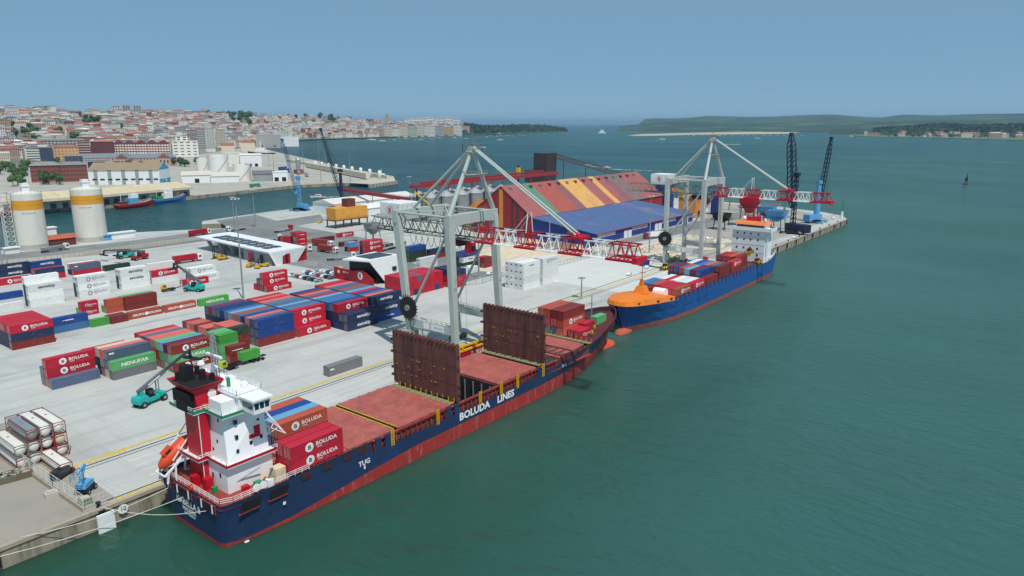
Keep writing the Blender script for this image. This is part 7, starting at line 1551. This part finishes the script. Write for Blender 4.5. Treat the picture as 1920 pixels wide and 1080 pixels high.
# promenade facades
rr = random.Random(8); u = 586; i = 0; names = ['white','cream','pale_green','cream','white','grey','ochre','white','pink','cream']
while u < 868:
    w_ = rr.uniform(12,22); d = interp([(586,3560),(640,3640),(760,4020),(880,4680)], u)+30; v0 = interp([(586,259),(640,258.4),(760,255.6),(880,252)], u); hgt = rr.uniform(8,11) if u < 700 else rr.uniform(13,22)
    block_building(u, u+w_, v0, v0-hgt, d, names[i % 10], 'red' if u < 700 else rr.choice(['grey','pale','red']), int(w_/2.2), 4 if u < 700 else 7, names[i % 10].replace('_',' ')+' waterfront facade, '+(ORD[i] if i < 16 else 'far '+ORD[i-16]).replace('front','first')+' along the promenade', 24, 'hip' if u < 700 else 'flat', z0=ZB, rh=6, name='waterfront_building'); u += w_*.98; i += 1
# landmarks on the skyline
for u, vt, lb_ in ((219,199,'left of three tower blocks on the skyline'),(238,198,'middle of three tower blocks on the skyline'),(258,198.5,'right of three tower blocks on the skyline')): block_building(u-7,u+7,212,vt,interp(RID_D,u)-60,'grey' if u > 230 else 'cream','grey',3,7,lb_,20,win=mat('dark_window',(54,52,56),.4))
block_building(722.5,729.5,231,214,4500,'ochre','cream' if 0 else 'pale',2,8,'lone pale tower rising over the town',20); block_building(700,712,229,222,4520,'white','pale',3,2,'white villa left of the lone tower',20)
for u, vt in ((792,221),(806,219.5),(824,221),(842,220),(855,222),(778,222),(766,223)): block_building(u-8,u+8,238,vt,interp(RID_D,u)-80,'white','white',6,4,'white apartment block on the point, '+{792:'second',806:'third',824:'fourth',842:'fifth',855:'sixth',778:'first',766:'leftmost before the first'}[u]+' from the left',24)
# ---------------------------------------------------------------- trees
LEAF = mat('foliage', (74,102,60), .9, .35, .6, rnd=.25); BARK = mat('bark', (84,68,54), .9)
def crown_mesh(seed, n=300):
    rr = random.Random(seed); mb = MB(); lobes = [(Vector((rr.uniform(-1.6,1.6),rr.uniform(-1.6,1.6),rr.uniform(-1.0,1.4))), rr.uniform(1.5,2.4)) for _ in range(7)]
    for _ in range(n):
        c, r = rr.choice(lobes); d = Vector((rr.gauss(0,1),rr.gauss(0,1),rr.gauss(0,1))).normalized(); p = c+d*r*rr.uniform(.6,1.05)+Vector((0,0,5)); s_ = rr.uniform(.25,.65)
        a = Vector((rr.gauss(0,1),rr.gauss(0,1),rr.gauss(0,.5))).normalized(); b = d.cross(a).normalized() if d.cross(a).length > .1 else Vector((0,0,1)); a = b.cross(d)
        mb.add([p-a*s_-b*s_, p+a*s_*1.1-b*s_*.7, p+a*s_+b*s_, p-a*s_*.8+b*s_*1.1], [(0,1,2,3)])
    return mb.mesh('crown', [LEAF])
CROWN = [crown_mesh(s) for s in (1,2,3,4)]; TRK = MB().tube((0,0,-3),(0,0,4),.35,.2,6); TRK.bar((0,0,3),(1.2,.4,5.4),.2); TRK.bar((0,0,3),(-1,.6,5.2),.2); TRK = TRK.mesh('trunk', [BARK])
rr = random.Random(31); nt_ = [0]
def tree(p, s_, where):
    o = thing('tree', 'green broadleaf tree '+where, 'tree', p, 'trees of the town'); o.scale = (s_,)*3; o.rotation_euler = (0,0,rr.uniform(0,6)); inst('crown', rr.choice(CROWN), (0,0,0), 0, o, None, (1,1,rr.uniform(.8,1.2))); inst('trunk', TRK, (0,0,0), 0, o); nt_[0] += 1
for (u0,u1),(d0,d1) in GREEN:
    wn = {10:'in the park above the left blocks',100:'in the park above the tan block',150:'on the slope left of the towers',430:'on the wooded slope below the skyline',205:'below the tower blocks',520:'above the promenade'}[u0]
    for _ in range(16): u = rr.uniform(u0,u1); d = rr.uniform(d0,d1); tree(hill_pt(u,d), rr.uniform(1.6,2.6)*(1 if d < 3000 else 1.5), wn)
for u0,u1,v0,v1,n,s0,wn in ((-5,60,316,330,16,1.6,'beside the car park at the far left'),(80,120,342,347,9,1.6,'in the row before the brick building'),(20,45,335,350,6,1.7,'beside the red roofed house'),(215,265,309,314,9,1.3,'before the railway shed'),(326,372,306,313,14,1.3,'right of the railway shed'),(425,478,268,276,18,2.0,'in the waterfront gardens'),(105,112,304,308,4,1.2,'before the tan block'),(30,60,305,310,8,1.2,'before the maroon block')):
    for _ in range(n): p = G(rr.uniform(u0,u1), rr.uniform(v0,v1), ZB); tree(p, s0*rr.uniform(.8,1.25), wn)
# skyline trees
for u in [rr.uniform(380,480) for _ in range(16)]+[rr.uniform(520,700) for _ in range(12)]: tree(hill_pt(u, interp(RID_D,u)-rr.uniform(0,120)), rr.uniform(2.0,3.2), 'on the skyline ridge')
# wooded headland: one mass of crowns
wd = MB(); rr = random.Random(5)
def clump(mb, p, r):
    for _ in range(7):
        d = Vector((rr.gauss(0,1),rr.gauss(0,1),abs(rr.gauss(0,1)))).normalized(); c = p+d*r*.7; s_ = r*rr.uniform(.4,.7); a = Vector((rr.gauss(0,1),rr.gauss(0,1),rr.gauss(0,.6))).normalized(); b = d.cross(a)
        mb.add([c-a*s_-b*s_, c+a*s_-b*s_*.6, c+a*s_+b*s_, c-a*s_*.7+b*s_], [(0,1,2,3)])
for _ in range(700):
    u = rr.uniform(868,1064); dd = interp([(868,4900),(940,5300),(1066,6900)], u)-rr.uniform(0,330); sk_ = interp([(868,231),(885,233),(905,236.5),(940,236),(985,233.5),(1010,234),(1035,237),(1058,240),(1066,243)], u)
    d1 = interp([(868,4900),(940,5300),(1066,6900)], u); z = (CH+(HZ-sk_)/FPX*d1)*max(0,1-(d1-dd)/420)**1.2; p = at(u,231,dd); clump(wd, Vector((p.x,p.y,max(z,0))), rr.uniform(8,14))
for _ in range(900):
    u = rr.uniform(1640,1960); d1 = interp([(1560,6400),(1700,5900),(1920,5600),(2500,5200)], u); dd = d1-rr.uniform(-60,880)*rr.random(); z = (CH+(HZ-interp([(1560,241),(1640,240),(1700,237),(1770,233),(1830,235),(1920,234)], u))/FPX*d1)*max(0,1-(d1-dd)/900)**1.2; p = at(u,231,dd); clump(wd, Vector((p.x,p.y,max(z,0))), rr.uniform(9,16))
for _ in range(260):
    u = rr.uniform(1640,1990); p = G(u, rr.uniform(247,256)+(u-1640)*.008, -2); clump(wd, Vector((p.x,p.y,0)), rr.uniform(5,9))
tag(wd.build('woodland', mat('far_foliage',(46,70,46),.9,.3,.02)), 'dark woodland massed on the headland and far shore', 'woodland', kind='stuff')
# houses across the bay
rr = random.Random(77)
for i in range(56):
    u = rr.uniform(1665,1930) if i > 8 else rr.uniform(1500,1640); v = rr.uniform(246.5,256)+(u-1640)*.01 if i > 8 else rr.uniform(241,244); d = math.hypot(G(u,v,-2).x, G(u,v,-2).y-CAM.y); k = rr.choice((0,1,2,5,6)); wall, roof, win, h = TM[k]; p = G(u,v,-2.2); wc = rr.choice(['white','cream','white','pink']); rc = rr.choice(['red','orange','red','pale'])
    o = inst('shore_house', wall, p, math.atan2(RT.y,RT.x)+rr.gauss(0,.3), None, [FWALL[wc]], (rr.uniform(1.0,1.5),)*3); tag(o, wc+' house with '+rc+' roof on the far shore, '+('near the white tower' if u < 1700 else 'left village' if u < 1780 else 'middle village' if u < 1860 else 'right village')+(' by the water' if v > 253 else ' higher up'), 'house', 'houses across the bay'); inst('roof', roof, (0,0,0), 0, o, [FROOF[rc]]); w2 = inst('windows', win, (0,0,0), 0, o); w2['kind'] = 'stuff'
block_building(1619.5,1626,257,246,4950,'white','white',2,8,'white tower at the water across the bay',22,z0=-2); block_building(1628,1650,257,249,4940,'ochre','pale',6,3,'long hotel beside the white tower across the bay',24,z0=-2)
print('town', nind, len(cand), 'trees', nt_[0])
# ================================================================= BOATS AND WATER MARKS
FOAM = mat('foam', (226,232,230), .8, .1, .3)
def wake(a, b, w0, w1, label):
    a = Vector((a.x,a.y,WL+.03)); b = Vector((b.x,b.y,WL+.03)); d = (b-a).normalized(); s = Vector((-d.y,d.x,0)); n = 26; mb = MB(); rr = random.Random(int(a.x))
    for q in (-1, 1):
        for i in range(n):
            if rr.random() < .12+.5*i/n*.5: continue
            p = a.lerp(b, i/n); r_ = a.lerp(b, (i+.9)/n); c = w0+(w1-w0)*i/n; t = .6+rr.random()*.8*(1-i/n)+.35*w1*(1-i/n); mb.quad(p+s*q*(c-t), r_+s*q*(c-t*.7), r_+s*q*(c+t*.7), p+s*q*(c+t)) if q > 0 else mb.quad(p+s*q*(c+t), r_+s*q*(c+t*.7), r_+s*q*(c-t*.7), p+s*q*(c-t))
    tag(mb.build('wake', FOAM), label, 'wake', kind='stuff')
def hull_mb(L, B, D, sheer=.5):
    mb = MB(); st = [(-.5,.38,.42),(-.45,.46,.46),(-.2,.5,.5),(.15,.48,.5),(.36,.3,.44),(.46,.12,.3),(.5,.01,.06)]; vs = []
    for x, bt, bm in st:
        zt = D+sheer*D*max(0,x+.1)**2*3; xx = x*L
        vs += [(xx*.93,-bm*B*.55,-.5),(xx,-bt*B,zt*.55),(xx*1.02,-bt*B*1.02,zt),(xx*1.02,bt*B*1.02,zt),(xx,bt*B,zt*.55),(xx*.93,bm*B*.55,-.5)]
    n = len(st); fs = [(i*6+j,(i+1)*6+j,(i+1)*6+j+1,i*6+j+1) for i in range(n-1) for j in (0,1,3,4)]; k = [0,0,0,0]*(n-1)
    mb.add(vs, fs); mb.add(vs[0:6], [(0,1,2,3,4,5)]); mb.k = 1; mb.add([v for i in range(n) for v in (vs[i*6+2], vs[i*6+3])], [(i*2,(i+1)*2,(i+1)*2+1,i*2+1) for i in range(n-1)]); 
    mb.v = [(x,y,z if z < D*.99 or True else z) for x, y, z in mb.v]; return mb
BDK = mat('boat_deck',(150,120,96),.8)
def fishing_boat(u, v, L, rz, hm, sm, label):
    p = G(u,v,WL); t = thing('fishing_boat', label, 'boat', p, 'fishing boats at the far quay', rz); D = L*.11
    hull_mb(L, L*.26, D).build('hull', [hm, BDK], t, False, False)
    MB().box(-L*.18,-L*.07,D*.8,L*.06,L*.07,D*2.2).build('deckhouse', sm, t, False, False); w_ = MB().box(-L*.12,-L*.06,D*2.2,L*.07,L*.06,D*3.1).build('wheelhouse', WHITEC, t, False, False); MB().box(L*.071,-L*.05,D*2.5,L*.076,L*.05,D*2.9).build('window', GLASS, w_, False, False)
    mb = MB(); mb.bar((-L*.02,0,D*3),(-L*.02,0,D*6.4),.25); mb.bar((-L*.02,-L*.05,D*5.2),(-L*.02,L*.05,D*5.2),.15); mb.bar((-L*.36,0,D),(-L*.36,0,D*4.2),.3); mb.bar((-L*.36,0,D*4.2),(-L*.02,0,D*5.4),.1); mb.build('mast', WHITEC, t, False, False)
    mb = MB(); mb.box(-L*.42,-L*.08,D,-L*.24,L*.08,D*1.6); mb.build('net_pile', GRN if 'green' in label else BROWN, t, False, False)
    MB().rail([(L*.2,-L*.12,D*1.1),(L*.42,-L*.04,D*1.5),(L*.42,L*.04,D*1.5),(L*.2,L*.12,D*1.1)],1.0,2,.1,2).build('rail', WHITEC, t, False, False)
qr = math.atan2((G(360,374,WL)-G(200,391,WL)).y, (G(360,374,WL)-G(200,391,WL)).x)
fishing_boat(254,389,36,qr,mat('boat_red',(150,24,40),.5),SKYB,'red hulled fishing boat with blue stern at the far quay'); fishing_boat(318,379,38,qr+.05,mat('boat_blue',(50,120,190),.5),WHITEC,'blue and white fishing boat with green deck nets'); fishing_boat(286,381,26,qr,WHITEC,WHITEC,'white fishing boat between the red and blue ones'); fishing_boat(-2,408,46,qr,mat('boat_red',(150,24,40)),WHITEC,'red and white trawler cut by the left edge')
def launch(u, v, L, rz, label, kind=0, wk=None, cab=True):
    p = G(u,v,WL); t = thing('motor_boat' if kind == 0 else 'sailing_boat', label, 'boat', p, 'boats on the bay', rz); D = max(.9, L*.1)
    hull_mb(L, L*.3, D).build('hull', [WHITEC, BDK], t, False, False)
    if kind == 0: MB().box(-L*.2,-L*.09,D*.9,L*.14,L*.09,D*2.1).build('cabin', WHITEC, t, False, False); MB().box(-L*.16,-L*.095,D*1.35,L*.1,L*.095,D*1.8).build('window', GLASS, t, False, False)
    else: MB().bar((0,0,D*.8),(0,0,L*1.3),.12 if L < 15 else .3).build('mast', STEEL, t, False, False); MB().box(-L*.15,-L*.07,D*.9,L*.1,L*.07,D*1.4).build('cabin', WHITEC, t, False, False)
    if wk: wake(G(*wk[0],WL), G(*wk[1],WL), *wk[2:], 'foam wake trailing behind the '+wk_n(label))
def wk_n(s): return s.split(' on ')[0].split(' in ')[0].split(' near ')[0]
vr = math.atan2(RT.y, RT.x)
launch(596,371,16,vr+math.pi,'white ferry launch on the basin',0,((604,371),(634,368),.8,2.2)); launch(1137,316,17,vr+math.pi,'fast white motor boat on the bay behind the warehouse',0,((1140,317),(1240,321),1.2,5)); launch(1103,310,13,vr+math.pi,'second fast boat left of the first on the bay',0,((1106,311),(1140,316),1,3)); launch(1241,262,30,vr,'white cabin cruiser in the middle of the bay',0,((1236,262.8),(1222,263.4),2,4)); launch(905,277,20,vr,'small white boat near the crane mast head',0); launch(1420,259,24,vr+2.6,'white boat above the far crane boom',0,((1417,259.6),(1430,262),2,3)); launch(697,263,36,vr,'white excursion boat near the promenade',0,((690,263.6),(676,264.2),2,4)); launch(716,265,26,vr,'smaller white boat near the promenade right of the excursion boat',0); launch(937,263,28,vr,'white boat off the point in the bay',0); launch(1595,256,30,vr,'white boat off the far white tower',0)
rr = random.Random(13)
for i in range(46):
    u = 740+i*7.2+rr.uniform(-3,3); v = interp([(740,258.5),(880,255),(1060,246)], u)+rr.uniform(1,6)
    launch(u, v, rr.uniform(13,20), rr.uniform(0,6), ('moored yacht' if i % 3 else 'moored launch')+' off the promenade, '+('left' if u < 850 else 'middle' if u < 960 else 'right')+' part of the anchorage'+(' close inshore' if i % 2 else ' further out'), 1 if i % 3 else 0)
for i in range(16): launch(1290+i*14+rr.uniform(-4,4), 254.4+rr.uniform(-.5,.8), rr.uniform(14,20), rr.uniform(0,6), 'white boat drawn up along the sandbank, '+ORD[i].replace('front','first')+' from the left', 0)
for i in range(6): launch(1358+i*5.5, 271.2+rr.uniform(-.2,.2), 11, vr, 'small dinghy in the sailing class line, '+ORD[i].replace('front','first')+' from the left', 0)
# white ferry ship heading out
p = G(1128,250.5,WL); t = thing('passenger_ship','white passenger ship heading out of the bay','ship',p,rz=vr+.5); L = 74; h_ = hull_mb(L, 16, 7).build('hull', [WHITEC, BDK], t, False, False); MB().box(-24,-6,6.5,20,6,14).build('lower_decks', WHITEC, t, False, False); MB().box(-14,-5,14,16,5,20).build('upper_decks', WHITEC, t, False, False); MB().box(6,-4,20,15,4,24).build('bridge', WHITEC, t, False, False); MB().bar((-4,0,20),(-6,0,31),4,3).build('funnel', WHITEC, t, False, False); MB().bar((10,0,24),(10,0,38),.8).build('mast', WHITEC, t, False, False)
for z in (9,12,16): MB().box(-20 if z < 14 else -12,-6.08 if z < 14 else -5.08,z,18 if z < 14 else 14,-6.01 if z < 14 else -5.01,z+1).build('window_band', GLASS, t, False, False)
# moored coaster on the ferry quay and excursion ferry
p = G(490,291,WL); t = thing('moored_ship','dark hulled white ship moored inside the ferry quay','ship',p,rz=2.0); hull_mb(70,14,6).build('hull', [BLACK, BDK], t, False, False); MB().box(-22,-5,5.6,14,5,12).build('decks', WHITEC, t, False, False); MB().box(-6,-4,12,10,4,17).build('bridge', WHITEC, t, False, False); MB().bar((0,0,17),(0,0,34),1).build('mast', WHITEC, t, False, False)
p = G(716,338,WL); t = thing('tug_boat','dark tug moored at the platform on the peninsula tip','boat',p,rz=vr); hull_mb(24,8,3).build('hull', [NAVY, BDK], t, False, False); MB().box(-5,-3,2.6,5,3,6).build('deckhouse', WHITEC, t, False, False); MB().box(-1,-2,6,4,2,9).build('wheelhouse', WHITEC, t, False, False); MB().bar((0,0,9),(0,0,15),.4).build('mast', WHITEC, t, False, False)
# channel buoy
p = G(1811,346,WL); t = thing('channel_buoy','dark red channel buoy with lattice top on the open water','buoy',p); MB().rev([(2.6,-.6),(3,.4),(2.4,1.4),(1.2,2)], (0,0,0), 14).build('float', mat('buoy_red',(110,36,36),.6), t, False, False)
mb = MB(); [mb.bar((1.7*math.cos(k*math.pi/2),1.7*math.sin(k*math.pi/2),1.6),(.9*math.cos(k*math.pi/2),.9*math.sin(k*math.pi/2),9),.35) for k in range(4)]; mb.box(-1.3,-1.3,4,1.3,1.3,8.6); mb.build('tower', mat('buoy_dark',(70,40,40),.6), t, False, False); MB().rev([(.7,9),(.7,10),(0,14.5)], (0,0,0), 8).build('top_mark', mat('buoy_dark',(70,40,40)), t, False, False)
p = G(1803,345.5,WL); t = thing('marker_buoy','small grey marker buoy left of the channel buoy','buoy',p); MB().rev([(.9,-.3),(1.1,.3),(.4,1.2),(.3,2.4),(0,2.6)], (0,0,0), 10).build('float', GREYP, t, True, False)
p = G(463,1016,WL); t = thing('drift_litter','small pale piece of flotsam near the stern','flotsam',p); MB().box(-.4,-.2,0,.4,.2,.15).build('scrap', WHITEC, t, False, False)
# faint current lines on the bay
for i,(u0,v0,u1,v1) in enumerate(((1000,287,1250,296),(1360,352,1900,372),(1360,322,1640,330),(640,290,760,293))):
    pass
# ================================================================= HAZE
hz = MB(); S_ = 62000; hz.box(-S_,-S_,WL-1.2,S_,S_,262); hv = bpy.data.materials.new('haze'); hv.use_nodes = True; hn = hv.node_tree; hn.nodes.remove(hn.nodes['Principled BSDF'])
pv = hn.nodes.new('ShaderNodeVolumePrincipled'); pv.inputs['Color'].default_value = (.46,.74,1,1); pv.inputs['Density'].default_value = 4.0e-5; pv.inputs['Anisotropy'].default_value = .1
hn.links.new(pv.outputs[0], hn.nodes['Material Output'].inputs['Volume'])
ho = hz.build('haze', hv); tag(ho, 'pale blue sea haze over the whole bay', 'haze', kind='stuff'); ho.location = (0,0,0)
